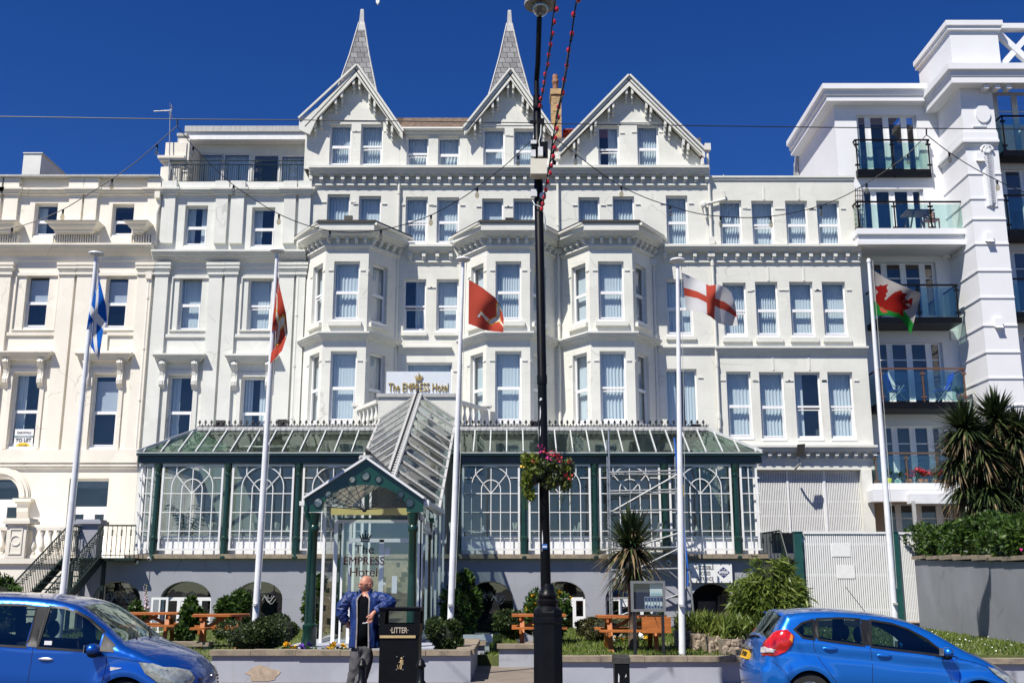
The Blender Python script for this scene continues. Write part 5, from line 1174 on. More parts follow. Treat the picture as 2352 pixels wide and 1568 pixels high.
for y in (PYF+.06, PYM-.6):
    for s in (-1, 1):
        x = PC + s*1.01; m = MB(); zt = zb0; m.lathe((x, y, FZ-.06), [(.14,0),(.14,.4),(.15,.42),(.15,.48),(.10,.52),(.085,1.4),(.08,zt-FZ-.35),(.11,zt-FZ-.3),(.11,zt-FZ-.24),(.085,zt-FZ-.2),(.13,zt-FZ+.05)], 12); m.build('column', M['green'], po, True)
    b = MB(); b.box(PC-1.15, PC+1.15, y-.05, y+.05, zb0-.0, zb0+.12) if y > 23 else None
    if y > 23: b.build('tie_beam', M['green'], po)
m = MB(); x = PC-1.16; m.tube([(x, PYF+.0, zE-.15), (x, PYF, zE-.35), (x+.09, PYF, zE-.5), (x+.09, PYF, .85), (x+.03, PYF, .45)], .045, 8); m.build('downpipe', M['green'], po, True)
# glazed screen and doors
DY = 23.6; DF = Frame((0, DY, 0), (1,0,0))
def dx(r7): return WX(548.8 + .3*r7, 1300, DY)
def dz(r7): return WZ(1097.6 + .3*r7, DY)
s = MB(); L0, R0 = dx(722), dx(1395); z0, z1 = FZ, dz(318)
for q in ((L0,L0+.08,z0,z1),(R0-.08,R0,z0,z1),(L0+.08,R0-.08,z1-.07,z1),(dx(838),dx(860),z0,z1-.07),(dx(1072),dx(1108),z0,dz(470)),(dx(1300),dx(1322),z0,z1-.07),(dx(860),dx(1300),dz(490),dz(462)),(dx(860),dx(1072),z0,z0+.12),(dx(1108),dx(1300),z0,z0+.12)): s.fbox(DF, *q, -.03, .03)
s.fbox(DF, dx(780), dx(795), z0, z1-.07, -.02, .02)
ds = s.build('door_screen', M['upvc'], po); g = MB(); g.poly([DF.p(L0,z0,0), DF.p(R0,z0,0), DF.p(R0,z1,0), DF.p(L0,z1,0)]); g.build('pane', glass_mat('door glass', (.80,.88,.86), .10, 0, (.9,1,1), wob=.05), ds)
red = paint('maroon letters', (.10,.018,.018), .4)
xm = dx(960)
for t_, yy, sz in (('The', 548, .27), ('EMPRESS', 636, .25), ('Hotel', 722, .27)): text_mesh(t_, sz, red, 'lettering', ds, (xm-.01, DY-.034, dz(yy)), extrude=.003, sx=1.0 if t_ != 'EMPRESS' else .95)
b = MB(); crown(b, DF, dx(962), dz(450), .19, .032, .038); b.build('crown', M['black'], ds)
m = MB(); m.fbox(DF, dx(1115), dx(1158), dz(590), dz(532), .032, .036); m.fbox(DF, dx(1175), dx(1215), dz(880), dz(748), .032, .036); m.fbox(DF, dx(1108), dx(1130), dz(815), dz(798), .032, .036); m.build('notice', M['upvc'], ds)
bx = MB(); bx.box(PC-.85, PC+.85, PYF+1.1, PYF+1.16, pv(1300), pv(1247)); bx.build('yellow_beam', paint('pale yellow beam', (.85,.68,.27), .5), po)  # plain pale yellow beam across the porch behind the arch
# stairs
st = MB(); n = 14; ys, ye = 25.0, 33.2
for i in range(n): z = FZ + (TERR-FZ)*(i+1)/n; y = ys + (ye-ys)*i/n; st.box(PC-.9, PC+.95, y, ye+1, FZ if i == 0 else FZ + (TERR-FZ)*i/n + .001, z)
st.build('stairs', M['slate sill'], po)
for s in (-1, 1):
    x = PC + s*1.06; w_ = MB(); g = MB()
    for y in np.arange(DY, 32.6, 1.5): w_.box(x-.03, x+.03, y-.03, y+.03, FZ-.1, ridge(y)-(zA-zE)-.02)
    w_.bar((x, DY, FZ+.05), (x, 32.6, FZ+.05), .045, .06); w_.bar((x, DY, zE-.5), (x, PYM, zE-.5), .045, .045); w_.bar((x, PYM, zE-.5), (x, 32.6, ridge(32.6)-(zA-zE)-.5), .045, .045)
    for y in np.arange(DY+.375, 32.5, .75):
        zt = ridge(y)-(zA-zE)-.25; ts = np.linspace(0, math.pi, 9)
        for t0, t1 in zip(ts, ts[1:]): w_.bar((x-.0, y+.34*math.cos(t0), zt-.3+.3*math.sin(t0)), (x, y+.34*math.cos(t1), zt-.3+.3*math.sin(t1)), .035, .035)
    g.poly([(x, DY, FZ), (x, 32.6, FZ), (x, 32.6, ridge(32.6)-(zA-zE)), (x, PYM, zE), (x, DY, zE)])
    o = w_.build('side_screen', M['upvc'], po); g.build('pane', M['clear'], o)
m = MB(); m.box(PC-1.5, PC+1.5, PYF-.45, 32.5, .1, FZ); m.build('plinth', M['lowwall'], po)
# ================================================================ front gardens
LZ = .40
def lawn(name, pts, z=LZ, n=9000, h=.07):
    m = MB(); m.prism([(x, y, z) for x, y in pts], (0,0,-.5)); o = kind(m.build(name, M['lawn']), 'structure')
    xs, ys = [p[0] for p in pts], [p[1] for p in pts]; P_ = []
    A = np.column_stack([RNG.uniform(min(xs), max(xs), n*2), RNG.uniform(min(ys), max(ys), n*2)])
    A = np.array([a for a in A if inside(a, pts)][:n]); n = len(A)
    d = RNG.uniform(0, 2*math.pi, n); w = .012; hh = h*RNG.uniform(.5, 1.3, n); ln = RNG.normal(0, .03, (n, 2))
    b = np.column_stack([A, np.full(n, z)]); dx_ = np.column_stack([np.cos(d)*w, np.sin(d)*w, np.zeros(n)])
    v = np.stack([b-dx_, b+dx_, b+np.column_stack([ln, hh])], 1).reshape(-1, 3)
    g = np_mesh('grass', v, np.arange(3*n).reshape(-1, 3), M['grass']); kind(g, 'stuff'); return o
def lowwall(label, l, r, sy_top, Y, sy_bot=None, back=None, h=None, capw=.34, mat='lowwall', back_r=True, damage=False):
    x0, x1 = WX(l, sy_top, Y), WX(r, sy_top, Y); zt = WZ(sy_top, Y); rt = thing('garden_wall', label, 'wall', ((x0+x1)/2, Y, 0))
    m = MB(); m.box(x0, x1, Y, Y+.22, -.05, zt-.09)
    if back: m.box(x1-.22, x1, Y+.221, back, -.05, zt-.092)
    m.build('wall', M[mat], rt); c = MB(); x = x0-.04
    while x < x1: w = random.uniform(.7, .95); c.box(x, min(x1+.04, x+w-.008), Y-.06+random.uniform(-.012,.012), Y+.28, zt-.088, zt + random.uniform(-.008,.006)); x += w
    if back: y = Y+.29; 
    if back:
        while y < back: c.box(x1-.27, x1+.05, y, min(back, y+.8), zt-.087, zt+random.uniform(-.006,.006)); y += .81
    c.build('coping', M['slate sill'], rt)
    if damage:
        for (cx_, cz, rx, rz) in damage:
            d = MB(); k = 22; d.prism([(cx_+rx*math.cos(t)*(1+.18*math.sin(5*t)+.08*math.sin(11*t)), Y-.006, max(.02, cz+rz*math.sin(t)*(1+.2*math.cos(3*t)))) for t in np.linspace(0, 2*math.pi, k)[:-1]], (0,.005,0)); d.build('bare_render_patch', paint('bare render', (.42,.33,.25), .9, var=.25, scale=9, bump=.6), rt)
    return rt
WY = 19.2
lowwall('long pale grey garden wall with brown coping and a bare patch, behind the man and bin', 488, 1081, 1492, WY, back=23.2, damage=[(WX(605, 1540, WY), .13, .27, .14)])
lowwall('pale grey garden wall with brown coping between the street lamp and the right car', 1291, 1725, 1506, 19.0)
lowwall('low pale wall with brown coping below the grass bank, behind the right car', 1727, 2600, 1511, 19.1)
lowwall('short pale garden wall left of the street lamp base by the entrance path', 1146, 1240, 1478, 22.6)
lowwall('short grey garden wall end right of the clipped shrub by the porch', 1066, 1112, 1471, 23.4)
lowwall('grey wall with brown coping behind the left car bonnet', 380, 478, 1473, 22.6)
kind(lawn('lawn', [(WX(1296,1500,19.3), 19.25), (WX(1720,1500,19.3), 19.25), (9.6, 31.5), (.6, 31.5), (.6, 24)], n=15000), 'structure')
kind(lawn('lawn', [(WX(1728,1500,19.35), 19.35), (13.0, 19.35), (12.6, 31), (5.0, 31)], n=20000, z=.44), 'structure')
kind(lawn('lawn', [(-13, 22.8), (WX(495,1490,19.5), 19.45), (-4.8, 19.45), (-4.8, 32.4), (-13, 32.4)], n=7000, z=.36), 'structure')
m = MB(); m.box(-4.79, WX(1070,1490,19.5)-.25, 19.43, 21.5, -.1, .38); kind(m.build('flower_bed', M['soil']), 'structure')
kind(lawn('lawn', [(-1.45, 23.7), (-1.0, 32.4), (.1, 32.4), (.2, 22.9), (-.25, 22.9)], n=2500, z=.2), 'structure')
# daisies on the bank
P_ = np.column_stack([RNG.uniform(5.5, 12.3, 300), RNG.uniform(19.5, 29, 300), np.full(300, .5)])
d = leaves('daisies', P_, np.tile([0,0,1.0], (300,1)), .024, M['whitefl'], aspect=1.2, jitter=.3); kind(d, 'stuff')
# ---------------------------------------------------------------- shrubs
def shrub(name, label, l, r, t, b, Y, n, size, mat, depth=None, lumps=12, boxy=.0, flowers=None, cat='shrub', zb=None, aspect=.55, core=.72, jitter=.7, lr=.42):
    cx_, cz = (l+r)/2, (t+b)/2; c_ = W(cx_, cz, Y); rx = (WX(r, cz, Y)-WX(l, cz, Y))/2; zt, z0 = WZ(t, Y), (zb if zb is not None else WZ(b, Y)); rz = (zt-z0)/2; ry = depth or rx*.8
    rt = thing(name, label, cat, (c_.x, Y, z0)); ctr = (c_.x, Y, (zt+z0)/2)
    p, nr = blob_points(ctr, (rx*1.03, ry, rz*1.05), n, lumps, .45, zmin=z0-.03, boxy=boxy, lump_r=lr); leaves('leaves', p, nr, size, mat, rt, aspect, jitter)
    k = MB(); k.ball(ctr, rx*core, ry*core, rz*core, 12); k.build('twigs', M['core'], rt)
    if flowers:
        fm, fn, fs = flowers; q, nq = blob_points(ctr, (rx*1.08, ry*1.08, rz*1.1), fn*3, lumps, .05, zmin=z0); q, nq = q[q[:,1] < Y+.1][:fn], nq[q[:,1] < Y+.1][:fn]
        if len(q): leaves('flowers', np.repeat(q, 4, 0), np.tile(nq, (1,1)).repeat(4, 0), fs, fm, rt, 1, .8)
    return rt
shrub('hedge', 'leafy dark bush above the roof of the left car at the picture edge', -40, 66, 1303, 1375, 24, 5000, .12, M['leaf'], lumps=16, zb=.3)
shrub('shrub', 'small green bush behind the bonnet of the left car', 292, 350, 1380, 1450, 26, 2500, .12, M['leaf'], zb=.36)
shrub('shrub', 'loose leafy bush in front of the white basement door left of the porch', 400, 473, 1374, 1468, 24.5, 3200, .13, M['leaf'], zb=.36)
shrub('shrub', 'rounded laurel bush just left of the second flagpole', 490, 582, 1356, 1440, 26, 4200, .13, M['leaf'], zb=.36)
shrub('shrub', 'clipped box bush directly behind the long wall, left of the porch', 512, 652, 1417, 1496, 20.4, 9000, .055, M['leafdark'], depth=.9, boxy=.35, zb=.4, lumps=16)
shrub('shrub', 'clipped rounded bush between the second flagpole and the porch', 588, 695, 1408, 1472, 22, 6000, .06, M['leafdark'], boxy=.2, zb=.4)
shrub('shrub', 'tall laurel climbing beside the left green porch column', 697, 757, 1318, 1468, 25.5, 3200, .13, M['leaf'], depth=.5, zb=.36)
shrub('shrub', 'clipped bush behind the right end of the long wall by the litter bin', 975, 1063, 1418, 1496, 20.3, 6500, .055, M['leafdark'], boxy=.2, zb=.4)
shrub('shrub', 'big dark laurel right of the porch beside the third flagpole', 1000, 1116, 1318, 1478, 24.5, 6000, .12, M['leaf'], zb=.2, lumps=16)
shrub('shrub', 'rounded box bush between the laurel and the street lamp', 1120, 1228, 1398, 1472, 26, 6500, .07, M['leafdark'], zb=.36)
shrub('shrub', 'dark bush dotted with yellow flowers behind the street lamp', 1196, 1312, 1340, 1478, 24.5, 6500, .10, M['leaf'], zb=.36, flowers=(M['yellowfl'], 34, .10), lumps=16)
shrub('shrub', 'speckled bronze green bush right of the street lamp', 1306, 1458, 1411, 1480, 25, 9000, .075, M['leafbronze'], zb=.36, lumps=16, depth=1.0)
shrub('shrub', 'low green bush hidden behind the notice board', 1448, 1528, 1404, 1440, 27, 2500, .12, M['leaf'], zb=.36)
# bamboo-like shrub
def bamboo(label, l, r, t, b, Y, n):
    c_ = W((l+r)/2, b, Y); z0 = .4; zt = WZ(t, Y); rx = (WX(r, 1380, Y)-WX(l, 1380, Y))/2; rt = thing('bamboo_shrub', label, 'shrub', (c_.x, Y, z0))
    H = zt - z0; k = RNG.integers(0, 70, n); a0 = RNG.uniform(0, 2*math.pi, 70); rr = np.sqrt(RNG.random(70)); hh = H*RNG.uniform(.55, 1.0, 70)*(1-.25*rr)
    t_ = RNG.random(n)**.6; lean = rr[k]*(.45 + .62*np.sin(t_*2.2))*rx
    P_ = np.column_stack([c_.x + np.cos(a0[k])*lean + RNG.normal(0,.10,n), Y + np.sin(a0[k])*lean*.8 + RNG.normal(0,.1,n), z0 + hh[k]*t_*(1.03-.25*t_*rr[k]) + RNG.normal(0,.06,n)])
    nr = np.column_stack([np.cos(a0[k])*.9, np.sin(a0[k])*.9-.3, -.25-.3*RNG.random(n)]); leaves('leaves', P_, nr, .21, M['bamboo'], rt, .17, .5)
    m = MB()
    for i in range(40): m.tube([(c_.x+math.cos(a0[i])*.15, Y+math.sin(a0[i])*.15, z0), (c_.x+math.cos(a0[i])*rr[i]*rx*.7, Y+math.sin(a0[i])*rr[i]*rx*.5, z0+hh[i]*.55), (c_.x+math.cos(a0[i])*rr[i]*rx*.95, Y+math.sin(a0[i])*rr[i]*rx*.8, z0+hh[i]*.85)], .012, 4)
    m.ball((c_.x, Y+.1, z0+H*.36), rx*.62, rx*.5, H*.40, 10); m.build('canes', M['core'], rt)
bamboo('tall arching bamboo bush between the access notice and the slatted gate', 1694, 1858, 1236, 1470, 24.5, 15000)
for q in ((1716, 1372, .3),): pass
shrub('shrub', 'small dark red leaved bush beside the bamboo', 1690, 1712, 1385, 1470, 25.6, 900, .10, M['leafbronze'], zb=.4)
# stone troughs with grasses
for i, (sx, Y) in enumerate(((1592, 22.4), (1630, 21.5), (1668, 20.6), (1700, 19.9))):
    x = WX(sx, 1460, Y); rt = thing('stone_trough', ['rough stone trough farthest back, nearest the fourth flagpole','rough stone trough second from the back with feathery grass','rough stone trough third from the back with pale grass','rough stone trough nearest the right car'][i], 'planter', (x, Y, LZ)); z = WZ(1448+i*6, Y); 
    m = MB(); w = .34
    m.prism([(x-w, Y-.22, LZ), (x+w, Y-.22, LZ), (x+w*1.12, Y-.26, z), (x-w*1.12, Y-.26, z)], (0,.46,0))
    for j in range(26): m.ball((x+random.uniform(-w,w), Y-.25, random.uniform(LZ+.03, z-.03)), random.uniform(.03,.08), .03, random.uniform(.03,.07), 6)
    m.build('trough', M['stone'], rt)
    n = 420; a = RNG.uniform(0, 2*math.pi, n); P_ = np.column_stack([x+RNG.uniform(-w,w,n), Y+RNG.uniform(-.2,.2,n), z+RNG.uniform(0,.3,n)]); nr = np.column_stack([np.cos(a)*.5, np.sin(a)*.5, np.full(n,1.0)])
    leaves('plants', P_, nr, .26, M['leaflight'] if i % 2 == 0 else M['bamboo'], rt, .12, .4)
m = MB(); a, b = W(1566, 1445, 22.8), W(1716, 1497, 19.3); m.bar((a.x, a.y, LZ+.05), (b.x, b.y, LZ+.05), .25, .14); tag(m.build('stone_edging', M['slate sill']), 'sloping brown stone edging below the row of stone troughs', 'edging')
# flowers
def flowerpatch(label, l, r, sy, Y, n, mats, z):
    rt = thing('bedding_flowers', label, 'flowers', (WX((l+r)/2, sy, Y), Y, z)); x0, x1 = WX(l, sy, Y), WX(r, sy, Y)
    P_ = np.column_stack([RNG.uniform(x0, x1, n*9), Y+RNG.uniform(-.2,.2,n*9), z+RNG.uniform(0,.12,n*9)]); leaves('leaves', P_, np.tile([0,0,1.0],(n*9,1)), .08, M['leaf'], rt)
    for mt, nm in mats:
        q = np.column_stack([RNG.uniform(x0, x1, n), Y-.15+RNG.uniform(-.1,.1,n), z+RNG.uniform(.08,.2,n)]); leaves('petals', np.repeat(q, 3, 0), np.tile([0,-.8,.5],(3*n,1)), .085, M[mt], rt, 1.0, .5)
flowerpatch('yellow pansies behind the coping near the left porch column', 648, 684, 1486, 19.75, 10, [('yellowfl','p')], .42)
flowerpatch('purple pansies behind the coping in front of the porch column', 692, 732, 1488, 19.75, 7, [('purplefl','p')], .42)
flowerpatch('yellow pansies behind the coping just left of the man', 740, 802, 1488, 19.75, 12, [('yellowfl','p')], .42)
flowerpatch('yellow flowers on the lawn under the picnic table right of the lamp', 1395, 1490, 1470, 23.5, 18, [('yellowfl','p'),('whitefl','q')], LZ)
# foxglove
t = thing('foxglove', 'single pale foxglove spike by the open white door', 'flower', W(337, 1440, 26)); m = MB(); a, b = W(338, 1440, 26), W(336, 1340, 26); m.tube([a, b], .012, 5); m.build('stem', M['leaflight'], t)
m = MB(); 
for i in range(26): p = a.lerp(b, .35+.65*i/26); m.ball(p+Vector((random.uniform(-.06,.06), random.uniform(-.06,.02), 0)), .03*(1.2-i/30), n=6)
m.build('flower', paint('pale pink bells', (.6,.45,.5), .6), t)
# open white gate by the basement door
t = thing('white_gate', 'small open white framed glass door leaf by the left basement door', 'gate', (WX(365,1400,30), 30, .3)); m = MB(); x0, x1 = WX(346,1400,30), WX(385,1400,30); z0, z1 = .3, WZ(1371, 30)
for q in ((x0,x0+.06,z0,z1),(x1-.06,x1,z0,z1),(x0+.06,x1-.06,z1-.06,z1),(x0+.06,x1-.06,z0,z0+.1),((x0+x1)/2-.02,(x0+x1)/2+.02,z0+.1,z1-.06)): m.box(q[0],q[1],30,30.05,q[2],q[3])
m.build('frame', M['upvc'], t); g = MB(); g.poly([(x0,30.025,z0),(x1,30.025,z0),(x1,30.025,z1),(x0,30.025,z1)]); g.build('pane', M['clear'], t)
# ---------------------------------------------------------------- cordyline palms
def rosette(c_, R_, n, seed, down=.5, flat=1, sag=1.0, wd=.017):
    rg = np.random.default_rng(seed); V_, F_, MI = [], [], []
    for i in range(n):
        t = i/n; el = math.pi/2 - (t**.75)*(math.pi/2 + down) ; az = rg.uniform(0, 2*math.pi); ln = R_*rg.uniform(.75, 1.1)*(1 if t < .75 else .8); w = wd*rg.uniform(.8,1.3)
        d = np.array([math.cos(az)*math.cos(el), math.sin(az)*math.cos(el)*flat, math.sin(el)]); s = np.cross(d, [0,0,1.0]); s = s/max(1e-6, np.linalg.norm(s)); o = len(V_); k = 6; g = rg.uniform(.10, .5)*(.4+t)*sag
        for j in range(k+1):
            q = j/k; p = np.array(c_) + d*ln*q + np.array([0,0,-g*ln*q**2.3]); ww = w*(1-q**2.5)*(.55+.9*min(1,q*4)) + .002
            V_ += [p - s*ww, p + s*ww]
        for j in range(k): F_.append((o+2*j, o+2*j+1, o+2*j+3, o+2*j+2)); MI.append(1 if t > .66 and rg.random() < .75 else 0)
    return V_, F_, MI
def cordyline(label, base, heads, trunk, wd=.017):
    rt = thing('cordyline_palm', label, 'palm', base); V_, F_, MI = [], [], []
    for k, (c_, R_, n, dn) in enumerate(heads):
        v, f, mi = rosette(c_, R_, n, 31+k, dn, 1, 1.0, wd); o = len(V_); V_ += v; F_ += [tuple(i+o for i in q) for q in f]; MI += mi
    np_mesh('leaves', np.array(V_), np.array(F_), [M['palm'], M['palmdry']], rt, MI)
    m = MB(); [m.tube(p, r, 8) for p, r in trunk]; m.build('trunk', M['bark'], rt, True)
CYp = 21.0; b = W(1456, 1500, CYp); b.z = LZ; h1 = W(1449, 1262, CYp); h2 = W(1452, 1300, CYp)
cordyline('spiky cordyline palm in front of the scaffold, behind the notice board', b, [(h1, .98, 300, .35), (W(1450,1225,CYp), .55, 60, .0), (h2, .85, 120, 1.15)], [([b, W(1453, 1400, CYp), h1], [.10, .085, .07])])
PYp = 29.5; b = W(2290, 1270, PYp); hs_ = [((2216,988),.98,300,.9),((2286,968),1.02,320,.8),((2334,1005),.98,300,.9),((2196,1055),.92,260,1.0),((2252,1035),1.0,300,1.0),((2305,1062),.98,300,1.1),((2345,1085),.9,240,1.1),((2222,1112),.92,240,1.2),((2272,1122),.95,260,1.2),((2318,1135),.9,220,1.3),((2245,1160),.8,160,1.4),((2296,1170),.8,160,1.4)]
b.z = 1.9
cordyline('big many headed cordyline palm above the retaining wall at the right', b, [(W(*p, PYp+.3*(i % 2)), r*1.08, int(n*1.7), dn) for i, (p, r, n, dn) in enumerate(hs_)], [([b, W(2288,1180,PYp), W(2270,1090,PYp), W(2216,1010,PYp)], [.2,.17,.12,.08]), ([W(2288,1180,PYp), W(2296,1080,PYp), W(2292,990,PYp)], [.16,.12,.08]), ([W(2288,1190,PYp), W(2320,1100,PYp), W(2330,1030,PYp)], [.13,.1,.07])], .024)
# ---------------------------------------------------------------- retaining wall, hedge, gates on the right
A = Vector((WX(2112,1430,30.8), 30.8, 0)); B = Vector((WX(2356,1440,22.6), 22.6, 0)); dB = (B-A).normalized(); E = A + dB*12
rw = thing('retaining_wall', 'tall grey retaining wall running forward beneath the flowering hedge', 'wall', A)
RF = Frame(A, E-A); ln = (E-A).length; m = MB(); zt0, zt1 = WZ(1285, 30.8), WZ(1292, 24); m.hexa([RF.p(0,.2,-.3), RF.p(ln,.2,-.3), RF.p(ln,.2,0), RF.p(0,.2,0), RF.p(0,zt0,-.3), RF.p(ln,zt1-.1,-.3), RF.p(ln,zt1-.1,0), RF.p(0,zt0,0)]); m.build('wall', M['retain'], rw)
m = MB(); u = .0
while u < ln: w = random.uniform(.9, 1.5); zt = zt0 + (zt1-.1-zt0)*u/ln; m.fbox(RF, u, u+w-.01, zt+.01, zt+.10+random.uniform(-.02,.03), -.35, .07); u += w
m.build('coping', M['slate sill'], rw)
m = MB(); m.prism([RF.p(0,1.9,-.3), RF.p(ln,1.9,-.3), RF.p(ln,1.9,-8), RF.p(0,1.9,-8)], (0,0,-.5)); kind(m.build('raised_bed', M['soil']), 'structure')
hd = thing('flowering_hedge', 'dense dark green hedge with a few pink roses on top of the retaining wall', 'hedge', RF.p(ln*.4, zt0, -.7)); Q, Nn = [], []
for i in range(16):
    u = -.3 + ln*.80*i/15; zt = zt0+(zt1-zt0)*u/ln; p_, n_ = blob_points(RF.p(u, zt+.42, -.60), (.8, .85, .72+.08*math.sin(i*2)), 2300, 7, .45, zmin=zt-.3); Q.append(p_); Nn.append(n_)
Q, Nn = np.vstack(Q), np.vstack(Nn); leaves('leaves', Q, Nn, .12, M['leaf'], hd)
k = MB(); [k.ball(RF.p(-.3+ln*.8*i/15, zt0+.25, -.65), .5, .45, .36, 8) for i in range(16)]; k.build('twigs', M['core'], hd)
idx = RNG.choice(len(Q), 16); leaves('flowers', np.repeat(Q[idx]+Nn[idx]*.08, 4, 0), np.repeat(Nn[idx], 4, 0), .08, M['pinkfl'], hd, 1, .7)
GY_ = 31.0
def gate(nm, label, l, r, t, b, n, Y=GY_):
    x0, x1 = WX(l, 1330, Y), WX(r, 1330, Y); zt, zb = WZ(t, Y), WZ(b, Y); rt = thing(nm, label, 'gate', ((x0+x1)/2, Y, zb)); w = (x1-x0)/n
    for a, b_, nm2 in ((0, n, 'slats'),):
        m = MB()
        for i in range(n): m.box(x0+i*w, x0+i*w+w*.66, Y, Y+.03, zb+random.uniform(0,.015), zt-.03)
        m.build('slats', M['upvc'], rt)
    f = MB(); f.box(x0, x1, Y-.03, Y+.06, zt-.028, zt+.03); f.box(x0, x1, Y+.031, Y+.07, zb+.25, zb+.33); f.box(x0, x1, Y+.031, Y+.07, zt-.35, zt-.27); f.box(x0, x1, Y+.031, Y+.07, (zb+zt)/2, (zb+zt)/2+.08)
    if n > 30:
        for (qx, qz) in ((.46,.80),(.50,.55),(.16,.3)): f.box(x0+(x1-x0)*qx-.3, x0+(x1-x0)*qx+.22, Y-.012, Y-.002, zb+(zt-zb)*qz-.18, zb+(zt-zb)*qz+.18) if qx > .2 else None
    for z in (zt-.2, zb+.9, zb+.1): f.box(x0-.12, x0, Y-.02, Y+.04, z-.06, z+.06)
    f.build('frame', M['white'], rt); k = MB(); k.box(x0, x1, Y+.09, Y+.10, zb+.05, zt-.05); k.build('added_dark_board', M['dark'], rt); return rt  # dark board added behind the slats so the gaps look shaded
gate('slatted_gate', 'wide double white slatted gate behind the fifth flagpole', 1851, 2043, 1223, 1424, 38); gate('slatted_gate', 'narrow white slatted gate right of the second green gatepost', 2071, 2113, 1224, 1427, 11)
for i, (l, r) in enumerate(((1829,1846),(2050,2068))):
    x0, x1 = WX(l, 1330, GY_), WX(r, 1330, GY_); m = MB(); m.box(x0, x1, GY_-.1, GY_+.12, .3, WZ(1222, GY_)); m.box(x0-.02, x1+.02, GY_-.12, GY_+.14, WZ(1222,GY_), WZ(1220,GY_)); 
    for z in (.8, 1.6, 2.6): m.box(x1 if i == 0 else x0-.04, x1+.04 if i == 0 else x0, GY_-.03, GY_+.03, z, z+.12)
    tag(m.build('gatepost', paint('green gatepost', (.012,.07,.065), .4, var=.2)), ['dark green gatepost beside the bamboo','dark green gatepost between the wide and narrow slatted gates'][i], 'gatepost')
# iron stair rail behind the gate
M['stairiron'] = paint('dark stair iron', (.005,.018,.014), .45, var=.3)
def iron_rail(parent, pts, h=.95, gap=.12, name='railing', ornament=True, mat='stairiron'):
    m = MB(); P_ = [Vector(p) for p in pts]
    for a, b in zip(P_, P_[1:]):
        m.tube([a+Vector((0,0,h)), b+Vector((0,0,h))], .025, 6); m.tube([a+Vector((0,0,.08)), b+Vector((0,0,.08))], .015, 5); n = max(2, int((b-a).length/gap))
        for i in range(n+1):
            p = a.lerp(b, i/n); m.tube([p+Vector((0,0,.02)), p+Vector((0,0,h))], .011, 5)
            if ornament and i % 2 == 0:
                for z in (.68, .74, .80): m.ball(p+Vector((0,0,z)), .034, .02, .03, 6)
                m.ball(p+Vector((0,0,.2)), .022, .022, .05, 6)
    return m.build(name, M[mat], parent)
sr = thing('stair_rail', 'dark green iron stair rail between the bamboo and the slatted gate', 'railing', (7.9, 31.5, .4)); a = W(1752, 1228, 33); b = W(1792, 1222, 32.5); iron_rail(sr, [a-Vector((0,0,.9)), b-Vector((0,0,.9)), (WX(1824,1300,31.6), 31.6, .7)])
# left iron staircase

SX0, SX1 = -13.25, -12.2; sx_ = thing('iron_staircase', 'dark green iron outside staircase with ornate balusters leading to the raised terrace', 'staircase', ((SX0+SX1)/2, 28, .3)); zf = TERR
ys0, ys1 = 28.3, 32.3; n = 12
for i in range(n):
    y = ys0 + (ys1-ys0)*i/n; z = .3 + (zf-.3)*(i+1)/n; m = MB(); m.box(SX0+.04, SX1-.04, y, y+.33, z-.035, z); m.build('tread', M['stairiron'], sx_)
m = MB()
for x in (SX0, SX1): m.bar((x, ys0-.05, .3), (x, ys1, zf-.05), .06, .26)
m.build('stringer', M['stairiron'], sx_)
m = MB(); m.box(SX0, -11.2, ys1, ys1+1.2, zf-.08, zf); m.box(SX0+.1, SX0+.2, ys1+.1, ys1+.2, .2, zf-.081); m.box(SX1, SX1+.1, ys1+.1, ys1+.2, .2, zf-.081); m.build('landing', M['stairiron'], sx_)
iron_rail(sx_, [(SX0, ys0, .3), (SX0, ys1, zf), (SX0, ys1+1.1, zf)]); iron_rail(sx_, [(SX1, ys0, .3), (SX1, ys1, zf), (-11.25, ys1+.05, zf)])
m = MB(); x0, x1 = WX(176, 1240, 33.2), WX(222, 1240, 33.2); z = WZ(1192, 33.2); m.box(x0, x1, 33.2, 33.7, .2, z-.14); m.box(x0-.12, x1+.12, 33.1, 33.8, z-.14, z-.05); m.box(x0-.06, x1+.06, 33.15, 33.75, z-.05, z); tag(m.build('gate_pier', M['greywall']), 'grey pier with a cap behind the iron staircase', 'pier')
# ---------------------------------------------------------------- picnic tables
def picnic(loc, L_=1.55, panel=False, rz=0):
    rt = thing('picnic_table', '', 'picnic table', (0,0,0)); H, Wt = .70, .70; wood = M['orange wood']
    m = MB(); [m.box(-L_/2, L_/2, -Wt/2+i*Wt/5+.006, -Wt/2+(i+1)*Wt/5-.006, H-.045, H) for i in range(5)]; m.build('table_top', wood, rt)
    for s in (-1, 1):
        m = MB(); [m.box(-L_/2, L_/2, s*.60-.12+k*.125, s*.60-.005+k*.125, .41, .45) for k in (0, 1)]; m.build('bench', wood, rt)
    for ex in (-1, 1):
        x = ex*(L_/2-.22)
        for s in (-1, 1): m = MB(); m.bar((x, s*.22, H-.05), (x, s*.56, 0), .045, .09, (1,0,0)); m.build('leg', wood, rt)
        m = MB(); m.bar((x+.04*ex, -.72, .37), (x+.04*ex, .72, .37), .045, .09); m.bar((x+.04*ex, -.33, H-.09), (x+.04*ex, .33, H-.09), .045, .08); m.bar((x, 0, .40), (x-ex*.45, 0, H-.06), .045, .07); m.build('crossbeam', wood, rt)
    if panel: m = MB(); m.box(L_/2-.52, L_/2+.02, -.78, -.74, .40, H-.01); m.build('board', M['orange wood'], rt)
    rt.location = loc; rt.rotation_euler = (0,0,rz); return rt
pt = picnic((WX(1237,1425,23.6), 23.6, .32), 1.15); tb = [pt]
pt['label'] = 'orange stained picnic table half hidden behind the street lamp base'
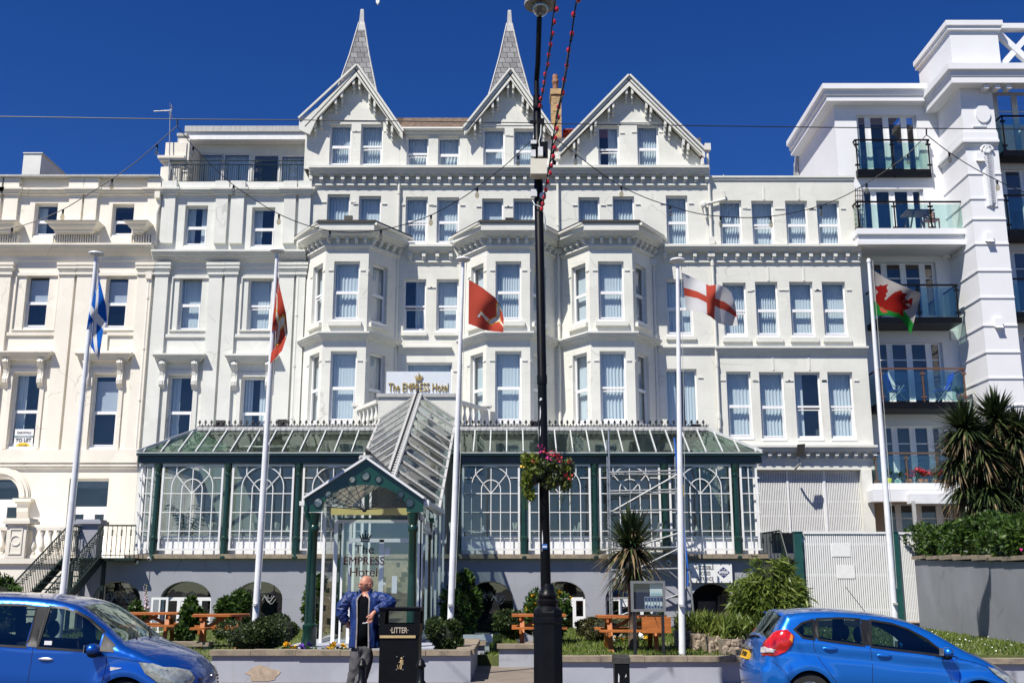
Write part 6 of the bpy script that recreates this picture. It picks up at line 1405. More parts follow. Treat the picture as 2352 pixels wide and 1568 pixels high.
def again(loc, rz, label): c_ = copy_tree(pt); c_.location = loc; c_.rotation_euler = (0,0,rz); c_['label'] = label; return c_
again((WX(508,1424,23.2), 23.2, .33), R(12), 'orange picnic table left of the second flagpole, against the clipped bush')
again((WX(352,1418,24.6), 24.6, .33), R(8), 'orange picnic table partly hidden by the bonnet of the left car')
p2 = picnic((WX(1448,1424,21.3), 21.3, .36), 1.30, True); p2['label'] = 'orange picnic table with an upright board at its end, under the notice board'
for o in SC.objects:
    if o.name.startswith('picnic_table'): o['group'] = 'picnic tables in the hotel garden'
# white bench slab by the laurel
m = MB(); p = W(1098, 1466, 24.2); m.box(p.x-.32, p.x+.32, 24.0, 24.4, p.z-.06, p.z+.09); m.box(p.x-.25, p.x-.15, 24.05, 24.35, .15, p.z-.061); m.box(p.x+.15, p.x+.25, 24.05, 24.35, .15, p.z-.061); tag(m.build('white_bench', M['white']), 'small white bench slab in front of the dark laurel by the path', 'bench')
# ================================================================ flagpoles and flags
POLES = [((146,1350), (222,579), 20.0), ((586,1432), (637,573), 20.6), ((1034,1446), (1064,592), 20.4), ((1567,1502), (1556,594), 19.9), ((2056,1425), (1995,594), 21.5)]
PN = ['leftmost white flagpole, carrying the blue and white flag', 'white flagpole carrying the limp red flag, left of the porch', 'white flagpole just right of the porch', 'white flagpole beside the scaffold, carrying the red cross flag', 'rightmost white flagpole, in front of the slatted gate']
POLE_AT = []
for i, (b_, t_, Y) in enumerate(POLES):
    tp = W(*t_, Y); bp = W(*b_, Y); d = (tp-bp)/(tp.z-bp.z); g0 = bp + d*(.36-bp.z); POLE_AT.append((g0, d, Y))
    rt = thing('flagpole', PN[i], 'flagpole', g0, group='white flagpoles in front of the hotel'); m = MB(); H = tp.z-g0.z
    m.tube([g0, g0+d*H*.33, g0+d*H*.66, g0+d*(H-.08)], [.062,.058,.046,.034], 12); m.build('shaft', M['pole'], rt, True)
    m = MB()
    if i < 4: m.lathe(g0+d*(H-.09), [(.03,0),(.12,.02),(.15,.05),(.14,.075),(.05,.09)], 14)
    else: m.lathe(g0+d*(H-.09), [(.04,0),(.05,.04),(.03,.09)], 12)
    m.build('cap', M['pole'], rt, True); m = MB(); m.tube([g0+d*(H-.06)+Vector((.07,-.03,0)), g0+d*H*.5+Vector((.08,-.03,0)), g0+d*1.2+Vector((.07,-.03,0))], .006, 4); m.build('halyard', M['lead'], rt)
    m = MB(); m.box(g0.x-.035, g0.x+.035, g0.y-.13, g0.y-.05, 1.25, 1.29); m.build('cleat', M['lead'], rt)
def cloth(name, c, tr=.35):
    m, nt, out = new_mat(name); d = N(nt, 'ShaderNodeBsdfDiffuse'); t = N(nt, 'ShaderNodeBsdfTranslucent'); mx = N(nt, 'ShaderNodeMixShader'); mx.inputs[0].default_value = tr
    for x in (d, t): x.inputs[0].default_value = c4(c)
    L(nt, d.outputs[0], mx.inputs[1]); L(nt, t.outputs[0], mx.inputs[2]); L(nt, mx.outputs[0], out.inputs[0]); return m
CB, CW_, CR, CG, CGo, CK = cloth('blue cloth', (.012,.10,.42)), cloth('white cloth', (.62,.62,.63)), cloth('red cloth', (.40,.06,.04)), cloth('green cloth', (.02,.30,.05)), cloth('gold cloth', (.62,.42,.05)), cloth('dark cloth', (.04,.03,.03))
CRED = cloth('scarlet cloth', (.46,.075,.05))
def along(pl, t):
    ls = [math.dist(a, b) for a, b in zip(pl, pl[1:])]; d = t*sum(ls)
    for (a, b), l in zip(zip(pl, pl[1:]), ls):
        if d <= l or (a, b) == (pl[-2], pl[-1]): q = min(1, d/l) if l else 0; return (a[0]+(b[0]-a[0])*q, a[1]+(b[1]-a[1])*q)
        d -= l
def flag(label, Y, top, bot, fn, mats, amp, waves, ph, nu=84, nv=56, mid=0):
    V_, F_, MI, SU = [], [], [], []
    for i in range(nu+1):
        u = i/nu; a, b = along(top, u), along(bot, u)
        for j in range(nv+1):
            v = j/nv; sx, sy = a[0]+(b[0]-a[0])*v, a[1]+(b[1]-a[1])*v
            y = Y - .03 + amp*(.15+u)*math.sin(waves*u*2*math.pi + ph + 1.6*v) + mid*u + .03*math.sin(9*v+5*u)*u
            V_.append(W(sx, sy, y)); SU.append((sx, sy))
    for i in range(nu):
        for j in range(nv):
            q = i*(nv+1)+j; F_.append((q, q+nv+1, q+nv+2, q+1)); s = SU[q]; s2 = SU[q+nv+2]; MI.append(fn((i+.5)/nu, (j+.5)/nv, (s[0]+s2[0])/2, (s[1]+s2[1])/2))
    o = np_mesh('flag', np.array([tuple(v) for v in V_]), np.array(F_), mats, None, MI, True); tag(o, label, 'flag'); return o
def saltire(u, v, sx, sy): return 1 if abs(u-v) < .10 or abs(u-(1-v)) < .10 else 0
flag('limp blue flag with a white diagonal cross on the leftmost flagpole', 20.0, [(221,612),(230,648),(243,700),(246,735),(236,765)], [(207,700),(199,755),(202,785),(216,808),(227,826)], saltire, [CB, CW_], .13, 1.6, .5)
def seg_dist(p, a, b):
    ax, ay = a; bx, by = b; t = max(0, min(1, ((p[0]-ax)*(bx-ax)+(p[1]-ay)*(by-ay))/((bx-ax)**2+(by-ay)**2))); return math.hypot(p[0]-ax-t*(bx-ax), p[1]-ay-t*(by-ay)), t
def legs3(c_, R_, rot, asp):
    L3 = []
    for k in range(3):
        a = rot + k*2*math.pi/3; kn = (c_[0]+R_*math.cos(a)*.62, c_[1]+R_*math.sin(a)*.62*asp); a2 = a + 1.15; ft = (kn[0]+R_*.62*math.cos(a2), kn[1]+R_*.62*math.sin(a2)*asp); a3 = a2-1.3; toe = (ft[0]+R_*.26*math.cos(a3), ft[1]+R_*.26*math.sin(a3)*asp); L3.append((c_, kn, ft, toe))
    return L3
def triskele(c_, R_, rot, asp=1.35):
    LL = legs3(c_, R_, rot, asp)
    def fn(u, v, sx, sy):
        for c0, kn, ft, toe in LL:
            for n, (a, b, w0, w1) in enumerate(((c0, kn, .085, .06), (kn, ft, .06, .035), (ft, toe, .035, .025))):
                d, t = seg_dist((u, v/asp*1.0*asp), a, b); w = w0+(w1-w0)*t
                if d < w: return 1 if d < w*.74 else (2 if n < 2 else 3)
                if n == 0 and t > .9 and d < w*1.25: return 2
        return 0
    return fn
flag('limp red flag showing one armoured leg, left of the porch', 20.6, [(634,612),(644,665),(657,720),(661,765),(648,805)], [(628,712),(624,765),(624,800),(622,820),(620,836)], triskele((.55,.45), .34, .7), [CR, CW_, CGo, CK], .16, 1.4, 1.0)
flag('spread red flag with armoured legs, right of the porch', 20.4, [(1077,642),(1107,660),(1137,683),(1150,706),(1157,731)], [(1076,744),(1092,749),(1112,758),(1136,761),(1156,763)], triskele((.80,.47), .46, 2.35), [CRED, CW_, CGo, CK], .16, 1.1, 2.2)
def george(u, v, sx, sy): return 1 if abs(v-.5) < .105 or abs(u-.47) < .075 else 0
flag('white flag with a red cross flying beside the scaffold', 19.9, [(1566,626),(1598,640),(1629,656),(1648,653),(1668,660),(1680,672),(1689,700)], [(1576,713),(1606,714),(1632,727),(1650,742),(1668,747),(1682,748),(1695,748)], george, [CW_, CRED], .34, 1.25, .4)
R6 = lambda x, y: (1724.8+.3*x, 392+.3*y)
DRAGON = [R6(*p) for p in [(952,905),(957,880),(975,888),(990,872),(1010,880),(1052,867),(1038,893),(1050,925),(1034,940),(1037,962),(1022,978),(1030,992),(1058,965),(1098,932),(1150,913),(1163,938),(1202,940),(1178,968),(1188,985),(1160,1005),(1195,1030),(1215,1045),(1222,1025),(1205,1015),(1180,1022),(1165,1008),(1175,990),(1205,992),(1225,975),(1240,978),(1232,1025),(1218,1052),(1190,1062),(1165,1070),(1170,1115),(1150,1108),(1130,1090),(1095,1085),(1060,1070),(1030,1065),(1005,1045),(985,1040),(970,1020),(955,1000),(950,975),(958,950),(972,930),(965,915)]]
DR2 = [R6(*p) for p in [(985,1040),(1030,1065),(1050,1085),(1010,1088),(990,1070)]]
def welsh(u, v, sx, sy):
    if inside((sx, sy), DRAGON): return 2
    if inside((sx, sy), DR2): return 3
    gy = .66 if u < .4 else .66
    return 1 if v > .70 - .06*math.sin(u*4) else 0
flag('white and green flag with a red dragon on the rightmost flagpole', 21.5, [(2001,617),(2036,640),(2075,657),(2116,673)], [(2007,724),(2040,724),(2070,731),(2084,752),(2092,768)], welsh, [cloth('shade darkened white cloth', (.30,.28,.27), .3), cloth('shade darkened green cloth', (.015,.17,.03)), cloth('shade darkened dragon red', (.19,.012,.010), .25), CRED], .18, 1.0, 1.0, nu=110, nv=80, mid=-.1)  # white, green and dragon cloth darkened: the flag's shade is in their colour
# ================================================================ street lamp
LY = 15.0; b0 = W(1257, 1372, LY); t0 = W(1232, 24, LY-.0); b0z = Vector((b0.x+.004, LY, 0))
lp = thing('street_lamp', 'tall black cast iron street lamp rising through the middle of the picture', 'street lamp', b0z)
def lz(sy): return WZ(sy, LY)
m = MB(); base = [(.225,0),(.225,.10),(.21,.12),(.205,lz(1432)),(.22,lz(1428)),(.22,lz(1418)),(.205,lz(1416)),(.21,lz(1409)),(.21,lz(1405)),(.19,lz(1400))]
m.lathe(b0z, base, 8, rot=math.pi/8); m.build('octagonal_base', M['black'], lp)
m = MB(); m.lathe((b0z.x, LY, 0), [(.19,lz(1400)),(.16,lz(1394)),(.13,lz(1390)),(.15,lz(1384)),(.155,lz(1378)),(.12,lz(1374)),(.135,lz(1370)),(.14,lz(1366)),(.10,lz(1358)),(.095,lz(1350)),(.078,lz(1340))], 18); m.build('collar', M['black'], lp, True, 50)
ax = Vector((t0.x-b0.x, 0, t0.z-b0.z)); 
def on(z): return Vector((b0.x, LY, 0)) + ax*((z-b0.z)/ax.z)
m = MB(); z1, z2, z3, z4 = lz(1345), lz(872), lz(655), lz(20)
m.tube([on(z1), on(z2), on(z2+.02), on(z2+.2), on(z2+.22)], [.074,.068,.078,.076,.062], 16); m.tube([on(z2+.2), on(z3)], [.066,.065], 16); m.tube([on(z3), on(z3+.12), on(z3+.14), on(lz(128)), on(lz(126)), on(z4)], [.074,.074,.066,.066,.060,.058], 16); m.build('shaft', M['black'], lp, True)
m = MB(); lc = Vector((t0.x+.05, LY-.45, 0)); zt = WZ(12, LY-.45); m.lathe((lc.x, lc.y, zt), [(.05,.02),(.24,-.01),(.245,.03),(.20,.12),(.08,.2),(.05,.3)], 22); m.build('lantern_hood', paint('grey lantern', (.30,.30,.29), .5), lp, True, 40)
m = MB(); m.lathe((lc.x, lc.y, zt-.01), [(.135,0),(.135,-.02),(.125,-.07),(.10,-.12),(.06,-.16),(.01,-.175)], 18); m.build('lantern_bowl', glass_mat('lantern bowl', (.75,.74,.68), .15, .05), lp, True)
m = MB(); m.tube([on(z4-.1), on(z4+.25), on(z4+.45)+Vector((.02,-.2,0)), Vector((lc.x, lc.y, zt+.3))], .04, 8); m.build('bracket_arm', M['black'], lp, True)
def lbox(l, r, t, b_, d0, d1, mat, nm, Y=LY):
    q = MB(); x0, x1 = WX(l, (t+b_)/2, Y), WX(r, (t+b_)/2, Y); q.box(x0, x1, Y-d1, Y-d0, WZ(b_, Y), WZ(t, Y)); return q.build(nm, mat, lp)
M['offwhite'] = paint('off white box', (.66,.63,.52), .5, var=.04); M['greybox'] = paint('grey junction box', (.62,.63,.64), .5, var=.05)
lbox(1218, 1255, 382, 416, .07, .30, M['offwhite'], 'equipment_box'); lbox(1235.5, 1246.5, 345, 365, .065, .13, M['greybox'], 'junction_box'); lbox(1219, 1232, 328, 336, .03, .10, M['greybox'], 'junction_box'); lbox(1219, 1230, 350, 365, .03, .10, M['greybox'], 'junction_box')
lbox(1219, 1233, 440, 456, .03, .10, M['greybox'], 'junction_box'); lbox(1242, 1258, 330, 365, .0, .08, M['black'], 'clamp'); lbox(1220, 1232, 336, 350, .02, .09, M['black'], 'clamp'); lbox(1217, 1232, 280, 287, .03, .06, M['black'], 'clamp'); lbox(1238, 1250, 276, 290, .03, .07, M['black'], 'clamp'); lbox(1224, 1246, 247, 253, .055, .08, M['black'], 'clamp')
q = MB(); p = W(1247, 449, LY-.1); q.tube([p+Vector((0,-.02,0)), p+Vector((0,.04,0))], .05, 12); q.build('junction_box', M['greybox'], lp)
q = MB(); a_ = W(1223, 460, LY-.08); q.tube([a_, W(1228, 470, LY-.1), W(1238, 473, LY-.1), W(1246, 478, LY-.1), W(1252, 500, LY-.08), W(1254, 530, LY-.05), W(1249, 510, LY-.08)], .007, 5); q.tube([W(1240, 345, LY-.08), W(1238, 325, LY-.08), W(1242, 308, LY-.07), W(1243, 282, LY-.06)], .007, 5); q.tube([W(1250, 365, LY-.06), W(1253, 400, LY-.02), W(1250, 440, LY-.05)], .007, 5); q.build('cables', M['white'], lp)
lbox(1244.5, 1256.5, 1249, 1260, .0735, .078, paint('blue sticker', (.04,.13,.4), .4), 'sticker'); lbox(1245.5, 1255.5, 1253.5, 1256.5, .0785, .0795, M['upvc'], 'sticker_band')
q = MB(); p = on(lz(1345)); q.tube([p + Vector((.08*math.cos(a), .08*math.sin(a), .012*math.sin(2*a))) for a in np.linspace(0, 6.3, 16)], .006, 4); q.tube([p+Vector((.05,-.08,0)), p+Vector((.16,-.1,.01))], .005, 4); q.build('cable_tie', M['offwhite'], lp)
q = MB()
for (sx, sy, w, h) in ((1236,1000,.012,.3),(1242,720,.014,.22),(1252,760,.01,.16),(1247,690,.03,.05)): p = on(lz(sy)); q.prism([(p.x-.045+w*k, LY-.0712-.0005*k, p.z+h*hh) for k, hh in ((0,-.5),(1,-.3),(1.4,.1),(.6,.5),(.2,.2))], (0,.004,0))
q.build('peeling_paint', M['greybox'], lp)
hb = thing('hanging_basket', 'trailing pink and red flower basket fixed around the lamp shaft', 'flower basket', on(lz(1070)))
for s, (sx, sy, rx, rz) in enumerate(((1224,1085,.17,.20),(1285,1085,.20,.22))):
    c_ = W(sx, sy, LY-.05); m = MB(); m.lathe((c_.x, c_.y, c_.z-.05), [(.03,-.13),(.09,-.09),(.13,.02),(.14,.05)], 12); m.build('basket', M['blackiron'], hb, True)
Q, Nn = [], []
for sx, sy, rx, rz, n in ((1222,1062,.17,.16,700),(1212,1100,.10,.22,520),(1262,1068,.20,.14,900),(1304,1075,.12,.15,600),(1266,1100,.16,.20,1300),(1282,1086,.16,.14,900),(1226,1084,.14,.13,700),(1300,1106,.08,.20,360),(1218,1132,.09,.12,260)):
    p_, n_ = blob_points(W(sx, sy, LY-.08), (rx, .22, rz), n, 7, .8); Q.append(p_); Nn.append(n_)
Q, Nn = np.vstack(Q), np.vstack(Nn); k = len(Q); sel = RNG.random(k); left = Q[:,0] < W(1236,1080,LY).x
leaves('leaves', Q[left | (sel > .72)], Nn[left | (sel > .72)], .06, M['leaflight'], hb, .5, .9); leaves('trailing_leaves', Q[~left & (sel <= .72)], Nn[~left & (sel <= .72)], .045, leaf_mat('grey green leaf', (.02,.028,.018), (.12,.14,.09)), hb, .6, .9)
for mt, pts in (('pinkfl', [(1237,1026),(1247,1026),(1240,1036),(1258,1050),(1262,1054)]), ('redfl', [(1254,1038),(1262,1040),(1270,1046),(1276,1044),(1282,1042),(1288,1052),(1228,1060),(1306,1060),(1300,1090),(1310,1100),(1272,1038),(1280,1054)]), ('yellowfl', [(1199,1071)])):
    P_ = np.array([tuple(W(a, b, LY-.27)) for a, b in pts]); P_ = np.repeat(P_, 6, 0) + RNG.normal(0, .018, (len(P_)*6, 3)); leaves('flowers', P_, np.tile([0,-1,.3],(len(P_),1)), .034, M[mt], hb, 1, .9)
m = MB()
for i in range(24): 
    sx = random.choice((random.uniform(1198,1225), random.uniform(1270,1320))); p = W(sx, 1105, LY-.15); ln = random.uniform(.1,.42); m.tube([p, p+Vector((random.uniform(-.05,.05),-.03,-ln*.5)), p+Vector((random.uniform(-.08,.08),0,-ln))], .004, 3)
m.build('stems', M['leaflight'], hb)
# ================================================================ wires, festoons, red bulbs
def pl(pts, Y): return [W(x, y, Y) for x, y in pts]
def smooth_pl(P_, k=6):
    out = []
    for i in range(len(P_)-1):
        p0, p1, p2, p3 = P_[max(0,i-1)], P_[i], P_[i+1], P_[min(len(P_)-1,i+2)]
        for j in range(k): t = j/k; out.append(.5*((2*p1)+(p2-p0)*t+(2*p0-5*p1+4*p2-p3)*t*t+(3*p1-p0-3*p2+p3)*t**3))
    return out + [P_[-1]]
m = MB(); m.tube(smooth_pl(pl([(-300,265),(0,268),(400,274),(800,277),(1232,283)], LY)), .008, 5); tag(m.build('overhead_wire', M['blackiron']), 'straight overhead wire crossing the sky left of the street lamp', 'wire')
m = MB(); m.tube(smooth_pl(pl([(1240,284),(1600,289),(2000,294),(2352,297),(2700,300)], LY)), .008, 5); tag(m.build('overhead_wire', M['blackiron']), 'straight overhead wire crossing the sky right of the street lamp', 'wire')
bulbm = glass_mat('clear bulb', (.8,.75,.62), .12, .02)
def festoon(label, pts, bulbs, Y=LY, drop=None):
    rt = thing('festoon_string', label, 'string lights', W(*pts[len(pts)//2], Y)); m = MB(); m.tube(smooth_pl(pl(pts, Y)), .007, 5)
    if drop: m.tube([W(drop[0], drop[1]-14, Y), W(*drop, Y)], .012, 5)
    m.build('cord', M['blackiron'], rt)
    for b_ in bulbs:
        p = W(*b_, Y); s = MB(); s.lathe((p.x, p.y, p.z-.055), [(.014,0),(.018,.05),(.012,.06)], 8); o = s.build('socket', M['black'], rt); s = MB(); s.lathe((p.x, p.y, p.z-.052), [(.014,0),(.022,-.025),(.033,-.06),(.030,-.085),(.016,-.104),(.002,-.108)], 10); s.build('bulb', bulbm, o, True)
festoon('bulb string sagging from the wire down past the left edge over the cream house', [(407,290),(361,330),(310,374),(258,411),(200,448),(145,481),(85,507),(28,523),(-40,533)], [(361,333),(258,412),(145,482),(28,524)], drop=(407,288))
festoon('bulb string sagging across the white house and the left bay to the lamp', [(407,290),(444,336),(490,384),(537,426),(590,462),(641,492),(700,516),(758,530),(815,534),(875,528),(935,514),(990,494),(1045,465),(1096,431),(1160,380),(1226,318)], [(444,338),(537,427),(641,493),(758,530),(875,529),(990,495),(1096,432),(1190,358)])
festoon('bulb string sagging from the lamp across the third gable and the annex', [(1240,300),(1280,322),(1322,354),(1375,394),(1427,428),(1485,455),(1539,473),(1600,490),(1655,497),(1715,500),(1770,497),(1830,487),(1885,472),(1940,450),(1990,421),(2040,388),(2085,354),(2128,310)], [(1322,356),(1427,429),(1539,474),(1655,498),(1770,498),(1885,473),(1990,422),(2085,355)], drop=(2128,309))
festoon('bulb string running down past the right edge over the apartment tower', [(2128,310),(2180,350),(2235,385),(2290,414),(2340,437),(2420,462)], [(2180,351),(2290,415)])
redb = paint('red lamp glass', (.45,.01,.018), .18, coat=.6, var=.1)
def redstring(label, pts, bulbs, Y0, Y1, side):
    """pts from the lamp upwards; the string comes towards the viewer as it rises"""
    n = len(pts)-1; P_ = [W(*p, Y0+(Y1-Y0)*i/n) for i, p in enumerate(pts)]; rt = thing('red_bulb_string', label, 'string lights', P_[0]); m = MB(); m.tube(smooth_pl(P_), .010, 5); m.build('cord', M['black'], rt)
    y0, y1 = pts[0][1], pts[-1][1]
    for b_ in bulbs:
        f = (b_[1]-y0)/(y1-y0); Y = Y0+(Y1-Y0)*max(0, f); k = 14.3/2450; r = .0285; p = W(*b_, Y-.02)
        q = min(range(len(P_)*6-6), key=lambda i: (smooth_pl(P_)[i]-p).length); a = smooth_pl(P_)[q]; d = (p-a); dn = d.normalized() if d.length > .005 else Vector((0,0,-1))
        s = MB(); s.tube([a, a.lerp(p, .75)], .016, 6); o = s.build('socket', M['black'], rt); s = MB(); s.ball(p, r, r, r*1.35, 10); s.build('bulb', redb, o, True)
redstring('left string of red bulbs running up from the lamp beyond the top edge', [(1240,248),(1246,215),(1252,180),(1258,140),(1264,100),(1269,50),(1275,5),(1281,-40)], [(1240.5,243),(1242.5,227),(1247,208),(1250,190),(1252,171),(1258.5,149),(1260.5,127),(1265,103),(1269,78),(1273,51),(1279,22)], 14.85, 11.6, 1)
redstring('right string of red bulbs running up from the lamp beyond the top edge', [(1246,478),(1252,440),(1257,405),(1263,372),(1268,335),(1274,295),(1280,262),(1288,225),(1297,180),(1303,145),(1312,85),(1320,30),(1328,-20),(1335,-60)], [(1244,480),(1247,468),(1250,453),(1254,436),(1258,418),(1264,398),(1266,381),(1271,360),(1273.5,340),(1276,318),(1279,297),(1282,270),(1283,246),(1293,214),(1296,184),(1302,151),(1306,116),(1314,78),(1317,34),(1329,0)], 14.85, 10.2, 1)
gl_ = MB(); p = W(867, 1, 26); gl_.prism([p+Vector(q) for q in ((-.04,0,-.06),(0,0,-.12),(.05,0,-.05),(.06,0,.2),(-.05,0,.2))], (0,.06,0)); gl_.prism([p+Vector(q) for q in ((-.05,.03,.2),(-.55,.05,.38),(-.5,.05,.46),(0,.03,.34),(.5,.05,.5),(.55,.05,.42),(.06,.03,.2))], (0,.03,0)); gl_.ball(p+Vector((0,.03,.36)), .05, .05, .09, 8); tag(gl_.build('seagull', M['whitefl']), 'white seagull just entering the top edge of the sky', 'bird')
# ================================================================ litter bin, bollards, post
bn = thing('litter_bin', 'black open sided litter bin with gold band and lettering', 'litter bin', (WX(917,1500,15), 15.2, 0)); BY = 15.0
x0, x1 = WX(870,1450,BY), WX(964,1450,BY); D = .52; zt = WZ(1394, BY); zo0, zo1 = WZ(1432, BY), WZ(1403, BY); zb_ = WZ(1461, BY); xm = (x0+x1)/2; bk = paint('bin black', (.004,.0045,.006), .45, var=.3, spec=.15)
m = MB(); m.box(x0+.012, x1-.012, BY+.012, BY+D-.012, .06, zb_+.0); m.box(x0+.05, x1-.05, BY+.05, BY+D-.05, 0, .058); m.build('body', bk, bn)
m = MB(); m.box(x0, x1, BY, BY+.03, zb_+.004, zo0); m.box(x0, x1, BY+D-.03, BY+D, zb_+.004, zo0); m.box(x0, x0+.03, BY+.031, BY+D-.031, zb_+.004, zo0); m.box(x1-.03, x1, BY+.031, BY+D-.031, zb_+.004, zo0)
for a in (x0, x1-.075):
    for y in (BY, BY+D-.06): m.box(a, a+.075, y, y+.06, zo0+.001, zo1)
m.build('hopper', bk, bn)
m = MB(); m.box(x0-.0, x1+.0, BY, BY+D, zo1+.001, zt-.025); m.box(x0-.015, x1+.015, BY-.015, BY+D+.015, zt-.024, zt); m.build('lid', bk, bn)
m = MB(); m.box(x0+.015, x1-.055, BY-.006, BY+.011, zb_-.018, zb_+.016); m.build('gold_band', M['goldpaint'], bn)
text_mesh('·LITTER·', .105, paint('cream letters', (.52,.45,.34), .5), 'lettering', bn, (xm-.0, BY-.004, WZ(1447, BY)), fit=.245, bold=.001)
m = MB(); sx = (909+927)/2; cxp = WX(920, 1522, BY); zc = WZ(1522, BY); u = .0062; pz = lambda y: WZ(y, BY)
def px_(x): return WX(752.6+.17*x, 1301.4+.17*1300, BY)
def pz_(y): return WZ(1301.4+.17*y, BY)
m.tube([(px_(995), BY+.008, pz_(1230)), (px_(995), BY+.010, pz_(1230))], .014, 10)
yy = BY+.009; 
for poly in ([(975,1252),(1018,1252),(1018,1320),(1008,1320),(1008,1262),(1000,1262),(1000,1380),(992,1380),(992,1320),(990,1320),(990,1380),(982,1380),(982,1290),(958,1290),(958,1280),(975,1280)],): 
    v, t = cdt_fill([(px_(a), pz_(b)) for a, b in poly], []); m.add([(p.x, yy, p.y) for p in v], t)
for poly in ([(938,1318),(944,1318),(950,1376),(944,1376)],[(962,1376),(968,1376),(976,1318),(970,1318)],[(944,1370),(968,1370),(968,1377),(944,1377)]): m.add([(px_(a), yy, pz_(b)) for a, b in poly], [(0,1,2,3)])
m.build('litter_symbol', M['goldpaint'], bn)
m = MB(); [m.tube([(px_(a), yy-.002, pz_(b)), (px_(a), yy+.003, pz_(b))], .007, 8) for a, b in ((932,1208),(1022,1208),(928,1385),(1018,1385))]; m.build('rivets', M['alu'], bn)
for i, (sx, lab) in enumerate(((832,'black cast iron bollard in front of the man and his trousers'), (967,'black cast iron bollard at the right front corner of the litter bin'))):
    Y = 13.4; x = WX(sx, 1520, Y); zt = WZ(1511, Y); rt = thing('bollard', lab, 'bollard', (x, Y, 0)); m = MB(); m.lathe((x,Y,0), [(.085,0),(.085,.12),(.06,.16),(.05,zt-.34),(.065,zt-.33),(.068,zt-.30),(.06,zt-.27),(.043,zt-.25),(.041,zt-.11),(.055,zt-.10)], 12); m.build('shaft', M['black'], rt, True, 50)
    m = MB(); m.lathe((x,Y,zt-.10), [(.055,.0),(.062,.015),(.062,.025),(.05,.035),(.045,.06),(.028,.085),(.012,.10),(.001,.105)], 12); m.build('cap', M['black'], rt, True, 50)
Y = 14.0; x0, x1 = WX(1410,1540,Y), WX(1448,1540,Y); zt = WZ(1504, Y); rt = thing('feeder_post', 'short square black post with a chipped cap before the right garden wall', 'post', ((x0+x1)/2, Y, 0)); m = MB(); m.box(x0+.01, x1-.01, Y, Y+.2, 0, zt-.1); m.build('body', M['black'], rt); m = MB(); m.hexa([(x0-.005,Y-.01,zt-.1),(x1+.005,Y-.01,zt-.1),(x1+.005,Y+.21,zt-.1),(x0-.005,Y+.21,zt-.1),(x0+.0,Y,zt-.03),(x1-.0,Y,zt-.03),(x1,Y+.2,zt-.0),(x0,Y+.2,zt-.0)]); m.build('cap', M['rusty'], rt)
m = MB(); m.prism([(x0+.05,Y-.003,.45),(x0+.065,Y-.003,.44),(x0+.07,Y-.003,.52),(x0+.055,Y-.003,.56)], (0,.003,0)); m.prism([(x1-.07,Y-.003,.5),(x1-.05,Y-.003,.52),(x1-.055,Y-.003,.55)], (0,.003,0)); m.build('paint_chips', M['greybox'], rt)
# ================================================================ notice board
NY = 19.6; nb = thing('notice_board', 'grey framed notice board on two posts with leaflets on dark blue felt', 'notice board', (WX(1488,1450,NY), NY, LZ))
l, r, t, b_ = WX(1449,1368,NY), WX(1528,1368,NY), WZ(1333,NY), WZ(1404,NY); m = MB(); f = .045
for q in ((l,l+f,b_,t),(r-f,r,b_,t),(l+f,r-f,t-f,t),(l+f,r-f,b_,b_+f)): m.box(q[0],q[1],NY-.03,NY+.05,q[2],q[3])
m.build('frame', paint('grey frame', (.16,.17,.175), .5), nb); m = MB(); m.box(l+f, r-f, NY+.03, NY+.045, b_+f, t-f); m.build('felt', paint('navy felt', (.012,.02,.055), .8, var=.2, scale=4), nb)
m = MB()
for x in (l+.03, r-.08): m.box(x, x+.05, NY-.0, NY+.049, LZ-.1, b_-.001)
m.build('post', M['blackiron'], nb)
z5 = lambda y: WZ((1640+y/4.9)/1.2755, NY); x5 = lambda x: WX((1780+x/4.9)/1.2755, 1370, NY)
m = MB(); m.box(x5(612), x5(790), NY+.024, NY+.029, z5(515), z5(342)); 
for k in range(6): m.box(x5(535+k*43), x5(535+k*43+36), NY+.024, NY+.029, z5(700), z5(525))
m.build('leaflet', paint('pale paper', (.55,.63,.66), .7), nb)
m = MB()
for k in range(6): m.box(x5(538+k*43), x5(538+k*43+30), NY+.020, NY+.0235, z5(590), z5(530)); m.box(x5(541+k*43), x5(541+k*43+26), NY+.020, NY+.0235, z5(690), z5(640+(k%3)*9))
m.build('leaflet_print', paint('navy print', (.02,.04,.16), .7), nb)
m = MB(); 
for k in range(5): m.prism([(x5(622+k*32), NY+.0215, z5(500)), (x5(660+k*30), NY+.0215, z5(500)), (x5(640+k*31), NY+.0215, z5(460-(k%2)*10))], (0,.002,0))
m.build('map_print', paint('blue map', (.25,.42,.52), .7), nb); g = MB(); g.poly([(l+f,NY-.005,b_+f),(r-f,NY-.005,b_+f),(r-f,NY-.005,t-f),(l+f,NY-.005,t-f)]); g.build('pane', M['clear'], nb)
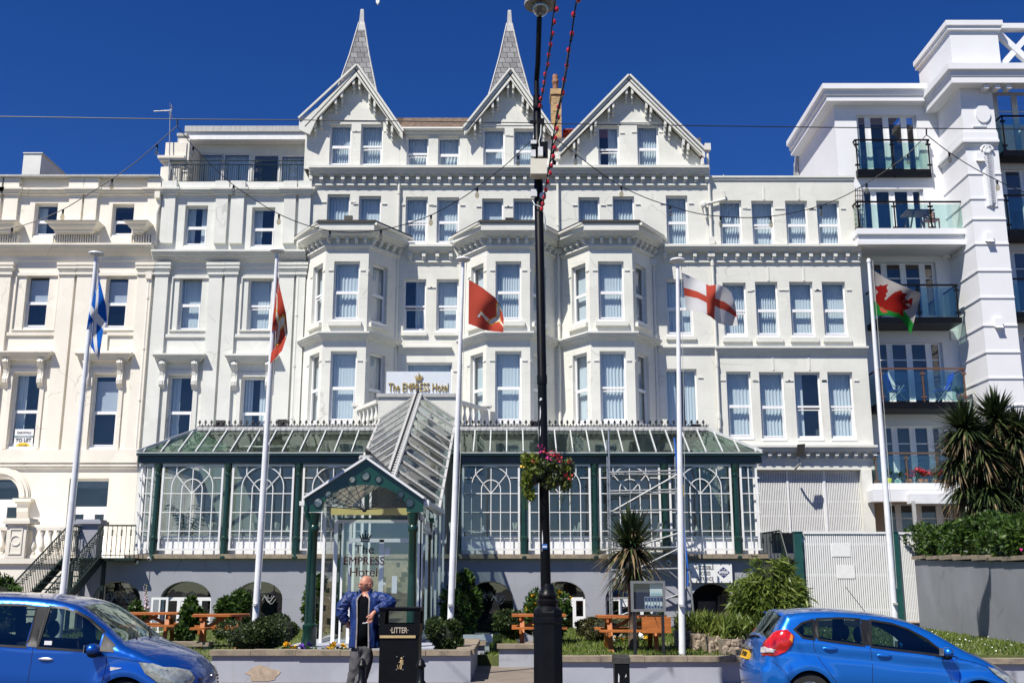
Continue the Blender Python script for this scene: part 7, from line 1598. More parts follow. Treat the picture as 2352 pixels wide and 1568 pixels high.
# ================================================================ access banner
AY = QY-.02; ac = thing('access_banner', 'white banner reading accessible access entrance above the open basement arch', 'banner', (WX(1635,1316,AY), AY, WZ(1316,AY))); AXx = lambda x: WX((1780+x/4.9)/1.2755, 1316, AY); AZz = lambda y: WZ((1640+y/4.9)/1.2755, AY)
m = MB(); m.box(AXx(1160), AXx(1787), AY-.012, AY, AZz(322), AZz(45)); m.build('sheet', M['upvc'], ac); dk = paint('banner grey', (.045,.045,.05), .6)
for t_, y in (('ACCESSIBLE',110),('ACCESS',190),('ENTRANCE',270)): text_mesh(t_, .155, dk, 'lettering', ac, (AXx(1392), AY-.016, AZz(y)), fit={'ACCESSIBLE':.56,'ACCESS':.355,'ENTRANCE':.505}[t_], extrude=.002, bold=.002)
nv = paint('banner navy', (.02,.025,.14), .5); m = MB(); cxb, czb = AXx(1663), AZz(175); a, h = AXx(1752)-cxb, AZz(95)-czb; m.prism([(cxb-a, AY-.018, czb),(cxb, AY-.018, czb-h),(cxb+a, AY-.018, czb),(cxb, AY-.018, czb+h)], (0,.004,0)); m.prism([(AXx(1166)-.0, AY-.018, czb-h*.6),(AXx(1210), AY-.018, czb),(AXx(1166), AY-.018, czb+h*.6)], (0,.004,0)); m.build('diamond', nv, ac)
text_mesh('EMPRESS', .10, M['upvc'], 'lettering', ac, (cxb, AY-.021, czb), fit=.27, extrude=.001, bold=.004); text_mesh('THE', .06, M['upvc'], 'lettering', ac, (cxb, AY-.021, czb+.075), extrude=.001); text_mesh('HOTEL', .055, M['upvc'], 'lettering', ac, (cxb, AY-.021, czb-.075), extrude=.001)
m = MB()
for k in range(5): 
    for y in (60, 308): p = (AXx(1270+k*120), AY-.02, AZz(y)); m.box(p[0]-.015, p[0]+.015, AY-.02, AY-.013, p[2]-.015, p[2]+.015)
m.build('eyelets', dk, ac)
for sx, sy, lab in ((314,1289,'white security camera on a bracket at the left end of the grey wall'),(345,1282,'small white dome camera under the stone sill near the left corner'),(1536,1292,'black and white dome camera under the sill beside the scaffold')):
    p = W(sx, sy, QY-.05); t = thing('security_camera', lab, 'camera', p); m = MB(); m.box(p.x-.04, p.x+.04, QY-.05, QY+.1, p.z+.02, p.z+.10); m.build('mount', M['white'], t); m = MB(); m.ball((p.x, QY-.08, p.z), .075, n=12); m.build('housing', M['white'] if sx < 1000 else M['white'], t, True); m = MB(); m.ball((p.x-.01, QY-.12, p.z-.01), .045, n=10); m.build('lens', M['black'], t, True)
# wall lamp on the annex cornice
p = W(1838, 1060, 37.4); t = thing('wall_floodlight', 'dark floodlight on an arm below the lower annex cornice', 'floodlight', p); m = MB(); q = W(1837, 1035, 37.3); m.hexa([q+Vector(v) for v in ((-.14,-.05,-.2),(.12,-.05,-.18),(.12,.05,-.18),(-.14,.05,-.2),(-.08,-.1,.22),(.18,-.1,.24),(.18,.0,.24),(-.08,.0,.22))]); m.build('lamp_body', M['rusty'], t); m = MB(); m.tube([W(1836, 1052, 37.4), W(1838, 1064, 37.4), W(1828, 1074, 37.7), W(1826, 1080, 37.9)], .04, 6); m.build('arm', M['lead'], t)
# ================================================================ scaffold tower
sf_ = thing('scaffold_tower', 'aluminium scaffold tower standing against the conservatory behind the palm', 'scaffold', (WX(1480,1450,31.8), 31.8, .3)); S0, S1 = 31.85, 32.5
def tb(pts, r=.026, nm='tube', mt='alu'):
    q = MB(); q.tube(pts, r, 8); return q.build(nm, M[mt], sf_, True)
def S_(sx, sy, Y): return W(sx, sy, Y)
xl, xr = WX(1402,1200,S0), WX(1563,1200,S0); ztp = WZ(1004, S0)
for x in (xl, xr):
    for y in (S0, S1): tb([(x, y, .3), (x, y, ztp + (0.25 if y == S0 and x == xl else 0))], nm='upright')
    for z in np.arange(.6, ztp, .5): tb([(x, S0, z), (x, S1, z)], .02, 'rung')
for sy in (1083, 1126, 1132, 1172, 1258, 1307, 1372, 1417):
    z = WZ(sy, S0); tb([(xl, S0-.05, z-.02), (xr, S0-.05, z+.03)], .026, 'ledger')
    if sy in (1083, 1258): tb([(xl, S1+.04, z), (xr, S1+.04, z)], .024, 'ledger')
for a, b_ in ((1172,1087),(1270,1222),(1330,1256),(1416,1360)): tb([(xl+.1, S0-.09, WZ(a, S0)), (xr, S0-.09, WZ(b_, S0))], .028, 'brace')
for a, b_ in ((1222,1330),(1290,1372)): tb([(xl+.5, S1+.07, WZ(a, S1)), (xr, S1+.07, WZ(b_, S1))], .024, 'brace')
m = MB(); m.box(xl+.5, xr, S0+.05, S1-.1, WZ(1216, S0)-.03, WZ(1216, S0)+.03); m.build('platform', M['alu'], sf_)
m = MB(); bl = paint('blue tube paint', (.02,.12,.5), .4); a, b_ = W(1549, 1005, 31.7), W(1580, 1306, 31.7); q = MB(); q.tube([a, b_], .028, 8); q.tube([W(1580, 1310, 31.2), W(1580, 1345, 31.2)], .03, 8); q.build('pole', bl, sf_, True); q = MB(); q.tube([W(1568,1112,31.18), W(1569,1140,31.18)], .03, 8); q.build('pole_band', M['yellowfl'], sf_, True)
a, b_ = W(1583, 1310, 31.1), W(1594, 1420, 31.1); tb([a, b_], .03, 'ladder_rail'); 
# ================================================================ balcony furniture
def pot_plant(name, label, sx, sy, Y, potm, r, plant=None, flower=None):
    p = W(sx, sy, Y); t = thing(name, label, 'potted plant', p); m = MB(); m.lathe(p, [(r*.7,0),(r,r*1.3),(r*.9,r*1.5)], 12); m.build('pot', potm, t, True, 40)
    q, n = blob_points(p+Vector((0,0,r*2.6)), (r*1.5,r*1.4,r*1.3), 160, 5, .8); leaves('plant', q, n, r*.7, M[plant or 'leaf'], t)
    if flower: q, n = blob_points(p+Vector((0,-r*.6,r*3)), (r*1.5,r*1,r*1.0), 60, 5, .4); leaves('flowers', q, n, r*.7, M[flower], t, 1)
lime = paint('lime glaze', (.45,.55,.05), .35)
for i, (sx, pm, pl_, fl, r, lab) in enumerate(((2040,lime,'leaf',None,.17,'lime green pot on the lowest balcony, farthest left'),(2058,M['balglass'],'leaf',None,.13,'glassy jar pot beside the lime pot on the lowest balcony'),(2068,M['balglass'],'leaf',None,.14,'larger glassy jar pot on the lowest balcony'),(2089,M['terracotta'],'leaf','redfl',.15,'red geranium left of the balcony post on the lowest balcony'),(2113,M['terracotta'],'leaf','redfl',.16,'red geranium in the middle of the lowest balcony'),(2125,M['terracotta'],'leaf','redfl',.15,'red geranium right of the middle of the lowest balcony'),(2147,M['terracotta'],'leaf','redfl',.15,'red geranium near the palm on the lowest balcony'),(2162,M['terracotta'],'leaf','redfl',.14,'rightmost red geranium on the lowest balcony beside the palm'))): pot_plant('flower_pot', lab, sx, 1115, AFY-.92, pm, r, pl_, fl)
pot_plant('flower_pot', 'terracotta pot with a small shrub at the right end of the blue chair balcony', 2207, 920, AFY-1.1, M['terracotta'], .16)
bluec = paint('blue canvas', (.02,.08,.55), .6)
for i, (sx, s, lab) in enumerate(((2060,1,'blue folding chair at the left of the brown railed balcony'),(2166,-1,'blue folding chair at the right of the brown railed balcony'))):
    Y = AFY-.75; p = W(sx, 922, Y); z = p.z-.05; t = thing('folding_chair', lab, 'chair', (p.x, Y, z)); m = MB(); m.box(p.x-.24, p.x+.24, Y-.25, Y+.22, z+.42, z+.46); m.build('seat', bluec, t); m = MB(); m.prism([(p.x-s*.22, Y-.25, z+.46),(p.x-s*.40, Y-.25, z+1.05),(p.x-s*.36, Y-.25, z+1.05),(p.x-s*.18, Y-.25, z+.46)], (0,.47,0)); m.build('backrest', bluec, t)
    for y in (Y-.25, Y+.22):
        m = MB(); m.tube([(p.x-.28, y, z), (p.x+.22, y, z+.62)], .014, 6); m.build('leg', M['alu'], t); m = MB(); m.tube([(p.x+.28, y, z), (p.x-.2, y, z+.62), (p.x+.24, y, z+.66)], .014, 6); m.build('leg', M['alu'], t)
Y = AFY-.8; p = W(2110, 531, Y); t = thing('balcony_table', 'brown wooden table on the wide white balcony', 'table', p); m = MB(); m.box(p.x-.5, p.x+.5, Y-.4, Y+.4, p.z+.68, p.z+.73); m.build('table_top', M['bark'], t)
for a in (-.42, .42):
    for b_ in (-.33, .33): m = MB(); m.bar((p.x+a, Y+b_, p.z), (p.x+a*.6, Y+b_, p.z+.68), .05); m.build('leg', M['bark'], t)
m = MB(); p = W(2142, 531, AFY-.9); m.box(p.x-.22, p.x+.22, AFY-1.1, AFY-.7, p.z+.40, p.z+.44); [m.box(p.x-.22, p.x+.22, AFY-.72, AFY-.69, p.z+.46+k*.09, p.z+.52+k*.09) for k in range(4)]; [m.bar((p.x+a, y, p.z), (p.x+a, y, p.z+(.4 if y < AFY-.8 else .82)), .04) for a in (-.2,.2) for y in (AFY-1.08, AFY-.7)]; tag(m.build('slatted_chair', M['orange wood']), 'small slatted wooden chair on the wide white balcony', 'chair')
# trellis at the annex corner
m = MB(); [m.bar(W(1965+k*5, 432, FY-.12), W(1966+k*5.2, 530, FY-.12), .025) for k in range(4)]; [m.bar(W(1963, 438+k*11, FY-.14), W(1984, 438+k*11, FY-.14), .025) for k in range(9)]; tag(m.build('trellis', M['bark']), 'narrow brown trellis at the end of the annex beside the wide balcony', 'trellis')
p = W(2222, 1196, 33); t = thing('lantern', 'black carriage lantern on a post above the flowering hedge', 'lantern', p); m = MB(); m.tube([(p.x, p.y, 1.9), (p.x, p.y, p.z-.18)], .03, 8); m.build('post', M['blackiron'], t); m = MB(); m.lathe(p, [(.05,-.18),(.12,-.14),(.17,.12),(.2,.14),(.06,.28),(.02,.36)], 6); m.build('lamp_body', M['blackiron'], t)
# ================================================================ cars
def spline(pts, n=4):
    P_ = [Vector((x, z)) for x, z in pts]; out = []
    for i in range(len(P_)-1):
        p0, p1, p2, p3 = P_[max(0,i-1)], P_[i], P_[i+1], P_[min(len(P_)-1,i+2)]
        for j in range(n): t = j/n; out.append(.5*((2*p1)+(p2-p0)*t+(2*p0-5*p1+4*p2-p3)*t*t+(3*p1-p0-3*p2+p3)*t**3))
    return out + [P_[-1]]
def car(name, label, spec, loc, yaw, pitch, roll=0):
    Lc, HW = spec['L'], spec['HW']; sil = spline(spec['sil'], 5)   # from front bottom over the roof to rear bottom
    rt = thing(name, label, 'car', (0,0,0)); belt = spec['belt']; paintm = spec['paint']
    def plan(x):
        f = max(0, (x - (Lc-1.0))/1.0); r = max(0, (.75-x)/.75); return HW*(1 - .20*f**2.4 - .12*r**2.4)
    outline = [(p.x, p.y) for p in sil]
    wheels = spec['wheels']; ra = spec.get('arch', .345)
    bottom = []
    xs0, xs1 = outline[-1][0], outline[0][0]; zb = spec['zb']
    bottom.append((xs0+.02, zb)); 
    for wx in wheels:
        a0 = math.asin(min(1, max(-1, (zb-spec['wr'])/ra))); ts = np.linspace(math.pi-a0 if a0 < 0 else math.pi-a0, a0, 22)
        bottom += [(wx+ra*math.cos(t), spec['wr']+ra*math.sin(t)) for t in ts]
    bottom.append((xs1-.02, zb)); full = outline + bottom
    P2 = [Vector(p) for p in outline]
    zt_cache = {}
    top_pts = sorted([(p.x, p.y) for p in sil], key=lambda q: q[0])
    def ztop(x):
        best = None
        for a, b in zip(sil, sil[1:]):
            if min(a.x,b.x) <= x <= max(a.x,b.x) and abs(a.x-b.x) > 1e-6: z = a.y+(b.y-a.y)*(x-a.x)/(b.x-a.x); best = z if best is None else max(best, z)
        return best if best is not None else .5
    def sdist(x, z):
        d = 9
        for a, b in zip(sil, sil[1:]):
            dd, _ = seg_dist((x, z), (a.x,a.y), (b.x,b.y)); d = min(d, dd)
        return d
    def w(x, z):
        zb_ = belt(x); W0 = plan(x); k = W0
        if z > zb_: k -= (z-zb_)*.30 + .02*min(1, (z-zb_)/.1)
        if z < .62: k -= .10*((.62-z)/.42)**2
        sh = spec.get('crease')
        if sh: zc = sh(x); k -= .016*max(0, 1-abs(z-(zc-.035))/.05)
        for wx in wheels:
            d = math.hypot(x-wx, z-spec['wr']); k += .022*math.exp(-((d-ra-.05)/.075)**2) if z < zb_-.08 else 0
        r = .10; d = sdist(x, z)
        if d < r: k -= r*.85*(1 - math.sqrt(max(0, 1-((r-d)/r)**2)))
        return k
    holes = spec['glass']
    grid = [(x, z) for x in np.arange(.04, Lc, .055) for z in np.arange(zb+.03, 1.62, .055)]
    grid = [g for g in grid if inside(g, full) and sdist(*g) > .02 and not any(inside(g, h) for h in holes.values())]
    ring = []
    for off in (.012, .03, .055, .085):
        for i in range(1, len(sil)-1):
            t = (sil[i+1]-sil[i-1]).normalized(); n = Vector((t.y, -t.x)) ; p = sil[i] + n*off
            if not inside((p.x,p.y), full): p = sil[i] - n*off
            if inside((p.x,p.y), full) and not any(inside((p.x,p.y), h) for h in holes.values()): ring.append((p.x, p.y))
    v, t = cdt_fill(full, [h for h in holes.values()], grid + ring)
    hole_solid = [h for k, h in holes.items()]
    body = MB(); pillar_faces = []
    for sgn in (-1, 1): body.add([(p.x, sgn*w(p.x, p.y), p.y) for p in v], t)
    # skin across the car
    NT = 16; sk = []; roles = []
    for i, p in enumerate(sil):
        a = sil[max(0,i-1)]; b = sil[min(len(sil)-1,i+1)]; t_ = (b-a).normalized(); n = Vector((-t_.y, t_.x)); n = -n if n.dot(p-Vector((Lc/2,.6))) < 0 else n
        cr = spec['crown'](p.x, p.y); we = w(p.x, p.y); row = []
        for j in range(NT+1):
            q = -1+2*j/NT; bul = cr*(1-abs(q)**2.2); row.append((p.x+n.x*bul, we*q, p.y+n.y*bul))
        sk.append(row)
    gi = spec['skin_glass']     # {part: (x0,z-range predicate)}
    parts = {}
    for i in range(len(sk)-1):
        m_ = (sil[i]+sil[i+1])/2; role = None
        for nm, fn in gi.items():
            if fn(m_.x, m_.y): role = nm
        for j in range(NT):
            edge = j == 0 or j == NT-1
            parts.setdefault(role if role and not edge else 'body', []).append((i, j))
    def face(i, j): return [sk[i][j], sk[i+1][j], sk[i+1][j+1], sk[i][j+1]]
    for i, j in parts['body']: body.add(face(i, j), [(0,1,2,3)])
    for wx in wheels:
        pass
    bo = body.build('body', paintm, rt); bm = bmesh.new(); bm.from_mesh(bo.data); bmesh.ops.remove_doubles(bm, verts=bm.verts, dist=.0012); bmesh.ops.recalc_face_normals(bm, faces=bm.faces); bm.to_mesh(bo.data); bm.free(); smooth_mesh(bo.data, 38)
    for nm in gi:
        if nm in parts:
            g = MB(); [g.add(face(i, j), [(0,1,2,3)]) for i, j in parts[nm]]; o = g.build(nm, spec.get(nm+'_mat', M['carglass']), rt); bm = bmesh.new(); bm.from_mesh(o.data); bmesh.ops.remove_doubles(bm, verts=bm.verts, dist=.001); bm.to_mesh(o.data); bm.free(); smooth_mesh(o.data, 60)
    from mathutils.bvhtree import BVHTree
    bvh = BVHTree.FromPolygons([v_.co.copy() for v_ in bo.data.vertices], [tuple(p_.vertices) for p_ in bo.data.polygons])
    rt_snap[rt.name] = bvh
    def patch(nm, poly, mat, off, holes_=(), sides=(-1,1), step=.05, parent=rt, sm=True):
        gx = [(x, z) for x in np.arange(min(p[0] for p in poly), max(p[0] for p in poly), step) for z in np.arange(min(p[1] for p in poly), max(p[1] for p in poly), step)]
        gx = [g for g in gx if inside(g, poly) and not any(inside(g, h) for h in holes_)]
        vv, tt = cdt_fill(poly, list(holes_), gx); out = []
        for sgn in sides:
            m = MB(); m.add([(p.x, sgn*(w(p.x, p.y)+off), p.y) for p in vv], tt); o = m.build(nm, mat, parent); 
            if sm: smooth_mesh(o.data, 60)
            out.append(o)
        return out
    def grow(poly, d):
        n = len(poly); out = []; ar = sum(poly[i][0]*poly[(i+1)%n][1]-poly[(i+1)%n][0]*poly[i][1] for i in range(n)); sg = 1 if ar > 0 else -1
        for i in range(n):
            a, b, c_ = Vector(poly[i-1]), Vector(poly[i]), Vector(poly[(i+1)%n]); e1, e2 = (b-a).normalized(), (c_-b).normalized(); n1, n2 = Vector((e1.y,-e1.x))*sg, Vector((e2.y,-e2.x))*sg; m = (n1+n2); m = m/max(.35, m.length_squared/2) if m.length > 1e-6 else n1
            out.append(tuple(b+m*d*1.0))
        return out
    blk = M['cartrim']
    for nm, h in holes.items():
        patch('window_glass', h, M['carglass'], -.012)
        patch('window_seal', grow(h, spec.get('seal', .022)), blk, .0025, [h])
    for poly in spec.get('pillars', []): patch('door_pillar', poly, blk, .0045)
    for ln in spec['lines']:
        for sgn in (-1, 1):
            m = MB(); pts = [(x, sgn*(w(x, z)+.0012), z) for x, z in [(p.x,p.y) for p in spline(ln, 6)]]
            for a, b in zip(pts, pts[1:]): d = (Vector(b)-Vector(a)).normalized(); nx = Vector((-d.z, 0, d.x))*.0035; A_, B_ = Vector(a), Vector(b); m.poly([A_-nx, A_+nx, B_+nx, B_-nx])
            m.build('door_gap', M['cargap'], rt)
    for (x, z, ln, h) in spec['handles']:
        for sgn in (-1, 1):
            y = w(x, z); m = MB(); m.ball((x, sgn*(y-.012), z), ln*.55, .016, h*.9, 12); o = m.build('handle_recess', spec['recess'], rt, True); m = MB(); m.ball((x, sgn*(y+.012), z+h*.18), ln*.5, .016, h*.42, 12); m.build('handle', spec['handle_mat'], o, True)
    for poly in spec.get('mouldings', []): patch('side_moulding', poly, M['cartrim'], .018)
    # wheels, cabin
    for wx in wheels:
        for sgn in (-1, 1):
            yo = sgn*(plan(wx)-.03); yi = yo - sgn*.2; R_ = spec['wr']; m = MB()
            pr = [(R_*.62, yo), (R_*.93, yo), (R_, yo-sgn*.03), (R_, yi+sgn*.03), (R_*.93, yi), (R_*.3, yi)]; k = 26; vs = [(wx+r*math.cos(2*math.pi*j/k), y, R_+r*math.sin(2*math.pi*j/k)) for r, y in pr for j in range(k)]
            m.add(vs, [(i*k+j, i*k+(j+1)%k, (i+1)*k+(j+1)%k, (i+1)*k+j) for i in range(len(pr)-1) for j in range(k)]); wo = m.build('wheel', M['tyre'], rt, True)
            m = MB(); yr = yo-sgn*.015; m.tube([(wx, yr-sgn*.03, R_), (wx, yr-sgn*.02, R_)], R_*.6, 20)
            for s_ in range(5): a = s_*2*math.pi/5; m.bar((wx, yr, R_), (wx+R_*.6*math.cos(a), yr, R_+R_*.6*math.sin(a)), .05, .02, (0,1,0))
            m.build('rim', M['alloy'], wo)
            m = MB(); k = 16; rr = ra+.01; ts = np.linspace(-.5, math.pi+.5, k); y1, y2 = sgn*(plan(wx)-.06), sgn*(plan(wx)-.42); m.add([(wx+rr*math.cos(t), y, R_+rr*math.sin(t)) for t in ts for y in (y1, y2)], [(2*i, 2*i+1, 2*i+3, 2*i+2) for i in range(k-1)]); m.build('wheel_arch', M['cargap'], rt)
    m = MB(); m.box(.3, Lc-.35, -HW+.18, HW-.18, zb, zb+.06); m.build('underbody', M['cargap'], rt)
    m = MB(); fx = spec['dash']; m.prism([(fx, -HW+.17, zb+.06), (fx, -HW+.17, .82), (fx+.25, -HW+.17, .93), (fx+.75, -HW+.17, .90), (fx+.75, -HW+.17, zb+.06)], (0, 2*HW-.34, 0)); m.build('dashboard', M['cabin'], rt)
    for sx in spec['seats']:
        for y in ((-.37, .37) if sx > 1.4 else (-.45, 0, .45)):
            m = MB(); m.prism([(sx, y-.24, .42), (sx+.5, y-.24, .5), (sx+.5, y-.24, .6), (sx+.05, y-.24, .56), (sx-.12, y-.24, 1.02), (sx-.25, y-.24, 1.02), (sx-.1, y-.24, .45)], (0, .48, 0)); o = m.build('seat', M['cabin'], rt); m = MB(); m.ball((sx-.22, y, 1.16), .07, .14, .12, 10); m.build('headrest', M['cabin'], o, True)
    m = MB(); c_ = Vector((fx-.12, -.36, .93)); m.tube([c_+Vector((math.sin(.45)*.18*math.sin(a)*-1, .18*math.cos(a), .165*math.sin(a))) for a in np.linspace(0, 2*math.pi, 20)], .014, 6, cap=False); m.tube([c_, c_+Vector((.25,0,-.08))], .03, 6); m.build('steering_wheel', M['cargap'], rt, True)
    mx, mz = spec['mirror']
    for sgn in (-1, 1):
        y = w(mx, belt(mx)+.02); m = MB(); m.ball((mx-.0, sgn*(y+.15), mz), .085, .115, .075, 14); o = m.build('mirror', paintm, rt, True); m = MB(); m.ball((mx, sgn*(y+.13), mz-.055), .075, .10, .055, 12); m.bar((mx+.03, sgn*(y-.0), mz-.07), (mx+.02, sgn*(y+.1), mz-.06), .06, .05); m.build('mirror_base', M['cartrim'], o, True); m = MB(); m.box(mx-.088, mx-.082, min(sgn*(y+.07), sgn*(y+.23)), max(sgn*(y+.07), sgn*(y+.23)), mz-.05, mz+.05); m.build('mirror_glass', M['alloy'], o)
    patch('interior_trim', full, M['cabin'], -.035, list(holes.values()), step=.15)
    return rt, w, patch
rt_snap = {}
def carpaint(name, c, c2):
    m, nt, out = new_mat(name); b = N(nt, 'ShaderNodeBsdfPrincipled'); lw = N(nt, 'ShaderNodeLayerWeight'); lw.inputs[0].default_value = .45
    L(nt, mixc(nt, lw.outputs['Facing'], c4(c2), c4(c)), b.inputs['Base Color']); b.inputs['Metallic'].default_value = .6; b.inputs['Roughness'].default_value = .3; b.inputs['Coat Weight'].default_value = 1; b.inputs['Coat Roughness'].default_value = .025
    L(nt, b.outputs[0], out.inputs[0]); return m
M['carglass'] = glass_mat('car glass', (.50,.60,.56), .05, 0, (.85,1,.95)); M['cartrim'] = paint('car black trim', (.012,.012,.013), .45, var=.2, spec=.3); M['cargap'] = paint('car gap', (.004,.004,.006), .8); M['tyre'] = paint('tyre', (.018,.018,.018), .85, var=.3); M['alloy'] = paint('alloy wheel', (.5,.5,.52), .3, .8); M['cabin'] = paint('dark cabin cloth', (.018,.018,.02), .9, var=.3, scale=20)
M['lens'] = None
def lensmat(name, c, rough=.1, metal=0): return paint(name, c, rough, metal, var=.35, scale=22, coat=.9)
lens_h = lensmat('headlamp lens', (.42,.44,.40), .15, .3); lens_r = lensmat('tail lamp red', (.50,.012,.010), .12); lens_w = lensmat('tail lamp clear', (.6,.55,.52), .12); lens_o = lensmat('indicator amber', (.75,.22,.02), .12)
# --- people carrier at the left
bl1 = carpaint('metallic deep blue', (.003,.03,.20), (.005,.12,.56))
sil1 = [(4.06,.20),(4.12,.34),(4.13,.48),(4.10,.60),(4.02,.71),(3.88,.81),(3.66,.915),(3.45,.995),(3.28,1.07),(3.05,1.235),(2.80,1.40),(2.58,1.515),(2.30,1.575),(1.9,1.605),(1.4,1.61),(.9,1.595),(.5,1.555),(.34,1.50),(.22,1.35),(.12,1.15),(.06,.95),(.04,.75),(.0,.62),(.0,.45),(.05,.25)]
sp1 = dict(L=4.26, HW=.905, sil=sil1, belt=lambda x: .985-.02*(x-2.2) if x < 3.3 else .96-.25*(x-3.3), paint=bl1, wheels=(.74, 3.42), wr=.31, arch=.35, zb=.20,
    glass={'rear': [(1.20,1.02),(2.06,1.0),(2.07,1.47),(1.9,1.495),(1.30,1.49),(1.2,1.44)], 'front': [(2.24,.995),(3.02,.97),(3.03,1.19),(2.80,1.345),(2.62,1.43),(2.44,1.475),(2.26,1.485)], 'quarter': [(.42,1.12),(1.05,1.03),(1.06,1.48),(.62,1.45),(.5,1.36)]},
    crown=lambda x, z: .05 + (.12*max(0, min(1, (x-3.3)/.8))) + .10*max(0, (.5-x)/.5), skin_glass={'windscreen': lambda x, z: 2.62 < x < 3.26 and z > 1.0, 'rear_window': lambda x, z: x < .33 and 1.0 < z < 1.48},
    pillars=[[(2.09,.995),(2.22,.985),(2.235,1.50),(2.09,1.50)], [(3.05,.965),(3.24,.955),(3.235,1.045),(3.05,1.18)]], seal=.03,
    lines=[[(2.17,.99),(2.165,.75),(2.15,.5),(2.13,.30)], [(3.13,.96),(3.16,.85),(3.14,.6),(3.06,.42),(3.02,.30)], [(1.14,1.0),(1.13,.8),(1.0,.62)], [(3.14,.90),(3.4,.87),(3.75,.82),(3.98,.72)], [(1.1,.31),(2.0,.30),(3.05,.30)]],
    handles=[(2.36,.835,.20,.05),(1.30,.85,.20,.05)], recess=bl1, handle_mat=paint('satin silver handle', (.55,.56,.58), .35, .6), mouldings=[[(1.15,.44),(2.10,.44),(2.10,.52),(1.15,.52)],[(2.18,.44),(2.96,.44),(3.0,.50),(2.98,.52),(2.18,.52)]],
    dash=2.75, seats=(2.05, 1.1), mirror=(3.02,.995))
c1, w1, patch1 = car('people_carrier', 'metallic blue people carrier cut by the left edge of the picture', sp1, (WX(119,1500,14.5)-2.17-.13, 15.42, RD+.035), R(-2.0), R(1.6))
def lamp3(nm, pts, mat, parent, bulge=.03, off=.006, root=None):
    """a lens lying on the bodywork: outline and rings drawn onto the body surface"""
    root = root or parent
    bvh = rt_snap[root.name]; k = len(pts); P_ = [Vector(p) for p in pts]
    dense = []
    for a, b in zip(P_, P_[1:]+P_[:1]): dense += [a, a.lerp(b, .33), a.lerp(b, .66)]
    c_ = sum(P_, Vector())/k; rings = []; k = len(dense); fs = []
    for q, (t, h) in enumerate(((0,0),(.06,.8),(.3,1.0),(.6,1.15),(.85,1.2))):
        for p in dense:
            co, n, *_ = bvh.find_nearest(p.lerp(c_, t)); n = n if n.dot(co-Vector((2,0,.7))) > 0 else -n; rings.append(co + n*(off + bulge*.55*h))
    co, n, *_ = bvh.find_nearest(c_); n = n if n.dot(co-Vector((2,0,.7))) > 0 else -n; rings.append(co+n*(off+bulge*.7))
    for q in range(4): fs += [(q*k+i, q*k+(i+1)%k, (q+1)*k+(i+1)%k, (q+1)*k+i) for i in range(k)]
    fs += [(4*k+i, 4*k+(i+1)%k, 5*k) for i in range(k)]
    m = MB(); m.add(rings, fs); return m.build(nm, mat, parent, True, 50)
for s in (-1, 1):
    pts = [(x, s*(w1(x, z)+.006), z) for x, z in ((3.58,.84),(3.74,.83),(3.88,.785))] + [(4.11, s*.50, .70), (4.17, s*.46, .62), (4.16, s*.55, .55)] + [(x, s*(w1(x, z)+.008), z) for x, z in ((4.0,.55),(3.84,.59),(3.68,.70))]
    o = lamp3('headlight', pts, lens_h, c1, .035); m = MB(); m.ball((3.98, s*.66, .65), .05, .04, .05, 12); m.build('reflector', M['alloy'], o, True)
m = MB(); [m.box(4.10, 4.262-.006*k, -.40, .40, .50+.045*k, .525+.045*k) for k in range(3)]; m.build('grille', M['cartrim'], c1)
m = MB(); m.prism([(4.262, 0, .47), (4.262, .055, .55), (4.255, 0, .64), (4.262, -.055, .55)], (.02,0,0)); m.build('badge', M['alloy'], c1)
m = MB(); m.prism([(3.22, -w1(3.22,.745)-.004, .725), (3.38, -w1(3.38,.76)-.004, .765), (3.22, -w1(3.22,.77)-.004, .775)], (0,-.004,0)); m.build('side_repeater', lens_w, c1)
m = MB(); m.bar((3.32,-.35,1.10), (3.10,.2,1.24), .02, .02); m.bar((3.34,.1,1.10), (3.12,.62,1.22), .02, .02); m.build('wiper', M['cargap'], c1)
m = MB(); m.box(2.30, 2.40, -w1(2.35,1.03)-.0, -w1(2.35,1.03)+.01, 1.02, 1.07); m.build('window_sticker', M['upvc'], c1)
c1.rotation_euler = (0, R(1.6), R(-2.0)); c1.location = (WX(119,1500,14.5)-2.17-.22, 15.42, RD+.06)
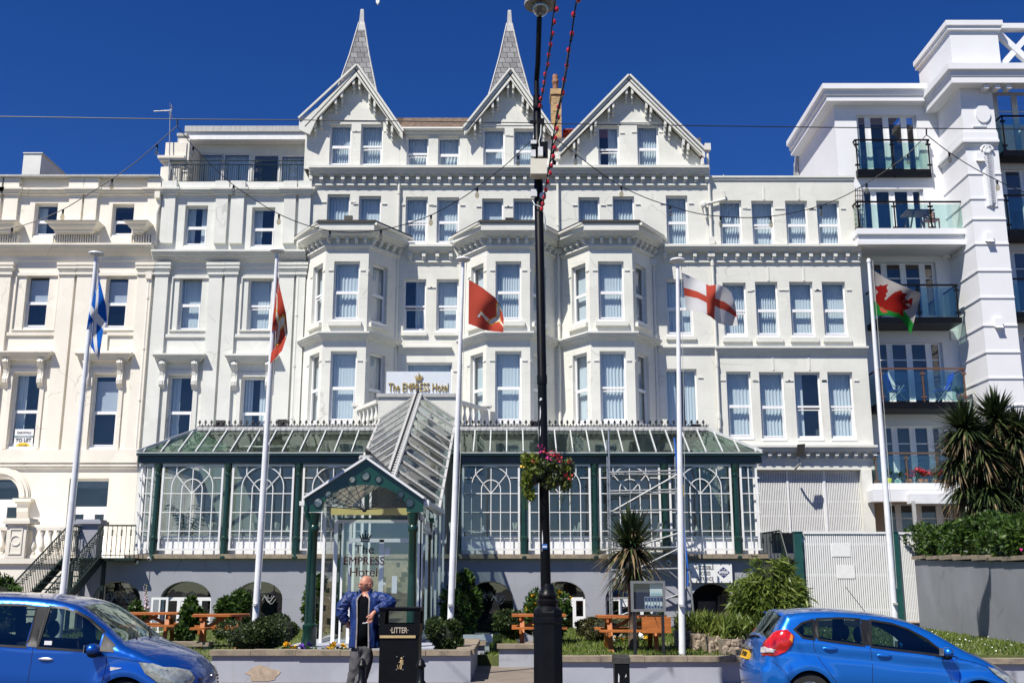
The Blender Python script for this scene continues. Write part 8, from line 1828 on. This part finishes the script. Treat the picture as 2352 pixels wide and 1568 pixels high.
# --- hatchback at the right
bl2 = carpaint('metallic bright blue', (.005,.07,.33), (.010,.21,.78))
sil2 = [(3.72,.20),(3.76,.34),(3.76,.46),(3.72,.56),(3.63,.655),(3.47,.765),(3.28,.88),(3.10,.965),(2.98,1.01),(2.70,1.165),(2.45,1.285),(2.20,1.375),(1.95,1.425),(1.6,1.46),(1.2,1.475),(.85,1.465),(.58,1.435),(.40,1.40),(.36,1.375),(.27,1.22),(.17,1.05),(.10,.97),(.07,.82),(.05,.68),(.0,.60),(.0,.45),(.04,.24)]
b2 = lambda x: 1.075-.075*(x-.6) if x < 3.0 else .895-.2*(x-3.0)
sp2 = dict(L=3.95, HW=.86, sil=sil2, belt=b2, paint=bl2, wheels=(.70, 3.13), wr=.30, arch=.335, zb=.20,
    glass={'quarter': [(.50,1.19),(.60,1.10),(.74,1.085),(.745,1.325),(.60,1.275)], 'rear': [(.83,1.085),(1.46,1.035),(1.44,1.375),(1.15,1.375),(.83,1.345)], 'front': [(1.60,1.025),(2.58,.955),(2.585,1.0),(2.40,1.145),(2.15,1.27),(1.92,1.335),(1.62,1.37)]},
    crown=lambda x, z: .045 + .11*max(0, min(1, (x-3.0)/.75)) + .10*max(0, (.5-x)/.5), crease=lambda x: .875-.055*(x-1.2),
    skin_glass={'windscreen': lambda x, z: 2.22 < x < 2.97 and z > .95, 'rear_window': lambda x, z: x < .37 and 1.02 < z < 1.385},
    pillars=[[(.76,1.09),(.82,1.085),(.82,1.36),(.76,1.335)], [(1.48,1.03),(1.585,1.022),(1.60,1.385),(1.46,1.39)], [(2.61,.955),(2.84,.93),(2.62,1.0)]], seal=.03,
    lines=[[(.74,1.06),(.76,.92),(.88,.72),(1.05,.5),(1.12,.30)], [(1.56,1.0),(1.585,.8),(1.58,.5),(1.55,.30)], [(2.78,.90),(2.84,.75),(2.80,.5),(2.72,.32)], [(.36,1.34),(.46,1.38),(.50,1.42)], [(.13,.74),(.32,.60),(.42,.42)], [(2.78,.92),(3.1,.86),(3.45,.74)]],
    handles=[(.98,.94,.22,.075),(1.76,.885,.22,.075)], recess=bl2, handle_mat=bl2, dash=2.35, seats=(1.75, .85), mirror=(2.62,1.0))
c2_, w2, patch2 = car('hatchback', 'metallic blue hatchback with red tail light parked at the right', sp2, (WX(1857,1490,16.2)-.74+.04, 17.05, RD-.02), R(-1.5), R(3.0))
for s in (-1, 1):
    pts = [(.37, s*(w2(.37,1.14)+.006), 1.20), (.47, s*(w2(.47,1.12)+.008), 1.10), (.44, s*(w2(.44,.98)+.008), .98), (.34, s*(w2(.34,.86)+.008), .86), (.20, s*(w2(.2,.8)+.010), .80), (.055, s*.63, .78), (.055, s*.58, .86), (.09, s*.62, .98), (.20, s*.68, 1.12)]
    o = lamp3('tail_light', pts, lens_r, c2_, .03)
    q = [(.085, s*.70, .83), (.05, s*.62, .83), (.06, s*.60, .90), (.12, s*.69, .92), (.20, s*(w2(.2,.88)+.022), .90), (.17, s*(w2(.17,.84)+.02), .845)]; lamp3('reversing_lens', q, lens_w, o, .01, .03, c2_)
    q = [(.42, s*(w2(.42,1.13)+.016), 1.13), (.45, s*(w2(.45,1.1)+.016), 1.09), (.43, s*(w2(.43,1.0)+.018), 1.0), (.39, s*(w2(.39,1.05)+.03), 1.05)]; lamp3('indicator_lens', q, lens_o, o, .01, .03, c2_)
    pts = [(x, s*(w2(x, z)+.006), z) for x, z in ((3.22,.83),(3.37,.79),(3.52,.70))] + [(3.79, s*.52, .58), (3.78, s*.58, .52)] + [(x, s*(w2(x, z)+.008), z) for x, z in ((3.58,.58),(3.40,.68))]; lamp3('headlight', pts, lens_h, c2_, .025)
xr = lambda z: -.085 if z < .7 else -.03
m = MB(); bv = rt_snap[c2_.name]; sx0 = min(bv.ray_cast(Vector((-2, y, .71)), Vector((1,0,0)))[0].x for y in (-.1,0,.1)); sx1 = min(bv.ray_cast(Vector((-2, y, .85)), Vector((1,0,0)))[0].x for y in (-.1,0,.1)); m.hexa([(sx0-.02,-.26,.71),(sx0-.02,.26,.71),(sx0+.09,.26,.71),(sx0+.09,-.26,.71),(sx1-.02,-.26,.83),(sx1-.02,.26,.83),(sx1+.09,.26,.83),(sx1+.09,-.26,.83)]); npl = m.build('number_plate', paint('yellow plate', (.75,.42,.02), .45), c2_)
tx = text_mesh('EP·790·D', .105, M['black'], 'lettering', None, (0,0,0), du=(0,-1,0), sx=.95, extrude=.002, bold=.002); put_under(tx, npl); tx.matrix_parent_inverse = Matrix.Identity(4); tx.location = ((sx0+sx1)/2-.024, 0, .77); tx.rotation_euler = (0, math.atan2(sx1-sx0, .12), 0)
m = MB(); m.box(sx1-.035, sx1+.05, -.30, .30, .865, .90); m.build('boot_trim', M['alloy'], c2_); m = MB(); m.tube([(sx1-.035,0,.93), (sx1+.03,0,.93)], .035, 14); m.build('badge', M['alloy'], c2_)
m = MB(); q = [bv.ray_cast(Vector((-2, y, z)), Vector((1,0,0)))[0]+Vector((-.02,0,0)) for y, z in ((0,1.03),(-.15,1.05),(-.3,1.06),(-.42,1.05))]; m.tube(q, .014, 6); m.ball(q[0], .04, .08, .03, 8); m.build('rear_wiper', M['cargap'], c2_)
m = MB(); m.prism([(.52,-.56,1.435), (.31,-.54,1.408), (.30,-.54,1.385), (.42,-.56,1.36)], (0,1.12,0)); m.build('spoiler', bl2, c2_)
m = MB(); m.tube([(1.75,0,1.49), (1.45,.0,1.86)], .005, 5); m.build('aerial', M['cargap'], c2_)
m = MB(); m.ball((2.05,0,1.30), .03, .11, .035, 10); m.build('rear_view_mirror', M['cargap'], c2_, True)

c2_.rotation_euler = (0, R(3.0), R(-1.5)); c2_.location = (WX(1857,1490,16.2)-.74+.04, 17.05, RD-.03)
# ================================================================ the man leaning on the bin
MY = 15.34; S_px = lambda x, y, Y=MY: W(752.6+.17*x, 1301.4+.17*y, Y)
man = thing('person', 'bald man in open blue jacket and grey trousers leaning on the litter bin', 'person', (S_px(400,1500).x, MY, 0))
skin = paint('sunlit skin', (.47,.20,.13), .45, var=.22, scale=22); jk = paint('blue jacket nylon', (.006,.026,.13), .55, var=.4, scale=9, bump=.5, bscale=18); tee = paint('black top', (.004,.005,.007), .95, var=.3, spec=.05); trs = paint('grey trousers', (.075,.073,.078), .85, var=.2, scale=8, bump=.4, bscale=16); lining = paint('pale jacket lining', (.24,.22,.22), .7, var=.3, scale=20)
def skin_mesh(name, chains, mat, parent, root=0, sub=1):
    """chains: lists of (point, radius); equal points are shared"""
    key, vs, rs, es = {}, [], [], []
    def vid(p, r):
        k = tuple(round(c, 4) for c in p)
        if k not in key: key[k] = len(vs); vs.append(tuple(p)); rs.append(r)
        return key[k]
    for ch in chains:
        ids = [vid(p, r) for p, r in ch]; es += [(a, b) for a, b in zip(ids, ids[1:]) if a != b]
    me = bpy.data.meshes.new(name); me.from_pydata(vs, es, []); me.materials.append(mat); o = bpy.data.objects.new(name, me); COL.objects.link(o)
    o.modifiers.new('skin', 'SKIN'); sv = me.skin_vertices[0].data
    for i, r in enumerate(rs): sv[i].radius = (r, r) if not isinstance(r, tuple) else r
    sv[root].use_root = True; s = o.modifiers.new('sub', 'SUBSURF'); s.levels = sub; s.render_levels = sub
    dg = bpy.context.evaluated_depsgraph_get(); me2 = bpy.data.meshes.new_from_object(o.evaluated_get(dg)); bpy.data.objects.remove(o); me2.name = name
    smooth_mesh(me2, 180); o2 = bpy.data.objects.new(name, me2); COL.objects.link(o2); me2.materials.clear(); me2.materials.append(mat)
    if parent is not None: put_under(o2, parent)
    return o2
P = lambda x, y, dy=0: S_px(x, y, MY+dy)
pel, chest, neck0 = P(470,1010), P(500,520), P(520,400); neck1 = P(520,330)
shL, shR = P(300,425), P(690,440, .0); elL, elR = P(190,580,-.02), P(835,478,-.06); haL, haR = P(268,745,.02), P(620,615,-.26)
hipL, hipR = P(410,1080), P(540,1080); knL, knR = P(385,1400,-.05), P(465,1440,-.02); zfoot = .07
ftL = Vector((S_px(330,1600).x, MY, zfoot)); ftR = Vector((S_px(430,1600).x, MY-.12, zfoot))
fing = []
hd_ = (P(590,690,-.27)-haR).normalized(); wr = haR; palm = haR + hd_*.055
side = Vector((.86,.05,.30)).normalized(); side = (side - hd_*side.dot(hd_)).normalized()
hand_ch = [[(P(700,570,-.2), .036), (wr, .029), (palm, .036), (palm+hd_*.03, .034)]]
base = palm+hd_*.03
for i, (o, ln, c_) in enumerate(((-.030,.070,.2),(-.010,.080,.1),(.011,.074,.25),(.030,.058,.4))):
    a = base + side*o; d1 = (hd_ + Vector((-.25-.1*i,-.2,0))*c_).normalized(); b_ = a + d1*ln*.5; d2 = (d1 + Vector((-.5,-.1,-.1))*.6).normalized(); c2 = b_ + d2*ln*.5; hand_ch.append([(base, .034), (a+d1*.012, .0105), (b_, .0095), (c2, .0075)])
th = palm - side*.03; t1 = th + (hd_*.5 - side*.7 + Vector((0,-.3,0))).normalized()*.035; t2 = t1 + (hd_ - side*.25).normalized()*.03; hand_ch.append([(palm, .036), (th+(t1-th)*.3, .014), (t1, .012), (t2, .009)])
hl = (haL - elL).normalized(); hand2 = [[(haL-hl*.05, .034), (haL, .030), (haL+hl*.05, .036), (haL+hl*.075+Vector((.01,0,0)), .033)]]
b2_ = haL+hl*.075+Vector((.01,0,0))
for i in range(4): a = b2_ + Vector((-.03+.02*i, .01, 0)); hand2.append([(b2_, .033), (a+hl*.02, .010), (a+hl*.045+Vector((.012,0,0)), .009), (a+hl*.06+Vector((.03,.01,0)), .007)])
hand2.append([(haL+hl*.05, .036), (haL+hl*.06+Vector((-.035,-.02,0)), .012), (haL+hl*.09+Vector((-.035,-.03,0)), .009)])
body_ch = [[(pel, .15), (P(490,760), .155), (chest, .15), (neck0, .075), (neck1, .06), (P(522,290), .055)],
    [(chest, .15), (shL, .075), (elL, .048), (haL-hl*.05, .034)], [(chest, .15), (shR, .075), (elR, .048), (P(700,570,-.2), .036)],
    [(pel, .13), (hipL, .08), (knL, .05), (ftL, .035)], [(pel, .13), (hipR, .08), (knR, .05), (ftR, .035)]] + hand_ch + hand2
bd = skin_mesh('body', body_ch, skin, man)
# head: a displaced sphere looking to the left of the picture
hc = P(522, 240); hh = .128; face = Vector((-.80, -.60, -.06)).normalized(); rgt = face.cross(Vector((0,0,1))).normalized(); upv = rgt.cross(face).normalized()
nu_, nv_ = 56, 40; V_ = []
def bump(f, r, u, cf, cr, cu, sf): 
    d2 = ((r-cr)/sf[0])**2 + ((u-cu)/sf[1])**2; return math.exp(-d2) if f > 0 else 0
for j in range(nv_+1):
    th_ = math.pi*j/nv_
    for i in range(nu_):
        ph = 2*math.pi*i/nu_; f, r, u = math.sin(th_)*math.cos(ph), math.sin(th_)*math.sin(ph), math.cos(th_)
        x, y, z = f*.098, r*.076, u*.125
        if u < 0: y *= 1+.22*u; x *= 1+.10*u if f > 0 else 1+.35*u
        if f < 0: x *= 1.08; z *= 1
        e = .032*bump(f,r,u,0,0,-.16,(.13,.13)) + .014*bump(f,r,u,0,0,.02,(.09,.22)) + .010*bump(f,r,u,0,0,.20,(.5,.09)) - .012*(bump(f,r,u,0,.33,.06,(.17,.10))+bump(f,r,u,0,-.33,.06,(.17,.10)))
        e += .010*(bump(f,r,u,0,.42,-.18,(.2,.16))+bump(f,r,u,0,-.42,-.18,(.2,.16))) + .010*bump(f,r,u,0,0,-.50,(.22,.05)) - .008*bump(f,r,u,0,0,-.44,(.2,.025)) + .009*bump(f,r,u,0,0,-.38,(.22,.04)) + .016*bump(f,r,u,0,0,-.78,(.25,.12))
        V_.append(tuple(hc + face*(x+e) + rgt*y + upv*z))
Fc = [(j*nu_+i, j*nu_+(i+1)%nu_, (j+1)*nu_+(i+1)%nu_, (j+1)*nu_+i) for j in range(nv_) for i in range(nu_)]
m = MB(); m.add(V_, Fc)
for s in (-1, 1):
    c_ = hc + rgt*s*.078 - face*.012 - upv*.012
    m.tube([c_ + rgt*s*.006 + face*.022*math.cos(a)*(1 if math.sin(a) > 0 else .8) + upv*.036*math.sin(a) - face*.004 for a in np.linspace(-1.4, 4.4, 16)], .008, 6); m.ball(c_, .016, .016, .026, 8)
hd2 = m.build('head', skin, man, True, 180)
m = MB()
for s in (-1, 1): m.ball(hc + face*.078 + rgt*s*.031 + upv*.007, .0125, .0125, .011, 10)
m.build('eyes', paint('eyes', (.12,.09,.08), .2), hd2, True)
m = MB()
for s in (-1, 1):
    c_ = hc + face*.101 + rgt*s*.033 + upv*.002; m.tube([c_ + rgt*.024*math.cos(a) + upv*.018*math.sin(a) for a in np.linspace(0, 2*math.pi, 16)], .0028, 5, cap=False); m.tube([c_+rgt*s*.024, hc+rgt*s*.080+upv*.012-face*.0], .0026, 5)
m.tube([hc+face*.104-rgt*.010+upv*.004, hc+face*.104+rgt*.010+upv*.004], .0018, 5); m.build('glasses', M['black'], hd2)
m = MB(); m.tube([hc+face*.095-rgt*.02-upv*.056, hc+face*.1-upv*.054, hc+face*.095+rgt*.02-upv*.056], .0045, 5); m.build('mouth', paint('lips', (.20,.05,.05), .5), hd2, True)
from mathutils import noise as mnoise
def crumple(o, amp, sc, cuts=1, stretch=(1,1,.45)):
    bm = bmesh.new(); bm.from_mesh(o.data); bmesh.ops.subdivide_edges(bm, edges=bm.edges, cuts=cuts, use_grid_fill=True, smooth=.4); bm.normal_update()
    for v in bm.verts:
        q = Vector((v.co.x*stretch[0], v.co.y*stretch[1], v.co.z*stretch[2]))*sc; r = 1-abs(mnoise.noise(q)); r2 = mnoise.noise(q*2.3+Vector((7,3,1))); v.co += v.normal*amp*((r-.75)*2.2+r2*.5)
    bm.to_mesh(o.data); bm.free(); smooth_mesh(o.data, 180); return o
# garments lofted round the body
def loft(name, rings, mat, parent, a0=0, a1=2*math.pi, n=36, thick=0, wob=.006, seed=1, sm=180):
    """rings [(centre, rx, ry, bulge)] from the top down; angle 0 faces the viewer"""
    m = MB(); rg = random.Random(seed); full = abs(a1-a0-2*math.pi) < .01; k = n if full else n+1; vs = []; ph = rg.random()*6
    for q, (c_, rx, ry) in enumerate(rings):
        for i in range(k):
            a = a0 + (a1-a0)*i/n; w_ = 1 + wob/rx*(math.sin(5*a+ph+q*1.3)*.6 + math.sin(9*a-q*2.1)*.5)
            vs.append((c_.x + math.sin(a)*rx*w_, c_.y - math.cos(a)*ry*w_, c_.z + .006*math.sin(3*a+q)))
    fs = [(q*k+i, q*k+(i+1)%k, (q+1)*k+(i+1)%k, (q+1)*k+i) for q in range(len(rings)-1) for i in range(k if full else k-1)]
    m.add(vs, fs); o = m.build(name, mat, parent, True, sm)
    if thick: s = o.modifiers.new('thick', 'SOLIDIFY'); s.thickness = thick; s.offset = -1
    return o
C = lambda x, y: P(x, y)
loft('top', [(C(508,392), .075, .075), (C(505,430), .13, .10), (C(500,520), .165, .125), (C(485,700), .165, .145), (C(470,880), .165, .15), (C(462,1050), .165, .14), (C(462,1058), .10, .1)], tee, man, wob=.004, seed=3)
JR = [(C(512,345), .085, .088), (C(510,378), .13, .11), (C(505,405), .185, .13), (C(502,445), .215, .15), (C(502,540), .205, .168), (C(500,700), .195, .175), (C(498,860), .20, .18), (C(496,1000), .212, .185), (C(494,1085), .212, .185)]
open_l, open_r = -.50, .44
o = loft('jacket', JR, jk, man, open_r, 2*math.pi+open_l, 44, .012, .010, 5)
m = MB()
for a, sg in ((open_r, 1), (open_l, -1)):
    pts = [Vector((c_.x+math.sin(a)*rx*1.0, c_.y-math.cos(a)*ry*1.0-.006, c_.z)) for c_, rx, ry in JR]; pin = [Vector((c_.x+math.sin(a-sg*.09)*rx*.97, c_.y-math.cos(a-sg*.09)*ry*.97-.004, c_.z)) for c_, rx, ry in JR]
    for (p0, q0), (p1, q1) in zip(zip(pts, pin), zip(pts[1:], pin[1:])): m.poly([p0, q0, q1, p1])
m.build('jacket_lining', lining, o)
crumple(o, .013, 11, 2, (1,1,.5))
m = MB(); ncol = 20
col = [(C(512,350), .086, .088), (C(515,318), .098, .092), (C(518,305), .10, .09)]
loft('collar', col, jk, o, .75, 2*math.pi-.75, 24, .01, .003, 8)
def sleeve(name, pts, rad, seed):
    rg = random.Random(seed); pp = smooth_pl([Vector(p) for p in pts], 9); n = len(pp); rr = []
    for i in range(n): t = i/(n-1)*(len(rad)-1); k = min(int(t), len(rad)-2); rr.append((rad[k]+(rad[k+1]-rad[k])*(t-k))*(1+.022*math.sin(i*2.3+seed)+.05*math.sin(i*.61+seed)))
    m = MB(); m.tube(pp, rr, 16, cap=False); so = m.build(name, jk, o, True, 180); crumple(so, .013, 13, 1, (1,1,1.3)); s = so.modifiers.new('thick', 'SOLIDIFY'); s.thickness = .008; s.offset = -1; return so
sleeve('sleeve', [P(400,425), P(310,428), P(220,510,-.02), P(190,600,-.03), P(215,680,-.01), P(258,728,.01)], [.092,.098,.085,.082,.07,.055], 2)
sleeve('sleeve', [P(600,425), P(690,430), P(790,452,-.03), P(845,480,-.08), P(770,530,-.16), P(690,570,-.22), P(640,600,-.25)], [.092,.098,.082,.076,.07,.062,.05], 4)
# trousers
def legm(chains): return crumple(skin_mesh('trousers', chains, trs, man, 0, 2), .012, 9, 1, (1,1,.8))
lo = lambda v: Vector((v.x, v.y, .05))
legm([[(P(462,1000), (.19,.16)), (P(462,1080), (.185,.155)), (hipL+Vector((.0,0,-.02)), .125), (P(395,1250,-.03), .118), (knL, .10), (P(345,1500), .095), (Vector((ftL.x,ftL.y,.10)), .09)], [(P(462,1080), (.185,.155)), (hipR+Vector((0,0,-.02)), .125), (P(510,1250,-.02), .118), (knR, .10), (P(445,1520,-.06), .095), (Vector((ftR.x,ftR.y,.10)), .09)]])
for f in (ftL, ftR):
    m = MB(); m.ball((f.x-.02, f.y-.06, .05), .055, .15, .05, 14); m.build('shoe', M['black'], man, True)
m = MB(); tip = base + hd_*.055 + Vector((-.02,-.02,0)); m.tube([tip, tip+Vector((-.035,-.01,-.006)), tip+Vector((-.07,-.02,-.010))], .0065, 8); tag(m.build('cigarette', M['upvc']), 'lit white cigarette between the fingers of the man by the bin', 'cigarette')
